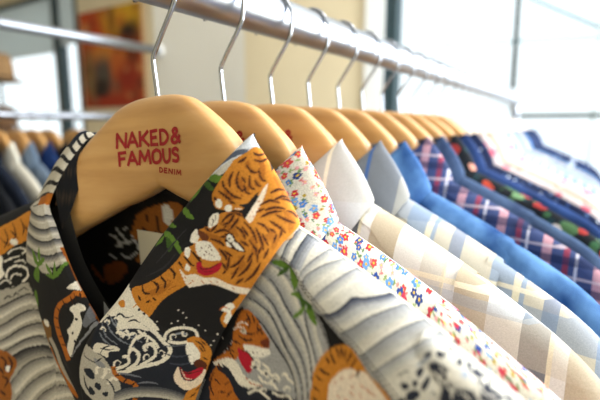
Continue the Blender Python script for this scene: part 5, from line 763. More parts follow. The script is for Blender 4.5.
X 174 3093 3946 18 -893 18 -547 17 -427 16 -373 13 -373 11 -320 8 -307 4 -293 3 -266 2 -239 1 -267 15 -20 -2 268 -1 269 -3 255 -4 293 -8 307 -11 320 -13 373 -16 373 -18 440 -19 534 -19 853
X 175 3056 3986 15 -893 24 -774 22 -519 15 -387 13 -320 9 -347 4 -413 1 -346 1 -274 -3 -3 -2 275 -3 388 -6 347 -9 333 -11 293 -14 360 -20 520 -23 773 -14 973
X 170 3113 3839 21 -800 22 -533 21 -427 18 -386 16 -360 12 -333 9 -267 5 -320 4 -280 3 -265 2 -275 15 29 -3 273 -3 238 -4 294 -5 306 -8 320 -12 320 -15 347 -19 373 -20 440 -23 533 -22 746
X 171 3124 3812 22 -759 22 -520 21 -427 19 -400 15 -346 12 -334 8 -306 6 -280 3 -275 3 -276 3 -273 14 28 -3 273 -3 256 -4 280 -5 280 -9 320 -11 360 -15 333 -17 373 -21 440 -22 534 -24 733
X 172 3135 3826 24 -747 22 -533 21 -413 18 -400 14 -347 12 -320 8 -320 5 -306 4 -280 3 -249 3 -273 13 27 -3 273 -3 249 -4 280 -5 306 -8 307 -11 333 -14 360 -17 373 -20 427 -23 533 -24 733
X 173 3147 3839 24 -746 22 -507 21 -440 17 -386 14 -334 11 -360 8 -306 6 -280 4 -280 3 -267 3 -272 12 27 -3 272 -3 267 -4 280 -5 279 -8 307 -11 360 -13 333 -16 387 -20 426 -23 520 -24 733
X 174 3159 3852 24 -733 23 -506 20 -454 16 -373 14 -360 10 -320 8 -306 6 -320 3 -280 4 -246 2 -272 12 26 -3 273 -3 259 -4 280 -5 280 -8 346 -10 307 -12 360 -16 386 -19 440 -22 507 -25 720
X 175 3115 3839 20 -706 29 -667 26 -506 19 -387 15 -387 11 -373 8 -453 4 -439 3 -323 -3 -4 -4 324 -6 455 -9 453 -11 347 -15 333 -17 374 -25 506 -27 680 -19 720
X 170 3183 3852 26 -706 24 -493 21 -427 18 -386 15 -334 12 -320 8 -333 5 -320 3 -293 3 -275 2 -287 10 24 -2 287 -3 251 -3 307 -5 319 -8 320 -11 334 -14 346 -17 373 -20 414 -23 493 -25 680
X 171 3196 3826 25 -680 23 -507 20 -413 17 -373 15 -333 11 -320 8 -320 5 -333 3 -280 3 -283 2 -286 10 24 -2 286 -3 259 -3 293 -5 333 -8 320 -11 333 -13 347 -17 360 -18 413 -22 480 -25 666
X 172 3208 3826 25 -680 22 -480 19 -413 16 -373 14 -334 11 -320 8 -320 5 -333 3 -293 3 -277 2 -286 10 24 -3 286 -3 266 -3 294 -5 333 -7 320 -11 320 -13 346 -15 373 -18 414 -21 480 -23 639
X 173 3220 3826 24 -667 21 -480 18 -400 16 -373 13 -333 11 -320 7 -360 5 -293 4 -285 2 -293 3 -285 9 24 -2 286 -3 273 -3 293 -5 333 -8 320 -10 320 -13 347 -15 373 -17 413 -19 494 -23 613
X 174 3232 3826 23 -640 20 -467 17 -413 15 -360 13 -346 10 -347 8 -333 5 -320 3 -307 3 -251 2 -286 10 25 -3 285 -3 281 -3 293 -5 306 -8 347 -10 320 -12 360 -14 360 -16 426 -19 467 -22 626
X 175 3185 3866 23 -613 30 -587 25 -493 18 -413 16 -387 12 -400 7 -480 4 -471 2 -341 -2 -1 -3 340 -5 473 -8 467 -12 373 -15 360 -18 400 -24 493 -29 613 -22 627
X 168 3273 3959 58 -1626 29 -1520 15 -1081 202 171 54 1870 -219 3103
X 176 3309 2159 8 -279 16 -374 15 -253 13 -147 11 -53 5 40 -3 253 -9 400 -11 307 -16 146 -19 40
X 4 3226 2653 9 -147 24 -173 21 -120 15 -40 14 0 8 40 0 106 -6 160 -11 94 -23 40 -32 26
X 4 3293 2053 -18 -120 -24 -200 -11 -133 19 26 30 80 19 134 1 93 -6 93
X 4 3312 2413 -4 -254 -4 -386 -2 -293 4 -107 6 -27 6 54 5 200 4 266 1 213 -3 187 -7 147
X 4 3346 3226 -10 -173 -10 -347 -6 -227 0 -146 5 -94 9 -13 16 107 19 213 10 200 -6 200 -14 213
X 4 3328 1386 9 -93 17 -107 14 -53 11 13 9 14 3 66 -6 54 -12 80 -12 66 -14 27 -13 -40
X 4 3393 1133 -18 -120 -24 -227 -13 -133 12 14 24 106 18 107 7 93 0 147
X 4 3391 1226 -7 -266 -9 -413 -7 -294 -3 -193 1 -141 4 -7 9 208 13 333 8 320 0 227 -3 186
X 4 3369 1773 1 -160 7 -267 7 -186 8 -40 7 -14 2 80 -9 200 -15 254
X 4 3407 4026 -6 -120 -6 -254 1 -160 11 -13 17 67 16 120 13 200 11 385 3 191 -10 74 -17 12 -14 -19 -8 -39 -6 -72
X 177 3001 4999 40 0 39 0 42 0 53 -68 55 -235 34 -1 6 -669 -33 0 -55 0 -53 686 -43 287 -41 0 -40 0
X 32 3542 -135 -9 45 -15 83 -13 140 -4 227 1 213 1 200 -2 173 -2 200 1 200 2 200 5 214 7 200 10 199 12 174 15 160 18 93 21 67 20 53 21 40 21 13 21 27 20 40 21 40 15 27 16 -400 -16 -27 -22 -40 -22 -27 -22 -26 -22 -27 -20 -40 -20 -53 -20 -67 -16 -93 -12 -107 -11 -146 -8 -160 -5 -134 -4 -160 -2 -146 0 -147 2 -160 2 -187 0 -199 -1 -200 2 -107 4 -40 10 -53 9 -40
X 15 3517 80 17 80 19 0 1 -27 -17 -66 -19 0
X 15 3508 587 20 53 21 -13 1 -27 -20 -67 -22 14
X 15 3502 1160 19 0 20 -54 0 -40 -19 -13 -19 67
X 15 3510 1826 18 -53 19 -120 0 -40 -19 53 -18 120
X 15 3539 2333 15 -147 13 -200 -1 -40 -15 147 -13 213
X 15 3577 2559 14 -160 11 -226 -1 -27 -14 160 -12 240
X 15 3620 2653 11 -200 9 -240 -2 -14 -12 187 -8 240
X 15 3652 2759 15 -213 14 -253 -2 -14 -16 200 -12 267
X 15 3510 307 19 80 21 26 1 -13 -19 -93 -21 -14
X 28 3558 960 -4 -134 1 -186 4 -187 7 -120 12 -106 11 -67 11 -27 11 27 7 40 -2 80 -7 107 0 106 10 40 15 27 15 40 12 93 11 120 10 160 8 187 7 226 7 240 13 254 14 266 5 200 -11 93 -19 0 -16 -53 -11 -173 -10 -227 -9 -160 -11 -40 -10 27 -8 -40 -3 -173 -2 -227 -4 -187 -7 -146 -8 -120 -10 -67 -14 27 -15 80
X 3 3625 773 3 80 -6 80 -7 13 -3 -93 5 -80
X 3 3665 1373 2 93 -5 80 -8 0 -2 -80 5 -80
X 3 3703 1480 2 80 -6 93 -8 13 -2 -93 6 -80
X 28 3443 -253 11 -32 18 18 16 26 14 10 12 17 6 42 -1 77 -6 104 -10 111 -12 173 -16 187 -10 93 -3 -80 2 -186 -1 -174 -7 -132 -10 -149
X 178 3583 -192 10 -26 20 25 21 37 21 18 21 24 15 74 5 160 -2 253 -5 187 -9 93 -12 40 -11 -40 -8 -106 -9 -174 -10 -173 -18 -147 -19 -140
X 31 3701 46 4 167 5 280 4 293 3 280 3 294 3 280 5 253 6 240 4 160 4 -27 -2 -187 -4 -239 -3 -267 -1 -280 0 -293 -1 -294 -1 -293 -3 -293 -1 -170
X 179 3731 200 -2 200 -1 280 0 280 2 266 3 254 2 186 2 -13 0 -200 -2 -253 -1 -267 -1 -280 0 -266 0 -187
X 180 3510 4258 9 -926 42 -359 32 346 16 902 -52 106
X 28 3516 3572 4 -160 7 -199 8 -120 8 13 8 80 4 107 -4 119 -8 134 -7 93 -8 27 -8 -27
X 181 3590 3812 14 -53 21 -67 19 -26 16 26 16 40 18 40 21 14 25 13 29 27 35 13 37 0 24 -13 14 -454 -25 27 -36 27 -36 0 -29 -14 -26 -13 -22 -13 -18 -40 -17 -40 -17 -27 -21 14 -22 53 -14 26
X 32 3611 4229 17 -20 25 -23 28 -35 30 -152 36 -53 39 -40 42 -54 38 -93 25 -80 6 -213 -25 80 -38 93 -42 67 -39 40 -37 40 -30 66 -28 27 -26 0 -17 27
X 182 3624 3213 19 0 28 0 30 -27 33 -27 37 -53 28 -40 2 -67 -25 -26 -36 -14 -34 27 -31 27 -29 66 -21 54
X 32 3787 3879 16 67 22 66 24 -26 22 -107 22 -173 16 -160 4 -174 -12 -13 -19 27 -20 53 -23 80 -27 107 -20 93
X 183 3294 93 20 -13 27 -30 26 -26 26 -10 29 -1 33 0 40 -6 45 -6 45 -3 50 19 50 12 36 -16 3 -84 -37 18 -50 -13 -51 -21 -45 -1 -45 2 -40 2 -34 -3 -28 -1 -26 8 -27 24 -27 29 -20 22
X 184 2366 1097 176 -231 161 867 16 586 233 -146 40 -2173 -415 3692 128 -3725 -145 18 -187 -345
X 3 2663 1613 -12 -627 14 -626 -4 -13 -19 573 -59 706
X 3 2631 1813 62 -720 13 -706 -4 13 -25 760 -50 653
X 3 2705 1480 -50 426 80 -53 -76 67 84 -27 -42 -333
X 3 2663 1933 63 -693 23 -827 -4 0 -31 840 25 613
X 3 2775 2079 -2 -986 22 -800 -4 0 -28 773 -68 1040
X 3 2761 1960 61 -1120 25 -773 -4 -14 -31 747 -56 1160
X 3 2833 1520 37 -787 18 -613 -5 13 -30 653 -25 747
X 3 2873 1613 52 -880 23 -585 -4 -16 -34 548 -42 933
X 3 2551 1533 61 -720 -4 -573 -4 13 -7 627 -50 653
X 3 2752 1706 -3 187 -6 213 33 -53 40 -253 37 -307 30 -227 6 -146 -24 93 -28 93 -24 94 -17 40 -17 13 -13 40
X 32 2908 1040 -3 -187 4 -306 10 -254 22 -240 27 -45 16 1 -1 111 -11 347 -14 333 -17 146 -19 94
X 185 2541 1253 -10 -120 -17 -360 -36 -240 -51 -53 -60 586 -27 -315 0 -615 14 -435 22 -239 34 35 -23 2729 25 224 149 -2501 35 99 19 85 -1 267 -20 413
B 186 2019 -1000 1650 0 -1089 3657 -2488 734
B 187 1570 637 67 -58 83 -57 78 -46 72 -40 69 -30 50 0 24 41 8 67 -9 75 -32 80 -49 88 -44 88 -28 87 -24 87 -34 79 -56 76 -66 70 -64 51 -62 34 -59 15 -33 -15 17 -64 45 -93 24 -79 -25 -41 -45 -27 -30 -34 1 -51 16 -59 22 -60 19 -61 24 -63
B 188 1628 657 4 88 23 74 8 -5 -5 -85 -22 -77
B 188 1721 581 3 65 5 86 3 70 -6 45 -9 37 -7 27 7 2 14 -25 18 -40 9 -54 -5 -74 -13 -83 -11 -60
B 188 1833 499 -4 62 14 52 7 -5 4 -60 -13 -53
B 188 1546 842 34 44 46 23 6 -10 -34 -42 -46 -24
B 188 1527 1033 18 68 36 52 7 -7 -18 -66 -36 -53
B 188 1737 857 21 43 36 23 6 -8 -21 -42 -36 -24
B 189 1802 534 21 -38 31 -21 26 -2 20 26 14 45 6 51 -9 62 -18 68 -20 44 -20 8 -22 -16 -16 -33 -12 -57 -5 -75
B 190 1182 953 24 38 36 49 32 43 23 43 22 44 17 30 7 -6 -8 -36 -16 -51 -23 -48 -36 -41 -42 -41 -31 -31
B 190 1276 909 16 40 26 52 25 45 24 36 24 31 17 21 8 -7 -11 -28 -17 -38 -21 -39 -28 -43 -33 -44 -23 -33
B 190 1209 1181 30 -6 44 -16 45 -24 49 -31 52 -33 36 -24 -2 -10 -37 16 -54 24 -51 28 -45 27 -41 24 -29 15
B 190 1289 1235 17 28 28 34 40 13 48 -30 44 -47 30 -36 -4 -6 -34 28 -46 38 -35 21 -27 -7 -31 -24 -24 -20
B 190 1443 995 14 36 19 48 12 42 -4 35 -11 39 -7 28 7 3 15 -27 19 -42 7 -48 -16 -48 -27 -44 -20 -29
B 190 1369 925 31 -25 19 -38 -5 -7 -31 25 -20 39
B 190 1175 1256 25 40 37 21 6 -8 -26 -38 -37 -23
B 191 1096 1402 58 -29 82 -7 67 -6 37 7 22 23 3 35 -21 54 -39 65 -44 52 -48 36 -52 22 -40 -10 -25 -67 -13 -99
B 191 1084 1609 -16 -41 -24 -58 -25 -55 -24 -53 -26 -52 -20 -38 -13 6 7 43 14 60 21 59 31 56 36 50 27 33
B 192 2289 -1000 20 0 10 0 20 0 -10 0 -656 660 -483 393 -135 100 -44 4 145 -155 453 -365
Y 13 3882 1772 27 -22 36 -27 28 -8 19 19 15 36 6 46 -10 81 -20 119 -10 112 22 51 32 12 23 5 18 -87 -23 -4 -29 -10 -14 -28 7 -67 20 -115 12 -111 -8 -75 -18 -46 -25 -23 -34 7 -39 29 -27 21
Y 13 4142 1377 -15 87 -20 127 -3 114 32 35 46 1 29 15 3 57 -9 85 -7 66 25 -26 7 -67 9 -99 -6 -85 -35 -22 -45 0 -25 -22 3 -72 18 -111 14 -85
Y 13 4303 1572 34 -42 47 -56 39 -37 29 -2 25 14 17 12 20 -70 -18 -10 -27 -16 -34 1 -45 41 -48 57 -34 41
Y 13 4420 297 -12 93 -17 134 -1 114 29 41 42 -2 43 -25 42 -56 41 -71 33 -48 25 -10 22 40 16 40 16 -67 -16 -40 -26 -53 -33 13 -38 56 -41 70 -36 47 -37 21 -37 2 -19 -22 2 -69 15 -117 12 -91
Y 13 4660 920 26 26 37 54 38 40 35 -14 32 -26 21 -14 -9 -80 -21 27 -28 27 -28 0 -32 -27 -36 -53 -25 -27
Y 13 3977 1398 23 11 31 19 16 28 -6 54 -19 90 -15 68 17 11 15 -69 22 -103 8 -98 -22 -48 -33 -20 -24 -12
Y 144 3719 1461 5 -66 17 -104 19 -90 20 -67 21 -52 14 -2 2 73 -7 121 -13 98 -26 57 -32 35
Y 144 4177 696 4 -77 15 -104 17 -71 20 -13 23 19 14 39 0 70 -9 88 -15 62 -24 22 -28 -4
Y 144 4820 0 21 -40 32 13 35 40 35 94 38 120 18 120 0 93 0 93 0 107 0 120 0 120 0 93 0 93 0 54 0 -14 -9 -120 -30 -200 -30 -173 -38 -80 -38 -53 -28 -67 -12 -133 -2 -160
Y 13 4898 373 20 67 28 80 32 93 21 80 0 80 0 53 0 -66 0 -54 0 -79 -7 -80 -30 -80 -28 -94 -19 -66
Y 144 3621 2709 12 -74 23 -83 22 -51 17 -7 16 22 6 46 -11 89 -21 115 -20 71 -19 -9 -18 -54
Y 144 3389 3039 26 -101 34 -141 30 -115 31 -86 33 -81 24 -59 -1 -18 -25 41 -36 70 -37 99 -35 136 -30 149 -20 105
Y 144 3924 2534 15 -82 20 -104 9 -39 9 15 18 48 13 36 6 -17 -8 -52 -13 -66 -22 -18 -26 91 -16 111 -11 80
S 88 -1000 153 0 -241 2340 -136 236 233 -1578 621 -998 -14
S 114 -972 580 87 -45 74 -64 59 -80 41 -97 62 -87 69 -74 56 -88 50 -55 51 -48 53 -47 54 -47 12 8 -52 46 -52 47 -51 48 -49 56 -56 89 -69 78 -58 86 -47 91 -59 76 -75 62 -84 46
S 115 -961 579 85 -45 75 -62 62 -74 43 -95 61 -88 67 -75 56 -89 50 -56 50 -48 52 -47 53 -46 12 8 -51 46 -51 47 -50 42 -49 68 -57 87 -65 77 -61 85 -47 90 -62 70 -74 60 -83 46
S 116 -950 579 84 -46 77 -56 60 -75 46 -91 60 -85 66 -76 57 -87 49 -63 50 -47 52 -47 51 -46 12 8 -50 46 -50 46 -49 42 -50 69 -56 88 -65 80 -61 83 -49 85 -60 72 -76 54 -82 46
S 117 -935 583 79 -51 77 -55 59 -72 52 -85 60 -85 64 -78 56 -88 49 -68 49 -42 51 -47 50 -46 13 8 -50 46 -49 46 -49 41 -49 71 -56 87 -63 83 -60 83 -55 79 -59 69 -76 54 -81 46
S 118 -924 583 82 -47 72 -58 62 -67 52 -83 60 -83 64 -82 55 -87 50 -70 48 -42 50 -46 50 -46 12 8 -49 46 -48 45 -48 42 -50 76 -56 86 -62 81 -60 82 -54 78 -63 64 -71 56 -84 42
S 119 -913 582 81 -47 71 -57 63 -64 54 -79 60 -81 62 -81 57 -86 49 -76 48 -41 49 -46 49 -46 12 8 -48 45 -47 46 -48 41 -49 78 -56 85 -60 84 -62 79 -57 75 -62 61 -71 55 -79 48
S 120 -969 583 27 -17 41 -19 39 -24 33 -29 32 -29 28 -30 20 -32 19 -30 14 -32 13 -30 9 -29 14 -28 24 -25 34 -30 45 -53 53 -79 54 -70 50 -48 42 -40 39 -35 26 -24 -4 -3 -26 24 -40 33 -45 39 -51 48 -55 60 -52 81 -41 46 -35 31 -29 31 -19 36 -10 33 -10 30 -16 31 -14 32 -21 28 -23 34 -30 29 -33 23 -36 25 -37 25 -30 12
S 119 -901 582 79 -47 73 -51 60 -65 57 -75 61 -79 61 -83 56 -86 49 -77 48 -42 48 -45 47 -45 25 -16 -48 46 -47 47 -48 42 -46 76 -54 88 -60 86 -63 81 -59 76 -64 62 -74 53 -80 47
S 121 -882 579 78 -50 74 -53 64 -62 58 -76 62 -81 61 -85 54 -88 47 -76 47 -42 48 -46 48 -46 25 -16 -48 47 -48 48 -47 48 -44 66 -53 94 -59 88 -64 82 -62 73 -63 67 -74 55 -82 46
S 122 -862 576 79 -50 75 -54 62 -67 62 -73 64 -82 59 -87 53 -94 45 -70 47 -44 48 -47 48 -48 25 -16 -48 49 -48 49 -47 50 -42 63 -51 97 -59 89 -65 83 -63 75 -67 64 -75 57 -80 49
S 123 -844 569 80 -49 74 -56 67 -64 63 -74 65 -83 59 -89 51 -96 43 -64 46 -50 49 -49 48 -48 25 -16 -49 50 -48 50 -46 51 -40 59 -49 101 -61 91 -66 83 -62 78 -69 65 -77 55 -78 52
S 124 -784 556 75 -53 73 -53 62 -63 61 -72 59 -83 56 -94 43 -98 40 -56 47 -47 49 -47 49 -46 38 -6 -49 47 -49 47 -47 49 -42 56 -45 99 -54 94 -62 82 -62 72 -66 61 -70 57 -78 48
S 125 -760 553 75 -51 73 -54 63 -64 62 -72 62 -81 54 -94 45 -100 41 -55 47 -49 49 -47 50 -47 38 -7 -50 49 -49 48 -47 50 -42 55 -46 100 -56 94 -63 82 -63 72 -66 60 -72 56 -74 52
S 126 -736 550 76 -50 70 -58 66 -60 63 -72 62 -81 57 -95 45 -99 42 -55 47 -50 50 -48 49 -48 39 -7 -50 49 -50 50 -48 51 -42 54 -47 100 -58 95 -62 81 -66 70 -66 63 -71 57 -75 51
S 127 -712 547 75 -51 71 -56 68 -61 64 -71 64 -81 56 -95 46 -100 43 -55 48 -50 49 -49 50 -50 38 -6 -50 50 -50 51 -48 51 -43 55 -48 101 -57 94 -65 81 -67 69 -68 62 -71 57 -74 53
S 128 -688 545 74 -52 73 -55 68 -61 65 -72 65 -80 58 -96 46 -100 44 -54 48 -51 50 -51 49 -50 39 -6 -50 51 -50 51 -49 53 -44 54 -48 101 -59 95 -65 80 -68 70 -70 62 -72 56 -72 54
S 129 -781 554 36 -22 52 -32 48 -40 44 -35 39 -43 41 -49 47 -58 46 -69 42 -73 29 -68 24 -51 30 -33 47 -49 53 -52 39 -36 -2 -2 -39 37 -55 50 -49 48 -31 32 -24 51 -30 66 -40 73 -48 70 -45 62 -41 51 -40 41 -40 38 -49 36 -50 33 -36 22
S 130 -662 544 75 -52 70 -58 69 -62 68 -70 65 -80 59 -94 48 -101 45 -55 48 -52 50 -51 50 -51 38 -4 -51 51 -51 51 -50 52 -45 52 -47 103 -61 95 -64 81 -68 70 -69 62 -73 57 -72 54
S 131 -632 542 72 -54 72 -57 70 -62 67 -70 65 -81 60 -94 48 -104 45 -51 49 -52 51 -52 51 -51 43 1 -57 46 -52 51 -51 53 -45 52 -48 103 -60 94 -65 81 -69 69 -70 62 -72 58 -72 55
S 132 -605 538 74 -52 70 -59 71 -63 69 -68 64 -82 60 -94 49 -103 45 -51 50 -53 52 -51 56 -48 43 0 -60 46 -55 49 -52 53 -45 52 -48 102 -61 94 -65 80 -68 71 -72 61 -70 60 -74 53
S 133 -576 543 73 -56 72 -61 72 -64 70 -74 66 -85 61 -101 48 -99 46 -54 52 -56 55 -53 60 -48 5 28 -56 48 -51 51 -48 55 -42 61 -52 103 -62 89 -66 76 -67 68 -69 60 -69 59 -70 52
S 134 -554 542 71 -54 70 -57 69 -63 68 -68 66 -78 62 -91 51 -104 43 -58 48 -55 52 -52 56 -48 4 29 -51 47 -48 51 -44 54 -42 73 -54 96 -62 80 -64 70 -66 64 -67 58 -66 55 -67 52
S 135 -531 542 67 -52 69 -54 67 -59 66 -65 64 -72 62 -83 53 -97 43 -71 45 -54 48 -51 53 -47 3 28 -47 47 -44 50 -41 49 -45 90 -55 86 -60 73 -63 65 -63 61 -64 55 -65 52 -65 49
S 136 -510 541 66 -49 67 -52 64 -57 64 -60 63 -66 60 -76 56 -88 44 -88 41 -48 46 -50 47 -48 4 29 -43 47 -40 49 -39 57 -48 89 -55 78 -58 68 -60 61 -62 56 -62 52 -63 49 -62 48
S 137 -486 542 64 -47 63 -50 62 -54 62 -57 60 -63 59 -69 56 -79 47 -90 39 -55 42 -49 43 -47 4 28 -39 46 -37 44 -38 76 -50 81 -54 71 -57 62 -58 57 -59 53 -60 50 -60 46 -61 45
S 129 -570 543 33 -27 50 -38 51 -41 48 -41 48 -47 47 -47 42 -51 41 -53 40 -64 38 -75 32 -58 37 -48 53 -59 63 -60 48 -38 -3 -2 -48 39 -64 58 -55 59 -39 47 -32 55 -38 76 -40 65 -41 55 -42 52 -46 48 -49 46 -46 42 -49 43 -48 38 -34 26
S 138 -439 547 67 -46 66 -48 66 -52 65 -54 63 -58 59 -64 55 -74 47 -88 37 -67 37 -51 40 -49 52 -2 -43 48 -41 50 -39 64 -49 88 -57 75 -60 65 -64 59 -66 55 -66 53 -67 48 -67 47
S 139 -412 546 69 -46 66 -49 66 -52 65 -54 64 -60 60 -65 56 -75 49 -88 39 -65 41 -49 42 -49 51 -2 -45 48 -44 49 -41 60 -51 89 -57 76 -62 67 -65 60 -65 55 -67 53 -66 50 -69 47
S 140 -382 546 67 -47 67 -50 66 -52 66 -56 64 -60 62 -66 57 -76 50 -88 41 -61 43 -50 45 -47 50 -2 -47 46 -46 49 -44 58 -52 88 -58 77 -63 68 -65 61 -65 56 -67 53 -68 51 -68 48
S 141 -354 546 69 -48 67 -50 66 -53 66 -57 65 -60 62 -68 58 -76 52 -89 43 -58 45 -49 47 -47 50 -2 -50 46 -48 48 -46 55 -53 89 -59 78 -63 68 -65 62 -66 57 -67 54 -68 51 -69 48
S 142 -325 545 69 -48 68 -51 66 -53 66 -57 65 -62 63 -68 59 -78 53 -89 45 -55 48 -48 49 -47 48 -2 -51 46 -51 47 -47 53 -54 88 -60 79 -63 69 -66 63 -66 58 -67 55 -68 51 -69 49
S 129 -433 547 44 -31 63 -44 65 -48 60 -48 61 -51 58 -57 53 -61 49 -71 43 -83 38 -66 40 -54 30 -37 -3 -1 -31 36 -42 53 -39 65 -43 83 -50 72 -53 62 -58 56 -60 53 -59 48 -63 48 -62 46 -44 30
S 143 -267 543 147 -112 158 -140 153 -237 179 -167 976 -71 27 313 -1355 528
S 144 135 247 2 -15 16 -15 20 -14 21 -13 26 -11 26 -8 30 -5 31 -1 21 6 1 20 -8 25 1 17 19 3 28 -3 28 -7 26 -10 26 -12 26 -12 27 -11 27 -10 22 -2 24 7 19 15 -9 27 -66 54 -106 62 -89 35 -25 -9 9 -35 0 -30 -25 -8 -33 0 -33 -2 -33 -10 -31 -14
S 144 423 4 2 -7 8 -12 12 -9 17 -7 21 -5 16 0 8 9 5 13 8 10 15 2 20 -3 21 -3 24 -5 25 -6 16 0 1 13 -8 15 0 17 15 3 22 -6 21 -2 24 0 23 2 3 17 -31 49 -50 59 -43 31 -20 -14 -11 -39 -13 -37 -19 -18 -21 -11 -20 -7 -19 -3 -18 0 -17 -4 -15 -13 -14 -16
S 144 34 339 7 -15 16 -19 16 -13 14 -6 14 0 7 6 -6 19 -12 25 -15 16 -16 2 -17 -6
S 144 113 381 5 -17 12 -23 13 -20 13 -13 13 -8 10 -2 5 8 2 13 -2 15 -8 18 -12 19 -13 13 -15 5 -15 -1
S 144 -10 453 25 -16 35 -17 29 -11 22 -2 16 3 4 9 -14 16 -28 20 -27 16 -26 11 -25 6 -17 1 -7 -8 2 -13
S 144 -108 457 12 -9 25 -11 23 -9 21 -4 20 -1 8 4 -11 10 -23 15 -23 10 -22 3 -22 -3
S 145 22 311 10 -18 25 -34 25 -31 27 -27 27 -24 13 -7 -7 23 -22 37 -25 31 -28 24 -30 20
S 144 178 131 2 -17 8 -24 10 -18 13 -4 15 4 13 -3 9 -18 5 -24 4 -9 6 12 3 25 -2 26 -10 21 -15 21 -17 13 -17 4 -17 -1
S 144 253 11 -3 -10 4 -10 9 -11 14 -5 18 0 16 1 16 1 14 2 6 5 -6 9 -14 11 -16 4 -20 4 -23 3
S 144 -101 520 15 -11 24 -12 21 -7 18 2 16 7 3 9 -21 13 -35 16 -27 9 -13 -4 -5 -10
S 13 301 203 16 1 22 0 25 -4 23 -11 20 -15 18 -10 22 -5 23 -2 20 0 15 4 13 6 9 4 11 -18 -9 -5 -14 -7 -17 -4 -22 -1 -24 2 -25 6 -24 14 -20 15 -17 10 -20 2 -20 0 -15 -1
S 13 215 251 13 7 19 10 22 5 26 -2 26 -6 18 -5 3 -13 -17 5 -25 6 -21 2 -19 -5 -18 -10 -13 -7
S 13 399 261 9 -13 12 -19 11 -12 14 -4 18 -1 13 -1 7 -16 -14 1 -20 1 -22 9 -19 19 -14 21 -9 13
S 13 589 46 -7 16 -9 25 0 23 16 7 21 1 14 -1 5 -18 -15 0 -19 0 -11 -3 1 -9 8 -20 6 -16
S 146 417 127 4 -19 13 -28 14 -21 13 -6 14 2 9 8 0 20 -5 25 -9 18 -18 7 -22 1
S 13 184 271 17 -3 23 -4 19 -1 13 3 9 6 4 8 -5 12 -12 17 -5 17 15 7 21 2 15 1 10 -12 -14 -1 -19 -2 -10 -4 4 -10 11 -17 7 -17 -6 -12 -12 -8 -16 -4 -22 1 -25 4 -17 3
S 13 345 208 -8 15 -11 22 0 18 20 7 27 1 17 4 3 9 -4 13 -3 9 14 -2 3 -10 4 -16 -5 -13 -20 -5 -27 -2 -16 -4 2 -12 9 -19 8 -15
S 13 440 248 18 -5 24 -8 20 -4 15 2 13 5 9 4 8 -12 -9 -4 -13 -5 -18 -2 -22 4 -25 8 -18 6
S 13 480 -3 -4 8 -6 23 3 27 15 12 22 1 21 -3 20 -12 19 -15 14 -9 12 -1 11 2 7 3 7 -17 -8 -2 -12 -3 -16 2 -18 9 -18 14 -17 9 -18 3 -19 -1 -10 -6 -1 -16 5 -20 4 -8
S 13 609 115 12 -2 16 -2 17 -6 15 -12 13 -16 9 -11 -4 -11 -9 10 -12 15 -12 10 -14 5 -16 2 -11 1
S 13 243 208 15 3 20 3 10 6 -3 9 -12 15 -9 12 11 2 9 -12 13 -17 4 -17 -14 -9 -21 -5 -15 -3
S 144 78 216 3 -12 11 -20 12 -18 13 -13 13 -11 9 0 1 16 -4 24 -8 18 -17 11 -21 5
S 144 356 62 1 -19 5 -22 8 -12 11 -1 14 3 9 6 2 15 -3 21 -7 14 -13 5 -16 -2
S 144 670 -54 10 -7 14 -4 16 -1 17 2 17 6 18 5 21 2 22 1 19 2 19 4 17 6 1 9 -23 20 -38 20 -32 19 -18 -10 -13 -14 -14 -14 -17 -2 -17 1 -13 -3 -7 -12 -2 -16
S 13 708 -28 9 3 12 4 15 4 16 2 18 1 12 1 5 -10 -12 -1 -17 -1 -16 -2 -14 -3 -12 -5 -9 -3
S 144 12 399 8 -9 15 -10 14 -6 12 -1 12 3 4 5 -6 11 -13 14 -14 8 -13 -1 -13 -7
S 144 -140 436 16 -12 21 -16 19 -13 20 -10 22 -10 15 -8 0 -2 -16 5 -24 9 -24 12 -22 16 -19 17 -12 11
S 144 220 379 9 -10 12 -14 5 -5 6 2 13 7 10 4 3 -2 -6 -7 -10 -8 -15 -3 -16 12 -9 14 -6 10
"""
# ---------------------------------------------------------------- place frame
AZ = math.radians(32.5)                      # heading of the clothes rail
EYE = 1.50                                   # camera height
ORG = (-0.11090, 0.36, EYE+0.02234)          # base of the nearest hanger's hook
Rd = (math.sin(AZ), math.cos(AZ)); Hd = (Rd[1], -Rd[0])
def W(h, r, z=0.0):
    """h across the rail (to the right), r along the rail (away), z above the hook base."""
    return (ORG[0]+h*Hd[0]+r*Rd[0], ORG[1]+h*Hd[1]+r*Rd[1], ORG[2]+z)
FLOOR = -ORG[2]; CEIL = 1.75
ROT = -AZ
C = bpy.context.scene.collection

# ---------------------------------------------------------------- mesh helpers
def link(o, parent=None):
    C.objects.link(o)
    if parent is not None: o.parent = parent
    return o
def smooth(me, on=True):
    me.polygons.foreach_set('use_smooth', [on]*len(me.polygons))
def obj_bm(name, bm, mat, parent=None, sm=False):
    me = bpy.data.meshes.new(name); bmesh.ops.recalc_face_normals(bm, faces=bm.faces[:]); bm.to_mesh(me); bm.free()
    if mat: me.materials.append(mat)
    if sm: smooth(me)
    return link(bpy.data.objects.new(name, me), parent)
def add_box(bm, lo, hi, bevel=0, M=None):
    v = [bm.verts.new(((lo, hi)[i][0], (lo, hi)[j][1], (lo, hi)[k][2])) for i in (0, 1) for j in (0, 1) for k in (0, 1)]
    fs = [bm.faces.new([v[a] for a in f]) for f in ((0, 1, 3, 2), (4, 6, 7, 5), (0, 4, 5, 1), (2, 3, 7, 6), (0, 2, 6, 4), (1, 5, 7, 3))]
    if M:
        for q in v: q.co = M(q.co)
    if bevel:
        es = list({e for f in fs for e in f.edges})
        bmesh.ops.bevel(bm, geom=es, offset=bevel, segments=2, affect='EDGES', profile=.7)
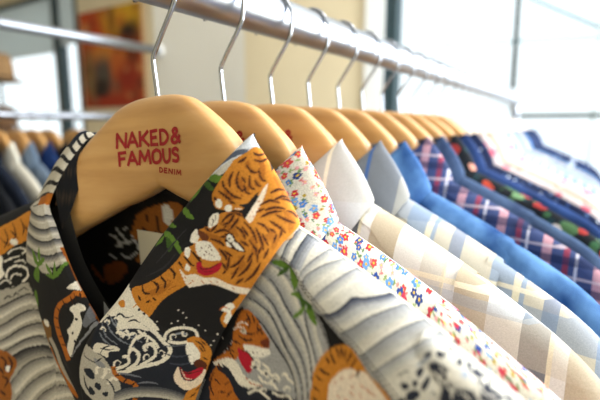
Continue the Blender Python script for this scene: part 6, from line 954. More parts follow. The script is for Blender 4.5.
def add_tube(bm, pts, r, n=12, caps=True):
    from mathutils import Vector
    P = [Vector(p) for p in pts]; rs = r if isinstance(r, (list, tuple)) else [r]*len(P)
    up = None; rings = []
    for i, p in enumerate(P):
        d = (P[min(i+1, len(P)-1)]-P[max(i-1, 0)]).normalized()
        if up is None:
            up = d.orthogonal().normalized()
        up = (up-d*up.dot(d)).normalized(); sd = d.cross(up)
        rings.append([bm.verts.new(p+(up*math.cos(2*PI*k/n)+sd*math.sin(2*PI*k/n))*rs[i]) for k in range(n)])
    for a, b in zip(rings, rings[1:]):
        for k in range(n): bm.faces.new((a[k], a[(k+1) % n], b[(k+1) % n], b[k]))
    if caps: bm.faces.new(rings[0][::-1]); bm.faces.new(rings[-1])
def crv(pts, n=6):
    out = []
    N = len(pts)
    for i in range(N-1):
        a, b, c, d = pts[max(i-1, 0)], pts[i], pts[i+1], pts[min(i+2, N-1)]
        for k in range(n):
            f = k/n
            out.append(tuple(.5*(2*b[j]+(c[j]-a[j])*f+(2*a[j]-5*b[j]+4*c[j]-d[j])*f*f+(-a[j]+3*b[j]-3*c[j]+d[j])*f**3) for j in range(3)))
    out.append(tuple(pts[-1])); return out
def sheet(name, f, nu, nv, mat, parent=None, close_v=False, cols=None, ur=(0, 1), flip=False):
    a, b = np.meshgrid(np.linspace(ur[0], ur[1], nu), np.linspace(0, 1, nv), indexing='ij')
    t, s, z = f(a, b)
    co = np.stack([t, -s, z], -1).reshape(-1, 3)
    i, j = np.meshgrid(np.arange(nu-1), np.arange(nv-1), indexing='ij')
    q = (i*nv+j).ravel()
    F = np.stack([q, q+nv, q+nv+1, q+1], 1)
    if flip: F = F[:, ::-1]
    me = bpy.data.meshes.new(name)
    me.vertices.add(len(co)); me.vertices.foreach_set('co', co.ravel())
    me.loops.add(F.size); me.loops.foreach_set('vertex_index', F.ravel().astype(np.int32))
    me.polygons.add(len(F)); me.polygons.foreach_set('loop_start', (np.arange(len(F))*4).astype(np.int32))
    me.polygons.foreach_set('loop_total', np.full(len(F), 4, np.int32))
    me.update(calc_edges=True); me.validate(); smooth(me)
    if cols is not None:
        rgb = cols(a, b).reshape(-1, 3)
        at = me.color_attributes.new('print', 'FLOAT_COLOR', 'POINT')
        at.data.foreach_set('color', np.concatenate([rgb, np.ones((len(rgb), 1))], 1).astype(np.float32).ravel())
    if mat: me.materials.append(mat)
    return link(bpy.data.objects.new(name, me), parent)
def empty(name, loc, rz=ROT, ry=0):
    o = bpy.data.objects.new(name, None); o.empty_display_size = .05
    o.location = loc; o.rotation_euler = (0, ry, rz); return link(o)
def tag(o, label, cat, group=None, kind=None):
    if label: o['label'] = label
    if cat: o['category'] = cat
    if group: o['group'] = group
    if kind: o['kind'] = kind
    return o
def struct(o, label=None):
    o['kind'] = 'structure'
    if label: o['label'] = label
    return o
def hexlin(h):
    v = (np.array([int(h[i:i+2], 16) for i in (1, 3, 5)]) if isinstance(h, str) else np.array(h))/255.
    return np.where(v <= .04045, v/12.92, ((v+.055)/1.055)**2.4)

# ---------------------------------------------------------------- materials
class NT:
    def __init__(s, name, rough=.8, metal=0, spec=.5):
        s.m = bpy.data.materials.new(name); s.m.use_nodes = True; s.t = s.m.node_tree
        s.b = s.t.nodes['Principled BSDF']; s.b.inputs['Roughness'].default_value = rough
        s.b.inputs['Metallic'].default_value = metal; s.b.inputs['Specular IOR Level'].default_value = spec
        s.tc = s.t.nodes.new('ShaderNodeTexCoord')
    def n(s, typ, **kw):
        q = s.t.nodes.new(typ)
        for k, v in kw.items():
            if k.startswith('i_'):
                k = k[2:]; q.inputs[int(k) if k.isdigit() else k.replace('_', ' ')].default_value = v
            else: setattr(q, k, v)
        return q
    def l(s, a, b): s.t.links.new(a, b)
    def obj(s): return s.tc.outputs['Object']
    def mapping(s, scale=(1, 1, 1), rot=(0, 0, 0), loc=(0, 0, 0)):
        q = s.n('ShaderNodeMapping'); q.inputs['Scale'].default_value = scale; q.inputs['Rotation'].default_value = rot; q.inputs['Location'].default_value = loc
        s.l(s.obj(), q.inputs['Vector']); return q.outputs['Vector']
    def noise(s, scale, vec=None, detail=3):
        q = s.n('ShaderNodeTexNoise'); q.inputs['Scale'].default_value = scale; q.inputs['Detail'].default_value = detail
        s.l(vec or s.obj(), q.inputs['Vector']); return q.outputs['Fac']
    def ramp(s, fac, stops, interp='LINEAR'):
        q = s.n('ShaderNodeValToRGB'); q.color_ramp.interpolation = interp
        e = q.color_ramp.elements
        while len(e) < len(stops): e.new(.5)
        for k, (p, c) in enumerate(stops):
            e[k].position = p; c = hexlin(c) if isinstance(c, str) else c; e[k].color = (*c, 1)
        s.l(fac, q.inputs['Fac']); return q.outputs['Color']
    def mix(s, fac, a, b, mode='MIX'):
        q = s.n('ShaderNodeMix', data_type='RGBA', blend_type=mode)
        for inp, v in ((0, fac), (6, a), (7, b)):
            if hasattr(v, 'links'): s.l(v, q.inputs[inp])
            elif isinstance(v, str): q.inputs[inp].default_value = (*hexlin(v), 1)
            else: q.inputs[inp].default_value = v
        return q.outputs[2]
    def math(s, op, a, b=0.0, c=0.0):
        q = s.n('ShaderNodeMath', operation=op)
        for k, v in enumerate((a, b, c)):
            if hasattr(v, 'links'): s.l(v, q.inputs[k])
            else: q.inputs[k].default_value = v
        return q.outputs[0]
    def axis(s, k, vec=None):
        q = s.n('ShaderNodeSeparateXYZ'); s.l(vec or s.obj(), q.inputs[0]); return q.outputs[k]
    def stripe(s, coord, period, off, width):
        """1 inside a stripe"""
        a = s.math('MODULO', s.math('ADD', coord, 10*period+off), period)
        return s.math('LESS_THAN', a, width)
    def bump(s, h, strength=.2, dist=.001):
        q = s.n('ShaderNodeBump'); q.inputs['Strength'].default_value = strength; q.inputs['Distance'].default_value = dist
        s.l(h, q.inputs['Height']); s.l(q.outputs[0], s.b.inputs['Normal'])
    def col(s, c):
        if hasattr(c, 'links'): s.l(c, s.b.inputs['Base Color'])
        else: s.b.inputs['Base Color'].default_value = (*(hexlin(c) if isinstance(c, str) else c), 1)
        return s
    def weave(s, strength=.25, f=1600):
        w = s.n('ShaderNodeTexNoise'); w.inputs['Scale'].default_value = f; w.inputs['Detail'].default_value = 1
        s.l(s.obj(), w.inputs['Vector']); s.bump(w.outputs['Fac'], strength, .0004)

def plain(name, c, rough=.8, metal=0, spec=.5, var=.06, scale=8):
    k = NT(name, rough, metal, spec)
    n = k.noise(scale); base = hexlin(c)
    k.col(k.ramp(n, [(.3, tuple(base*(1-var))), (.7, tuple(np.minimum(base*(1+var), 1)))])); return k.m
def print_cloth(name):
    k = NT(name, .85, 0, .25)
    a = k.n('ShaderNodeAttribute', attribute_name='print')
    n = k.noise(900, detail=2)
    v = k.ramp(n, [(.3, (.70, .70, .70)), (.7, (1, 1, 1))])
    k.col(k.mix(1.0, a.outputs['Color'], v, 'MULTIPLY')); k.weave(.2); return k.m
def cloth(name, c, var=.12, rough=.9):
    k = NT(name, rough, 0, .2); base = hexlin(c)
    n = k.noise(45, k.mapping((1, 1, .35))); m = k.noise(1300, detail=1)
    a = k.ramp(n, [(.3, tuple(base*(1-var))), (.7, tuple(np.minimum(base*(1+var), 1)))])
    b = k.ramp(m, [(.3, (.82, .82, .82)), (.7, (1, 1, 1))])
    k.col(k.mix(1.0, a, b, 'MULTIPLY')); k.weave(.3); return k.m
def denim(name, c, light, amt=.5):
    k = NT(name, .9, 0, .2)
    n = k.noise(26, k.mapping((1, 1, .6)), 4); tw = k.n('ShaderNodeTexWave', bands_direction='DIAGONAL'); tw.inputs['Scale'].default_value = 260
    k.l(k.obj(), tw.inputs['Vector'])
    a = k.mix(k.ramp(n, [(.35, (0, 0, 0)), (.7, (amt, amt, amt))]), c, light)
    b = k.ramp(tw.outputs['Fac'], [(0, (.82, .82, .82)), (1, (1, 1, 1))])
    k.col(k.mix(1.0, a, b, 'MULTIPLY')); k.weave(.3); return k.m
def plaid(name, base, xs, zs):
    """xs / zs: (period, offset, width, colour, strength) stripes crossing"""
    k = NT(name, .9, 0, .2)
    v = k.mapping((1, 1, 1), (0, math.radians(0), 0))
    X, Z = k.axis(0, v), k.axis(2, v)
    wob = k.math('MULTIPLY', k.noise(9), .006)
    X = k.math('ADD', X, wob); Z = k.math('ADD', Z, wob)
    col = base
    c = k.n('ShaderNodeRGB'); c.outputs[0].default_value = (*hexlin(base), 1); col = c.outputs[0]
    for A, Bx, L in ((X, Z, xs), (Z, X, zs)):
        for per, off, wd, cc, st, *hatch in L:
            f = k.math('MULTIPLY', k.stripe(A, per, off, wd), st)
            if hatch: f = k.math('MULTIPLY', f, k.math('MULTIPLY_ADD', k.stripe(Bx, .0042, 0, .0020), .8, .2))
            col = k.mix(f, col, cc)
    m = k.noise(1200, detail=1)
    k.col(k.mix(1.0, col, k.ramp(m, [(.3, (.84, .84, .84)), (.7, (1, 1, 1))]), 'MULTIPLY')); k.weave(.3); return k.m
def blossom(name, base, inks, scale=42, size=.42, var=.0, leaf=None):
    k = NT(name, .9, 0, .2)
    nz = k.n('ShaderNodeTexNoise'); nz.inputs['Scale'].default_value = 120; k.l(k.obj(), nz.inputs['Vector'])
    vec = k.mix(.006, k.obj(), nz.outputs['Color'], 'ADD')
    def layer(sc, sz, col, stops):
        vo = k.n('ShaderNodeTexVoronoi'); vo.inputs['Scale'].default_value = sc; k.l(vec, vo.inputs['Vector'])
        d = vo.outputs['Distance']; cc = vo.outputs['Color']
        r = k.axis(0, cc)
        ink = k.ramp(r, stops, 'CONSTANT')
        return k.mix(k.math('LESS_THAN', d, sz), col, ink)
    c = k.n('ShaderNodeRGB'); c.outputs[0].default_value = (*hexlin(base), 1); col = c.outputs[0]
    if leaf: col = layer(scale*1.7, size*.8, col, [(0, leaf[0]), (.5, leaf[1 % len(leaf)])])
    col = layer(scale, size, col, [(q/len(inks), i) for q, i in enumerate(inks)])
    k.col(col); k.weave(.3); return k.m

def wood_mat():
    k = NT('beech_wood', .42, 0, .5)
    v = k.mapping((1, 6, 9))
    n = k.noise(9, v, 4); n2 = k.noise(3, k.mapping((2, 1, 5)), 2)
    a = k.ramp(n, [(.3, (.47, .240, .068)), (.5, (.56, .305, .098)), (.75, (.63, .37, .14))])
    b = k.ramp(n2, [(.35, (.86, .82, .78)), (.65, (1, 1, 1))])
    k.col(k.mix(1.0, a, b, 'MULTIPLY')); k.b.inputs['Coat Weight'].default_value = .5; k.b.inputs['Coat Roughness'].default_value = .33
    return k.m
def metal_mat(name, c, rough):
    k = NT(name, rough, 1.0); n = k.noise(30, k.mapping((1, .1, 1)))
    base = hexlin(c); k.col(k.ramp(n, [(.3, tuple(base*.88)), (.7, tuple(np.minimum(base*1.05, 1)))]))
    return k.m
def glass_mat():
    m = bpy.data.materials.new('window_glass'); m.use_nodes = True; t = m.node_tree; t.nodes.clear()
    o = t.nodes.new('ShaderNodeOutputMaterial'); a = t.nodes.new('ShaderNodeBsdfTransparent'); g = t.nodes.new('ShaderNodeBsdfGlossy'); x = t.nodes.new('ShaderNodeMixShader')
    a.inputs[0].default_value = (.96, .98, .98, 1); g.inputs['Roughness'].default_value = .02; x.inputs[0].default_value = .05
    t.links.new(a.outputs[0], x.inputs[1]); t.links.new(g.outputs[0], x.inputs[2]); t.links.new(x.outputs[0], o.inputs[0]); return m
def blind_mat():
    m = bpy.data.materials.new('blind_fabric'); m.use_nodes = True; t = m.node_tree; t.nodes.clear()
    o = t.nodes.new('ShaderNodeOutputMaterial'); a = t.nodes.new('ShaderNodeBsdfTranslucent'); g = t.nodes.new('ShaderNodeBsdfDiffuse'); x = t.nodes.new('ShaderNodeMixShader')
    n = t.nodes.new('ShaderNodeTexNoise'); n.inputs['Scale'].default_value = 40
    r = t.nodes.new('ShaderNodeValToRGB'); r.color_ramp.elements[0].color = (.66, .69, .68, 1); r.color_ramp.elements[1].color = (.72, .75, .74, 1)
    t.links.new(n.outputs[0], r.inputs[0]); t.links.new(r.outputs[0], a.inputs[0]); t.links.new(r.outputs[0], g.inputs[0])
    x.inputs[0].default_value = .4
    t.links.new(a.outputs[0], x.inputs[1]); t.links.new(g.outputs[0], x.inputs[2]); t.links.new(x.outputs[0], o.inputs[0]); return m

M_print = print_cloth('printed_cotton')
M_wood = wood_mat(); M_steel = metal_mat('brushed_steel', '#a3a8b2', .30); M_chrome = metal_mat('chrome_wire', '#9ea3ad', .15)
M_glarewood = plain('glare_whitened_wood', '#d9c9b8', .5, var=.06, scale=14)  # far hangers' wood, whitened to put window glare into the colour
M_ink = plain('red_ink', '#930d15', .7, var=.05); M_glass = glass_mat(); M_blind = blind_mat()
M_wall = plain('beige_plaster', '#e2d3b2', .9, var=.03, scale=3); M_pillar = plain('pale_grey_plaster', '#e6e4dc', .9, var=.02, scale=3)
M_trim = plain('white_trim_paint', '#eceeee', .5, var=.02); M_frame = plain('dark_teal_frame_paint', '#22383f', .4, var=.05)
M_ceil = plain('white_ceiling_paint', '#efefec', .9, var=.02); M_floor = plain('grey_concrete', '#8b8782', .5, var=.12, scale=2)

# ---------------------------------------------------------------- painting the printed cloth
def fill(rgb, P, Q, poly, c):
    x = poly[:, 0]; y = poly[:, 1]
    m = (P >= x.min()) & (P <= x.max()) & (Q >= y.min()) & (Q <= y.max())
    idx = np.nonzero(m)
    if len(idx[0]) == 0: return
    px, py = P[idx], Q[idx]; ins = np.zeros(len(px), bool)
    x2 = np.roll(x, -1); y2 = np.roll(y, -1)
    for k in range(len(x)):
        if y[k] == y2[k]: continue
        cr_ = ((y[k] > py) != (y2[k] > py)) & (px < (x2[k]-x[k])*(py-y[k])/(y2[k]-y[k])+x[k])
        ins ^= cr_
    sel = tuple(i[ins] for i in idx); rgb[sel] = c
INK = [hexlin(c) for c in INKS]
ART = {}
for line in PRINT.strip().split('\n'):
    w = line.split(); v = np.array(w[2:], float).reshape(-1, 2).cumsum(0)/3999.
    ART.setdefault(w[0], []).append((int(w[1]), v))
def painter(keys, base):
    def f(a, b):
        rgb = np.empty(a.shape+(3,)); rgb[:] = hexlin(base)
        for k in keys:
            for ci, v in ART[k]: fill(rgb, a, b, v, INK[ci])
        return rgb
    return f
def scatter_prints(a, b, wx, wy, seed, base, scale=1.0):
    """small printed blossoms, wx by wy metres of cloth"""
    rs = random.Random(seed)
    X = a*wx; Y = b*wy
    rgb = np.empty(a.shape+(3,)); rgb[:] = hexlin(base)
    reds = ['#c8283a', '#d8474a', '#cf3f55']; blues = ['#2d4f9e', '#4a7ec9', '#27407f', '#6d9fdc']; yel = ['#c9a23a', '#b79a2c']; gr = ['#7c9a5a', '#94a86a', '#5f7f55']; pk = ['#e58a96', '#e9a3a8']
    step = .0096*scale
    pts = []
    for i in range(int(wx/step)+2):
        for j in range(int(wy/step)+2):
            pts.append(((i+rs.uniform(-.35, .35)+(j % 2)*.5)*step, (j+rs.uniform(-.35, .35))*step))
    for (x, y) in pts:
        kind = rs.random(); an = rs.uniform(0, 6.28)
        # stem and leaves
        L = rs.uniform(.004, .008)*scale; dx, dy = math.cos(an), math.sin(an)
        g = hexlin(rs.choice(gr if rs.random() < .7 else ['#c2565a', '#d67a7a']))
        w = .0005*scale
        fill(rgb, X, Y, np.array([(x-dy*w, y+dx*w), (x+dx*L-dy*w, y+dy*L+dx*w), (x+dx*L+dy*w, y+dy*L-dx*w), (x+dy*w, y-dx*w)]), g)
        for sg in (-1, 1):
            cx, cy = x+dx*L*.7, y+dy*L*.7; a2 = an+sg*.9; l2 = .003*scale
            ex, ey = math.cos(a2)*l2, math.sin(a2)*l2
            fill(rgb, X, Y, np.array([(cx, cy), (cx+ex*.5-ey*.35, cy+ey*.5+ex*.35), (cx+ex, cy+ey), (cx+ex*.5+ey*.35, cy+ey*.5-ex*.35)]), g)
        if kind < .33: pal, R_ = reds, rs.uniform(.0032, .0052)
        elif kind < .66: pal, R_ = blues, rs.uniform(.0030, .0050)
        elif kind < .80: pal, R_ = yel, rs.uniform(.002, .003)
        else: pal, R_ = pk, rs.uniform(.0018, .003)
        R_ *= scale; c = hexlin(rs.choice(pal)); n = 5; th = np.linspace(0, 2*PI, 31)[:-1]
        rad = R_*(.62+.38*np.abs(np.sin(th*n/2+an)))
        fill(rgb, X, Y, np.stack([x+rad*np.cos(th), y+rad*np.sin(th)], 1), c)
        cc = hexlin('#e2b93c' if pal is not yel else '#7a4a20')
        fill(rgb, X, Y, np.stack([x+R_*.28*np.cos(th[::3]), y+R_*.28*np.sin(th[::3])], 1), cc)
    return rgb

# ---------------------------------------------------------------- shirts
def stand_sheet(u, v):
    u2 = .30+.42*u
    t0, s0, z0 = collar_sheet(u2, np.zeros_like(u2))
    k = np.abs(np.abs(t0)-.095)
    dp = np.where(np.abs(s0-.004) < .035, .010+.035*np.clip(np.abs(s0-.012)/.028, 0, 1), .042)
    return t0*(1-.04*v), s0-.0015*v, z0-dp*v-.0003
def collar_edge(f):
    """fold roll: lift the cloth just outside the fold a little"""
    def g(u, v):
        t, s, z = f(u, v)
        r = .0035*np.sqrt(np.clip(v/.06, 0, 1))*(1-np.clip((v-.3)/.7, 0, 1))
        return t, s+r, z+.001*np.sin(np.clip(v/.12, 0, 1)*PI)
    return g
def stitch_rows(name, f, rows, mat, parent):
    """short raised dashes along rows of points (u0,v0)->(u1,v1) of a sheet"""
    bm = bmesh.new()
    for (u0, v0, u1, v1, n) in rows:
        for k in range(n):
            q = []
            for e in (k+.18, k+.82):
                uu = u0+(u1-u0)*e/n; vv = v0+(v1-v0)*e/n
                t, s, z = f(np.array([[uu]]), np.array([[vv]])); q.append((float(t[0, 0]), -float(s[0, 0])-.0004, float(z[0, 0])))
            add_tube(bm, q, .0003, 4)
    return obj_bm(name, bm, mat, parent)

def build_shirt(name, mats, res, cols=None, seed=0):
    """mats: dict body/collar/yoke ; res multiplies density ; cols: painter per part"""
    root = empty(name, (0, 0, 0)); cols = cols or {}
    def m(k): return mats.get(k, mats['body'])
    r = res
    cr_ = r.get('collar', (90, 14)); fr = r.get('front', (40, 46)); fl = r.get('left', (34, 40)); yk = r.get('yoke', (40, 8)); bk = r.get('back', (50, 40))
    sheet('collar', collar_edge(collar_sheet), cr_[0], cr_[1], m('collar'), root, cols=cols.get('collar'))
    sheet('collar_stand', stand_sheet, 80, 8, m('stand') if 'stand' in mats else m('collar'), root, cols=cols.get('stand'))
    sheet('front_panel', lambda a, b: front_sheet(a, b, 1, seed), fr[0], fr[1], m('body'), root, cols=cols.get('front'))
    sheet('front_panel', lambda a, b: front_sheet(a, b, -1, seed), fl[0], fl[1], m('body'), root, cols=cols.get('left'))
    sheet('back_panel', lambda a, b: back_sheet(a, b, seed), bk[0], bk[1], m('body'), root, cols=cols.get('back'))
    sheet('shoulder_yoke', yoke_sheet, yk[0], yk[1], m('yoke'), root, cols=cols.get('yoke'))
    for sd in (1, -1):
        q = r.get('sleeve', (24, 28))
        sheet('sleeve', lambda a, b: sleeve_sheet(a, b, sd, seed), q[0] if sd > 0 else q[0]//2, q[1] if sd > 0 else q[1]//2, m('sleeve') if 'sleeve' in mats else m('body'), root, cols=cols.get('sleeve'))
    return root

# the nearest shirt: tiger and wave print
def grey_wave(a, b):
    rgb = np.empty(a.shape+(3,)); ph = (a*9+b*3) % 1.0
    c0, c1 = hexlin('#6d7076'), hexlin('#d4cfc3')
    return c0+(c1-c0)*ph[..., None]
def collar_band(f):
    def g(a, b):
        rgb = f(a, b); m = (a > .598) & (a < .742) & (b < .62)
        st_ = np.sin(a*330+b*5+np.sin(b*9)*1.2) > .45
        rgb[m] = hexlin('#c6bfae'); rgb[m & st_] = hexlin('#1a191b'); rgb[m & (a < .645) & (b > .10)] = hexlin('#1b2130')
        rgb[m & (a > .725) & (b < .3)] = hexlin('#a9611c'); return rgb
    return g
def ridge_over(f):
    def g(a, b):
        rgb = f(a, b); rgb[(b < .035) | ((a > .75) & (b < .3))] = hexlin('#c9c6bd'); return rgb
    return g
tiger = build_shirt('patterned_shirt', {'body': M_print}, {'collar': (760, 150), 'front': (300, 330), 'left': (200, 240), 'yoke': (330, 90), 'back': (150, 150), 'sleeve': (240, 300)},
    {'collar': collar_band(painter('CX', '#1b1a1c')), 'front': painter('R', '#9a9a99'), 'left': painter('F', '#191817'), 'back': ridge_over(painter('B', '#141111')),
     'yoke': painter('Y', '#d2cec3'), 'sleeve': painter('S', '#b9b6ae'), 'stand': lambda a, b: np.where((np.sin(a*70+b*9) > .86)[..., None], hexlin('#33291f'), hexlin('#0c0d11'))})
tag(tiger, 'nearest shirt with orange tiger, wave and bamboo print on black and grey', 'shirt')
lab = sheet('neck_label', lambda a, b: (-.056+.034*a, s_back(-.056+.034*a, -.117-.034*b+0*a)+.0022, -.117-.034*b-.006*a*b), 6, 6, plain('cream_label_cloth', '#c9c3b0', .9), tiger)
lab['label'] = 'cream cloth label'
stitch_rows('seam_stitching', yoke_sheet, [(.17, .93, .98, .93, 46), (.17, .985, .98, .985, 46)], plain('dark_thread', '#3b3530', .9), [c for c in tiger.children if c.name.startswith('shoulder_yoke')][0])
tiger.location = W(0, 0, 0)

# second shirt: small blossoms on white
fl = lambda wx, wy, sd: (lambda a, b: scatter_prints(a, b, wx, wy, sd, '#dfd8c8', .78))
floral = build_shirt('floral_shirt', {'body': M_print}, {'collar': (560, 90), 'front': (220, 240), 'left': (90, 100), 'yoke': (260, 60), 'sleeve': (110, 150), 'back': (60, 60)},
    {'collar': fl(.62, .078, 3), 'front': fl(.26, .34, 4), 'left': fl(.26, .34, 5), 'yoke': fl(.14, .028, 6), 'stand': fl(.4, .03, 8), 'sleeve': fl(.34, .42, 9), 'back': fl(.48, .4, 7)}, seed=2)
tag(floral, 'white shirt scattered with small red and blue flowers, second from the front', 'shirt')

# the other shirts share three wrinkle variants
proto = []
for sd in (1, 4, 6):
    p = build_shirt('shirt', {'body': None}, {}, seed=sd); proto.append(p)
def set_mat(o, mat):
    for c in o.children:
        if c.type == 'MESH':
            if not len(c.data.materials): c.data.materials.append(None)
            c.material_slots[0].link = 'OBJECT'; c.material_slots[0].material = mat
def dup(root, name=None):
    r = root.copy(); C.objects.link(r)
    if name: r.name = name
    for ch in list(root.children):
        c = ch.copy(); C.objects.link(c); c.parent = r
    return r
used = [False]*3
def shirt(i, mat, loc, label, group, name='shirt', rz=0, sy=1.0):
    k = i % 3
    if used[k]: o = dup(proto[k], name)
    else: o = proto[k]; used[k] = True; o.name = name
    for key in list(o.keys()): del o[key]
    set_mat(o, mat); o.location = loc; o.rotation_euler = (0, 0, ROT+math.radians(rz)); o.scale = (1, sy, 1)
    return tag(o, label, 'shirt', group)

D = 0.0763
G1 = 'shirts on the front rail'
m_plaid1 = plaid('white_beige_check', '#e0dfdc', [(.080, .010, .026, '#b3a284', .8, 1), (.080, .022, .003, '#efe6c8', .9), (.160, .040, .018, '#4d5566', .8, 1), (.160, .120, .020, '#c9c3b6', .6)], [(.08, .01, .030, '#c9bfac', .45), (.08, .05, .004, '#f2e9cf', .8), (.08, .062, .008, '#9fb0c4', .4)])
m_plaid2 = plaid('blue_beige_check', '#c9c3b6', [(.085, .02, .030, '#8aa0bf', .8), (.085, .060, .012, '#4f6f9f', .6), (.085, .0, .006, '#ece2c4', .8)], [(.07, .03, .022, '#7f93b0', .6), (.07, .0, .004, '#eee6d2', .8)])
m_greycol = plaid('grey_chambray_collar', '#70757e', [(.06, .02, .004, '#2f5a9c', .8), (.06, .045, .010, '#a9a79f', .6)], [])
m_palecol = plaid('pale_check_collar', '#b3b2b0', [(.075, .012, .026, '#bdb6a8', .6), (.075, .050, .004, '#eee6cf', .7)], [(.08, .03, .03, '#b9bcc2', .5)])
m_denim = denim('mid_blue_denim', '#1c437b', '#6f9fd6', .85)
m_flannel = plaid('navy_pink_check', '#39466f', [(.052, .0, .010, '#c7959d', .8), (.052, .018, .003, '#d9d6e0', .7), (.052, .030, .006, '#8c2f3f', .8)], [(.030, .006, .009, '#1a2548', .7), (.030, .020, .003, '#cdbcc2', .6)])
m_slate = denim('slate_blue_denim', '#26385a', '#5a7396', .6)
m_trop = blossom('dark_tropical_print', '#10151c', ['#b5432f', '#41613f', '#c48a78', '#10151c', '#cfc6c0', '#668a62', '#8f2c2a', '#10151c'], 36, .46, leaf=['#31573a', '#16323a'])
m_navy = denim('navy_denim', '#142a57', '#36589a', .5)
m_dotted = blossom('navy_dot_print', '#111d3c', ['#5a78ab', '#2b4477', '#cdd6e6'], 90, .22)
m_pinkw = blossom('pink_blossom_white', '#b9adad', ['#c05a6c', '#d96a7d', '#efc4c0', '#b9c7dd'], 40, .36)
m_cream = blossom('cream_faint_print', '#a99c8c', ['#8d6250', '#cbb99f', '#6f6a68', '#e8d6c8'], 34, .26)
m_white = cloth('white_poplin', '#b4bac4', .05)
m_paleblue = plaid('pale_blue_stripe', '#6f93c4', [(.02, .0, .006, '#dfe8f4', .7)], [])
m_sky = denim('washed_blue_chambray', '#48729f', '#8fb2dc', .6)
m_inky = blossom('ink_navy_print', '#14254a', ['#4b6fae', '#c9d6ea', '#27407b'], 30, .28)
m_black = cloth('black_cotton', '#16181d', .2)
rack_list = [
 (m_plaid1, 'white and beige checked shirt, third from the front of the rail', 'checked_shirt'),
 (m_plaid2, 'beige and grey-blue checked shirt hanging between white check and denim', 'checked_shirt'),
 (m_denim, 'mid blue denim shirt with worn highlights behind the two pale checks', 'denim_shirt'),
 (m_flannel, 'navy shirt with pink and white check, right behind the mid blue denim', 'checked_shirt'),
 (m_slate, 'slate blue denim shirt between pink check and dark tropical print', 'denim_shirt'),
 (m_trop, 'black shirt with red and green tropical flowers', 'floral_shirt'),
 (m_navy, 'navy denim shirt directly behind the tropical flowers', 'denim_shirt'),
 (m_dotted, 'dark navy shirt with tiny pale dots, before the pink blossom one', 'shirt'),
 (m_pinkw, 'white shirt with pink blossoms behind the dark navy dots', 'floral_shirt'),
 (m_cream, 'cream shirt with faint brown marks behind the pink blossoms', 'shirt'),
 (m_white, 'plain white shirt in the pale middle of the rail', 'shirt'),
 (m_pinkw, 'second pink blossom shirt, behind the plain white one', 'floral_shirt'),
 (m_paleblue, 'pale blue narrow striped shirt toward the far end', 'striped_shirt'),
 (m_white, 'plain white shirt right behind the pale blue stripes', 'shirt'),
 (m_sky, 'washed light blue shirt toward the far end, the nearer of two', 'denim_shirt'),
 (m_cream, 'cream faintly marked shirt between two washed light blue ones', 'shirt'),
 (m_sky, 'washed light blue shirt, the farther of two, before the ink navy ones', 'denim_shirt'),
 (m_inky, 'ink navy shirt with pale blue marks near the rail end', 'shirt'),
 (m_inky, 'ink navy printed shirt, the one next to the black shirts', 'shirt'),
 (m_black, 'black shirt near the far end of the rail', 'shirt'),
 (m_navy, 'last but one shirt at the far rail end, navy', 'denim_shirt'),
 (m_inky, 'very last shirt at the far end of the front rail', 'shirt'),
]
N_FRONT = 2+len(rack_list)
jit = [0]*7+[random.uniform(-.006, .006) for _ in range(N_FRONT)]
yaw = [0, 0]+[random.uniform(-1.5, 1.5) for _ in range(N_FRONT)]
OFF = {1: (-.010, 0, -.007, 2.2), 2: (-.012, 0, -.004, 1.8), 3: (.000, -.008, -.005, 3.0), 4: (-.004, 0, -.009, 2.4), 5: (0, 0, -.006, 2.2), 6: (0, 0, -.006, 2.0), 7: (0, 0, -.006, 1.8)}
floral.location = W(OFF[1][0], D, OFF[1][2]); floral.rotation_euler = (0, math.radians(OFF[1][3]), ROT); floral['group'] = G1; tiger['group'] = G1
for i, (mt, lb_, nm) in enumerate(rack_list):
    n = i+2
    oh, orr, oz, otl = OFF.get(n, (0, 0, -.006, 1.5))
    o = shirt(i, mt, W(oh, n*D+jit[n]+orr, oz), lb_, G1, nm, yaw[n]); o.rotation_euler[1] = math.radians(otl)
    if n == 3:
        for c in o.children:
            if c.name.startswith('collar'): c.material_slots[0].material = m_greycol
    if n == 2:
        for c in o.children:
            if c.name.startswith('collar'): c.material_slots[0].material = m_palecol

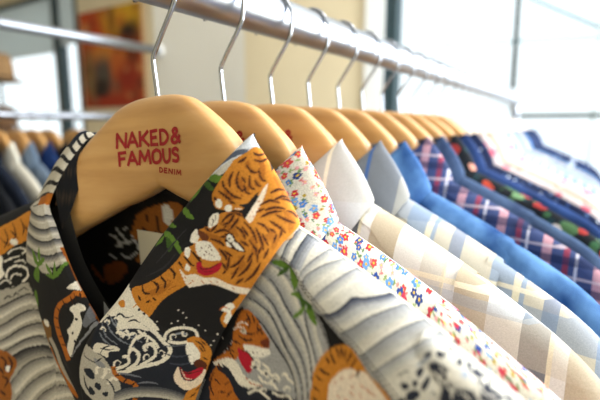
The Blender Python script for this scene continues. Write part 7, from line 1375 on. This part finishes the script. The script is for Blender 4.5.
# ---------------------------------------------------------------- hangers
HT = [0, .02, .04, .05, .065, .08, .094, .107, .118, .135, .15, .18, .205, .22]
HTOP = [0, -.001, -.0062, -.0120, -.0220, -.0335, -.0480, -.0655, -.0815, -.101, -.116, -.134, -.146, -.153]
HBOT = [-.071, -.079, -.0855, -.088, -.0945, -.101, -.107, -.1135, -.119, -.130, -.141, -.157, -.166, -.163]
def hang_s(t):
    a = np.abs(t); return np.minimum(1.5*t*t, .6*t*t+.012)-.010*np.clip((a-.115)/.03, 0, 1)
def hang_half(t): return np.interp(np.abs(t), [0, .04, .09, .13, .2, .22], [.0115, .0125, .013, .010, .009, .006])
def hanger_body(sag=0.0):
    nt, nc = 121, 36
    tt = np.linspace(-.22, .22, nt); th = np.arange(nc)/nc*2*PI
    co = []
    for t in tt:
        a = abs(t); zt = float(smooth_tab(np.array(a), HT, HTOP)); zb = float(np.interp(a, HT, HBOT))
        dz = sag*min(max((a-.085)/.05, 0), 1); zt -= dz*1.3; zb -= dz
        zc, hh = (zt+zb)/2, (zt-zb)/2; hs = float(hang_half(t))*(1-.2*(dz > 0)*min(dz/.014, 1)); s0 = float(hang_s(t))-dz*.25
        for q in th:
            c, s = math.cos(q), math.sin(q); e = 2/3.2
            sb = 1.0 if s > 0 else .75
            ez = (2/2.6 if s > 0 else 2/5.0)
            co.append((t, -(s0+hs*math.copysign(abs(c)**e, c)), zc+hh*math.copysign(abs(s)**ez, s)))
    me = bpy.data.meshes.new('wooden_body'); F = []
    for i in range(nt-1):
        for k in range(nc): F.append((i*nc+k, i*nc+(k+1) % nc, (i+1)*nc+(k+1) % nc, (i+1)*nc+k))
    F.append(tuple(range(nc))[::-1]); F.append(tuple((nt-1)*nc+k for k in range(nc)))
    me.from_pydata(co, [], F)
    me.materials.append(M_wood); smooth(me); me.update(); return me
def face_s(t, z):
    a = np.abs(t); zt = smooth_tab(a, HT, HTOP); zb = np.interp(a, HT, HBOT); zc, hh = (zt+zb)/2, (zt-zb)/2
    k = np.clip(np.abs((z-zc)/hh), 0, .98); ex = np.where(z > zc, 2.6, 5.0)
    sn = k**(ex/2); cs = np.sqrt(1-sn**2)
    return hang_s(t)+hang_half(t)*cs**(2/3.2)
GL = {  # strokes in a unit box, x right, y up
 'N': [[(0, 0), (0.04, 1)], [(.04, 1), (.86, 0)], [(.86, 0), (.95, 1)]],
 'A': [[(0, 0), (.45, 1)], [(.45, 1), (.95, 0)], [(.18, .34), (.76, .34)]],
 'K': [[(.05, 0), (.05, 1)], [(.9, 1), (.08, .42)], [(.28, .55), (.95, 0)]],
 'E': [[(.08, 0), (.08, 1)], [(.05, .96), (.85, 1)], [(.08, .5), (.72, .53)], [(.05, .04), (.88, .02)]],
 'D': [[(.1, 0), (.1, 1)], [(.08, .97), (.55, .93), (.9, .6), (.85, .3), (.5, .04), (.08, .03)]],
 '&': [[(.95, .05), (.3, .72), (.28, .9), (.5, .99), (.68, .86), (.6, .68), (.15, .38), (.12, .15), (.38, .02), (.7, .15), (.92, .48)]],
 'F': [[(.1, 0), (.08, 1)], [(.05, .96), (.88, .98)], [(.1, .5), (.72, .53)]],
 'M': [[(0, 0), (.12, 1)], [(.12, 1), (.5, .25)], [(.5, .25), (.88, 1)], [(.88, 1), (1, 0)]],
 'O': [[(.5, 1), (.14, .82), (.06, .45), (.2, .1), (.5, .02), (.82, .16), (.94, .5), (.84, .86), (.5, 1)]],
 'U': [[(.06, 1), (.1, .35), (.28, .05), (.6, .03), (.86, .3), (.92, 1)]],
 'S': [[(.86, .84), (.6, .99), (.28, .93), (.16, .72), (.4, .55), (.74, .44), (.84, .22), (.6, .03), (.12, .1)]],
 'I': [[(.5, 0), (.5, 1)]]}
TILT = math.radians(4.4)
def lettering():
    co, F = [], []
    ct, st_ = math.cos(-TILT), math.sin(-TILT)
    def bil(q, x, y):   # q: TL TR BR BL
        return tuple((q[3][k]*(1-x)+q[2][k]*x)*(1-y)+(q[0][k]*(1-x)+q[1][k]*x)*y for k in (0, 1))
    lines = [('NAKED&', [(-.0346, -.0297), (.0382, -.0243), (.0384, -.0348), (-.0346, -.0408)], [(0, .15), (.165, .32), (.345, .49), (.515, .64), (.66, .81), (.845, 1)], .0027),
             ('FAMOUS', [(-.0336, -.0447), (.0362, -.0388), (.0364, -.0484), (-.0336, -.0552)], [(0, .13), (.145, .30), (.325, .50), (.53, .69), (.715, .85), (.87, 1)], .0027),
             ('DENIM', [(.0115, -.0543), (.0374, -.0550), (.0371, -.0586), (.0111, -.0579)], [(0, .17), (.22, .38), (.44, .62), (.68, .74), (.80, 1)], .0011)]
    for txt, q, spans, w in lines:
        for ch, (x0, x1) in zip(txt, spans):
            for stroke in GL[ch]:
                P = [bil(q, x0+(x1-x0)*x, y) for x, y in stroke]
                if len(P) > 2: P = [p[:2] for p in crv([(*p, 0) for p in P], 4)]
                n = 5 if len(P) == 2 else 1
                R_ = []
                for a, b in zip(P, P[1:]):
                    for k in range(n): R_.append(tuple(a[j]+(b[j]-a[j])*k/n for j in (0, 1)))
                R_.append(P[-1])
                base = len(co)
                for i, p in enumerate(R_):
                    a = R_[max(i-1, 0)]; b = R_[min(i+1, len(R_)-1)]; dx, dy = b[0]-a[0], b[1]-a[1]; m = math.hypot(dx, dy) or 1
                    e = .0 if 0 < i < len(R_)-1 else w*.28*(1 if i else -1)
                    for sg in (-1, 1):
                        t = p[0]-dy/m*w/2*sg+dx/m*e; z = p[1]+dx/m*w/2*sg+dy/m*e
                        t, z = t*ct-z*st_, t*st_+z*ct
                        co.append((t, -float(face_s(np.array(t), np.array(z)))-.00035, z))
                for i in range(len(R_)-1): F.append((base+2*i, base+2*i+1, base+2*i+3, base+2*i+2))
    me = bpy.data.meshes.new('red_lettering'); me.from_pydata(co, [], F); me.materials.append(M_ink); return me
def hook_mesh():
    bm = bmesh.new()
    up = [(0, 0, -.004), (-.001, 0, .006), (-.0032, 0, .024), (-.003, 0, .0290), (.001, 0, .036), (.010, 0, .0485), (.0200, 0, .0625), (.0238, 0, .072), (.0247, 0, .088)]
    arc = [(.0226*math.cos(a), 0, .088+.0226*math.sin(a)) for a in (math.radians(d) for d in range(25, 181, 15))]
    tail = [(-.0224, 0, .080), (-.0205, 0, .0725)]
    add_tube(bm, crv(up+arc+tail, 4), .0019, 10)
    me = bpy.data.meshes.new('hook'); bmesh.ops.recalc_face_normals(bm, faces=bm.faces[:]); bm.to_mesh(me); bm.free(); me.materials.append(M_chrome); smooth(me); return me
def ferrule_mesh():
    bm = bmesh.new(); add_tube(bm, [(0, 0, -.006), (0, 0, .0008), (0, 0, .0016)], [.0034, .0034, .0026], 14)
    me = bpy.data.meshes.new('ferrule'); bm.to_mesh(me); bm.free(); me.materials.append(M_chrome); smooth(me); return me
ME_B2 = hanger_body(.018)
ME_B, ME_H, ME_L, ME_F = hanger_body(), hook_mesh(), lettering(), ferrule_mesh()
def hanger(loc, label, group, tilt=0, yawd=0, letters=True, hz=1.0, pale=False, low=True):
    o = empty('wooden_hanger', loc, ROT+math.radians(yawd), -tilt)
    wb = link(bpy.data.objects.new('wooden_body', ME_B if low is False else ME_B2), o)
    if pale: wb.material_slots[0].link = 'OBJECT'; wb.material_slots[0].material = M_glarewood
    h = link(bpy.data.objects.new('hook', ME_H), o); h.rotation_euler = (0, tilt, 0); h.scale = (1, 1, hz)
    h['label'] = 'bent chrome wire hook'
    if letters:
        l = link(bpy.data.objects.new('red_lettering', ME_L), wb); l['label'] = 'red lettering NAKED & FAMOUS DENIM'
    return tag(o, label, 'hanger', group)
G2 = 'wooden hangers on the front rail'
hold = ['tiger print', 'small flower print', 'white and beige check', 'beige and grey-blue check', 'mid blue denim', 'navy and pink check', 'slate blue denim', 'dark tropical print', 'navy denim behind the tropical one',
        'navy dotted', 'nearer pink blossom', 'nearer cream', 'nearer plain white', 'farther pink blossom', 'pale blue striped', 'farther plain white', 'nearer washed light blue', 'farther cream', 'farther washed light blue',
        'first ink navy', 'second ink navy', 'black', 'last but one', 'very last']
for n in range(N_FRONT):
    lb_ = 'front wooden hanger printed NAKED & FAMOUS DENIM, its chrome hook nearest of all' if n == 0 else 'wooden hanger inside the %s shirt on the front rail' % hold[n]
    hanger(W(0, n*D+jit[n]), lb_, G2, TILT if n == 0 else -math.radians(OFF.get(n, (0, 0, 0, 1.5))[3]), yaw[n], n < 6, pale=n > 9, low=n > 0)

# ---------------------------------------------------------------- front rail
RZ = .088
rk = empty('clothes_rack', W(0, 0, FLOOR), ROT); tag(rk, 'long brushed steel clothes rail carrying the front row of shirts', 'clothes rack')
def L_(h, r, z): return (h, r, z-FLOOR)
bm = bmesh.new(); add_tube(bm, [L_(0, r, RZ) for r in np.linspace(-.75, 1.985, 24)], .0204, 40); obj_bm('rail', bm, M_steel, rk, True)
for r in (-.72, 1.975):
    bm = bmesh.new(); add_tube(bm, [L_(0, r, FLOOR+.02), L_(0, r, RZ-.045)], .015, 20); obj_bm('upright', bm, M_steel, rk, True)
    bm = bmesh.new(); add_tube(bm, [L_(0, r, RZ-.052), L_(0, r, RZ-.018)], .0205, 20); add_box(bm, L_(-.024, r-.026, RZ-.024), L_(.024, r+.026, RZ+.024), .004); obj_bm('corner_bracket', bm, M_steel, rk)
    bm = bmesh.new(); add_box(bm, L_(-.3, r-.03, FLOOR), L_(.3, r+.03, FLOOR+.025), .005); obj_bm('foot', bm, M_steel, rk)

# ---------------------------------------------------------------- second rack, further left
H2 = -1.10
rk2 = empty('clothes_rack', W(H2, 0, FLOOR), ROT); tag(rk2, 'blurred steel rack with two bars on the left, behind the tiger shirt', 'clothes rack')
for nm, z, rad in (('top_rail', .2525, .0155), ('hanging_rail', .006, .012)):
    bm = bmesh.new(); add_tube(bm, [L_(0, r, z) for r in np.linspace(-1.2, .955, 12)], rad, 24); obj_bm(nm, bm, M_steel, rk2, True)
    bm = bmesh.new(); add_tube(bm, [L_(0, .944, z), L_(0, .952, z)], rad*1.7, 24); obj_bm('wall_flange', bm, M_trim, rk2, True)
bm = bmesh.new(); add_tube(bm, [L_(0, -1.2, FLOOR), L_(0, -1.2, .27)], .0155, 20); obj_bm('upright', bm, M_steel, rk2, True)
bm = bmesh.new(); add_tube(bm, [L_(0, .385, .2525), L_(0, .400, .2525)], .0175, 24); obj_bm('rail_joint', bm, M_steel, rk2, True)
G3 = 'shirts on the left rack'; G4 = 'hangers on the left rack'
back_list = [(.22, m_slate, 'blurred slate shirt on the left rack, outermost'), (.27, m_black, 'blurred black shirt on the left rack beside the dark navy one'),
             (.318, cloth('midnight_cotton', '#1a2233', .1), 'blurred dark navy shirt at the left edge beside the cream one'), (.366, cloth('warm_cream_cotton', '#d9d4c6', .05), 'blurred cream shirt on the left rack'),
             (.416, denim('grey_blue_cotton', '#5c6e86', '#8f9fb2', .5), 'blurred grey-blue shirt on the left rack next to the cream one'), (.462, m_navy, 'blurred navy blue shirt right of the grey-blue one, left rack'),
             (.508, m_black, 'blurred black shirt close to the tiger collar, left rack'), (.60, m_slate, 'blurred slate shirt on the left rack, nearest the pillar')]
for i, (r, mt, lb_) in enumerate(back_list):
    shirt(i, mt, W(H2, r, -.038), lb_, G3, 'shirt', random.uniform(-2, 2), .62)
    hanger(W(H2, r, -.036), 'wooden hanger of the ' + lb_, G4, random.uniform(-.02, .02), 0, False, .49).scale = (1, .7, 1)

# ---------------------------------------------------------------- room
def M2(p): return W(p[0], p[1], p[2])
def wbox(name, lo, hi, mat, parent=None, bevel=0):
    """box given in h, r, z"""
    bm = bmesh.new()
    from mathutils import Vector
    add_box(bm, lo, hi, bevel, M=lambda c: Vector(M2(c))); return obj_bm(name, bm, mat, parent)
HL, HR, RB, RN = -8.0, 3.0, 3.0, -3.6
struct(wbox('floor', (HL, RN, FLOOR-.1), (HR, RB, FLOOR), M_floor))
struct(wbox('ceiling', (HL, RN, CEIL), (HR, RB, CEIL+.1), M_ceil))
def wallseg(name, boxes, mat):
    bm = bmesh.new()
    from mathutils import Vector
    for lo, hi in boxes: add_box(bm, lo, hi, M=lambda c: Vector(M2(c)))
    return struct(obj_bm(name, bm, mat))
WT = .15
WL0, WL1, WR0, WR1, ZT, ZS = -7.4, -4.84, -1.18, 2.8, 1.55, -.75
wallseg('wall_back', [((HL, RB, FLOOR), (HR, RB+WT, ZS)), ((HL, RB, ZT), (HR, RB+WT, CEIL)), ((HL, RB, ZS), (WL0, RB+WT, ZT)), ((WL1, RB, ZS), (WR0, RB+WT, ZT)), ((WR1, RB, ZS), (HR, RB+WT, ZT))], M_wall)
wallseg('wall_left', [((HL-WT, RN, FLOOR), (HL, RB+WT, CEIL))], M_wall)
wallseg('wall_front', [((HL-WT, RN-WT, FLOOR), (HR+WT, RN, CEIL))], M_wall)
bm = bmesh.new()
pv = [[bm.verts.new(W(h, r, z)) for h, r in ((-1.125, .952), (-.69, .952), (-.98, 1.16), (-1.125, 1.16))] for z in (FLOOR, CEIL)]
bm.faces.new(pv[0][::-1]); bm.faces.new(pv[1])
for k in range(4): bm.faces.new((pv[0][k], pv[0][(k+1) % 4], pv[1][(k+1) % 4], pv[1][k]))
struct(obj_bm('wall_pillar', bm, M_pillar))
S0, S1, SZ0, SZ1 = -.9, 2.7, -1.1, 1.45
wallseg('wall_right', [((HR, RN, FLOOR), (HR+WT, RB+WT, SZ0)), ((HR, RN, SZ1), (HR+WT, RB+WT, CEIL)), ((HR, RN, SZ0), (HR+WT, S0, SZ1)), ((HR, S1, SZ0), (HR+WT, RB+WT, SZ1))], M_wall)
def window(name, bars, panes, mat):
    root = struct(empty(name, W(0, RB, 0), ROT))
    root.location = (0, 0, 0); root.rotation_euler = (0, 0, 0)
    for lo, hi in bars: wbox('window_frame', lo, hi, mat, root)
    for lo, hi in panes: wbox('window_pane', lo, hi, M_glass, root)
    return root
# left window: wide pane, dark mullion, narrow pane
window('window_1', [((-5.33, RB-.03, ZS), (-5.19, RB+.07, ZT)), ((WL0, RB-.02, ZS), (WL0+.08, RB+.07, ZT)), ((WL0, RB-.02, ZT-.06), (WL1, RB+.07, ZT)), ((WL0, RB-.02, ZS), (WL1, RB+.07, ZS+.08)), ((WL1-.035, RB-.02, ZS), (WL1, RB+.07, ZT))],
       [((WL0+.08, RB+.05, ZS+.08), (-5.33, RB+.058, ZT-.06)), ((-5.19, RB+.05, ZS+.08), (WL1-.035, RB+.058, ZT-.06))], M_frame)
# right window with white casing, dark frame and thin glazing bars
wtr = [((WR0, RB-.05, FLOOR), (-1.036, RB+.1, ZT))]
struct(wbox('trim_1', *wtr[0], M_trim))
window('window_2', [((-1.036, RB-.03, ZS), (-.945, RB+.09, ZT)), ((WR1-.06, RB-.02, ZS), (WR1, RB+.07, ZT)), ((-1.0, RB-.02, ZS), (WR1, RB+.07, ZS+.07)), ((-1.0, RB-.02, ZT-.05), (WR1, RB+.07, ZT))],
       [((-.945, RB+.05, ZS+.07), (WR1-.06, RB+.058, ZT-.05))], M_frame)
window('window_3', [((HR+.03, S0, SZ0), (HR+.1, S0+.07, SZ1)), ((HR+.03, S1-.07, SZ0), (HR+.1, S1, SZ1)), ((HR+.03, .86, SZ0), (HR+.1, .94, SZ1)), ((HR+.03, S0, SZ0), (HR+.1, S1, SZ0+.07)), ((HR+.03, S0, SZ1-.07), (HR+.1, S1, SZ1))],
       [((HR+.06, S0+.07, SZ0+.07), (HR+.066, S1-.07, SZ1-.07))], M_frame)
# hanging bar and crossbar in front of the right window
db = empty('window_display_bar', W(-.143, 2.9, .2), ROT); tag(db, 'thin grey rod hanging down inside the bright right window', 'display rod')
bm = bmesh.new(); add_tube(bm, [(-.01, 0, CEIL-.2), (0, 0, 0)], .017, 12); obj_bm('rod', bm, plain('grey_rod_paint', '#2f3a3a', .5), db, True)
bm = bmesh.new(); add_tube(bm, [(-.005, 0, .345), (-.005, 0, .375)], .016, 12); obj_bm('collar_ring', bm, M_steel, db, True)
cb = empty('window_crossbar', W(-.13, 2.86, .033), ROT); tag(cb, 'thin horizontal grey bar across the right window behind the rail end', 'bar')
bm = bmesh.new(); add_tube(bm, [(0, 0, 0), (2.93, 0, 0)], .016, 12); obj_bm('bar', bm, plain('pale_grey_bar_paint', '#6f7d80', .5), cb, True)
bm = bmesh.new(); add_tube(bm, [(0, 0, -.033+FLOOR), (0, 0, .0)], .008, 12); obj_bm('post', bm, M_trim, cb, True)
# awning frame outside the right window
aw = empty('awning_frame', W(-2.2, 6.9, 1.15), ROT); tag(aw, 'thin pale awning frame seen outside through the right window', 'awning frame')
bm = bmesh.new(); add_tube(bm, [(.45, 0, .02), (2.5, 0, -.06)], .024, 8); obj_bm('lower_bar', bm, plain('pale_blue_metal', '#b9d3dc', .5), aw, True)
bm = bmesh.new(); add_tube(bm, [(1.6, 0, .55), (2.5, 0, .04)], .024, 8); obj_bm('sloping_bar', bm, plain('blue_grey_metal', '#7fa3b0', .5), aw, True)
bm = bmesh.new(); add_tube(bm, [(2.5, 0, -1.15+FLOOR), (2.5, 0, .1)], .03, 8); obj_bm('post', bm, plain('pale_post_metal', '#dfe8ea', .5), aw, True)
# roller blinds in the left window
for i, (a, b, z, lb_) in enumerate(((WL0+.06, -5.34, .86, 'grey roller blind half lowered over the wide left window pane'), (-5.185, WL1-.03, .93, 'narrow grey roller blind above the bright slim pane'))):
    o = empty('roller_blind', (0, 0, 0), 0); tag(o, lb_, 'roller blind', 'roller blinds')
    wbox('blind_cloth', (a, RB-.012, z), (b, RB-.006, ZT-.02), M_blind, o)
    bm = bmesh.new(); add_tube(bm, [W(a, RB-.01, z), W(b, RB-.01, z)], .009, 10); obj_bm('bottom_bar', bm, M_trim, o, True)
# painting on the beige wall
def paint_cols(a, b):
    rs = np.random.RandomState(5)
    rgb = np.empty(a.shape+(3,)); rgb[:] = hexlin('#b4502a')
    def blob(x, y, rx, ry, c, k=1.0, hard=2):
        d = ((a-x)/rx)**2+((b-y)/ry)**2; w = np.exp(-d**hard)*k
        rgb[:] = rgb*(1-w[..., None])+hexlin(c)*w[..., None]
    blob(.75, 1.0, .38, .30, '#d9b02a'); blob(.62, .86, .25, .14, '#dd9a2e'); blob(.15, .80, .24, .22, '#c84f22'); blob(.45, .55, .3, .12, '#d98a3a'); blob(.55, .90, .06, .2, '#5a3418', .7)
    blob(.80, .72, .17, .12, '#2b2620'); blob(.85, .55, .12, .16, '#7a3a20'); blob(.36, .34, .22, .20, '#5c5348'); blob(.30, .18, .16, .12, '#3a3028'); blob(.12, .35, .10, .3, '#8a6a40'); blob(.6, .42, .12, .2, '#c9682f'); blob(.75, .28, .2, .14, '#9a3420'); blob(.5, .06, .5, .06, '#a83a22')
    for _ in range(26): blob(rs.rand(), rs.rand(), .03+.05*rs.rand(), .02+.06*rs.rand(), ['#3a2a20', '#d8a060', '#a84020', '#7a6a50'][rs.randint(4)], .5)
    return np.clip(rgb, 0, 1)
pt = empty('painting', W(-4.22, RB-.035, .70), ROT); tag(pt, 'large unframed abstract painting in orange, yellow and dark brown on beige wall', 'painting')
pw, ph = 1.07, 1.05
cv = sheet('painted_canvas', lambda a, b: ((a-.5)*pw, .0021+0*a, (b-.5)*ph), 70, 70, print_cloth('painted_canvas'), pt, cols=paint_cols)
bm = bmesh.new(); add_box(bm, (-pw/2, 0, -ph/2), (pw/2, .034, ph/2), .002); obj_bm('stretcher', bm, plain('raw_canvas', '#b08a5c', .9), pt)
# hats on a peg stand at the left edge
straw = plain('tan_straw', '#9c7b55', .95, var=.25, scale=90); straw2 = plain('brown_felt', '#6f5138', .95, var=.15, scale=40)
def hat(loc, mat, label, rx=.2, ht=.12):
    o = empty('hat', loc, ROT); tag(o, label, 'hat', 'hats at the left edge')
    def lathe(name, prof):
        bm = bmesh.new(); n = 36; rings = []
        for r, z in prof: rings.append([bm.verts.new((r*math.cos(2*PI*k/n), r*math.sin(2*PI*k/n)*.85, z)) for k in range(n)])
        for a, b in zip(rings, rings[1:]):
            for k in range(n): bm.faces.new((a[k], a[(k+1) % n], b[(k+1) % n], b[k]))
        bm.faces.new(rings[-1]); return obj_bm(name, bm, mat, o, True)
    lathe('crown', [(rx*.58, 0), (rx*.56, ht*.5), (rx*.5, ht*.85), (rx*.34, ht), (.01, ht*.96)])
    lathe('brim', [(rx, -.018), (rx*1.0, -.012), (rx*.58, .004), (rx*.5, .0)])
    bm = bmesh.new(); add_tube(bm, [(rx*.585*math.cos(a), rx*.585*math.sin(a)*.85, .016) for a in np.linspace(0, 2*PI, 40)], .008, 6); obj_bm('hat_band', bm, plain('dark_ribbon', '#3a2a20', .8), o, True)
    return o
hat(W(-3.72, 1.6, .335), straw, 'blurred tan hat at the left edge, the upper of two', .19, .2)
hat(W(-3.74, 1.6, -.06), straw2, 'blurred brown hat at the left edge, the lower of two', .19, .19)
hs = empty('hat_stand', W(-3.74, 1.6, FLOOR), ROT); tag(hs, 'slim dark post holding two hats at the left edge', 'hat stand')
bm = bmesh.new(); add_tube(bm, [(0, 0, .02), (0, 0, .46-FLOOR)], .012, 12); obj_bm('pole', bm, M_frame, hs, True)
bm = bmesh.new(); add_tube(bm, [(0, 0, 0), (0, 0, .02)], [.2, .18], 32); obj_bm('base', bm, M_frame, hs, True)
for z in (-.085, .31):
    bm = bmesh.new(); add_tube(bm, [(0, 0, z-FLOOR), (0, 0, z-FLOOR+.012)], .1, 24); obj_bm('shelf_disc', bm, M_frame, hs, True)
# pavement outside
o = struct(wbox('floor_outside', (-14, RB+WT+.01, FLOOR-.35), (12, 14, FLOOR-.15), plain('pale_paving', '#cfcfca', .9, var=.05)))
o = struct(wbox('floor_street', (HR+WT+.01, -10, FLOOR-.35), (14, RB+WT, FLOOR-.15), plain('pale_paving_slabs', '#cfcfca', .9, var=.05)))

# ---------------------------------------------------------------- light
w = bpy.data.worlds.new('World'); bpy.context.scene.world = w; w.use_nodes = True
bg = w.node_tree.nodes['Background']; bg.inputs[0].default_value = (.90, .96, 1.0, 1); bg.inputs[1].default_value = SKY
def area(name, loc, size, power, aim, color=(1, 1, 1)):
    from mathutils import Vector
    l = bpy.data.lights.new(name, 'AREA'); l.shape = 'RECTANGLE'; l.size, l.size_y = size; l.energy = power; l.color = color
    o = bpy.data.objects.new(name, l); C.objects.link(o); o.location = loc
    o.rotation_euler = (Vector(aim)-Vector(loc)).to_track_quat('-Z', 'Z').to_euler(); return o
area('daylight_right_window', W(HR-.02, .9, .3), (3.4, 2.2), P_RIGHT, W(HR-1, .9, .0), (.95, .98, 1))
area('daylight_back_window', W(1.75, RB-.04, .40), (2.1, 2.1), P_BACK, W(.9, 0, .20), (.93, .97, 1))
for i, (h, r) in enumerate(((-1.6, -1.6), (.75, .9), (-3.6, .6), (-1.8, 1.9))):  # unseen lamps added as fill; the second brightens shoulder and hanger tops
    o = empty('ceiling_lamp_added', W(h, r, CEIL-.03), ROT); struct(o)
    bm = bmesh.new(); add_box(bm, (-.3, -.3, 0), (.3, .3, .03), .004); obj_bm('added_lamp_housing', bm, M_trim, o)
    area('ceiling_light_added', W(h, r, CEIL-.05), (.55, .55), 26 if i == 1 else P_FILL, W(h, r, 0), (1, .93, .84))

# ---------------------------------------------------------------- camera
cam = bpy.data.cameras.new('camera'); co = bpy.data.objects.new('camera', cam); C.objects.link(co)
cam.sensor_width = 36; cam.lens = 27; cam.clip_start = .01
co.location = (0, 0, EYE); co.rotation_euler = (math.radians(90)-math.atan(75/450.), 0, 0)
cam.dof.use_dof = True; cam.dof.focus_distance = .328; cam.dof.aperture_fstop = 3.8
sc = bpy.context.scene; sc.camera = co
sc.view_settings.view_transform = 'Standard'; sc.view_settings.look = 'None'; sc.view_settings.gamma = 1; sc.view_settings.use_curve_mapping = False
sc.view_settings.exposure = EXPO
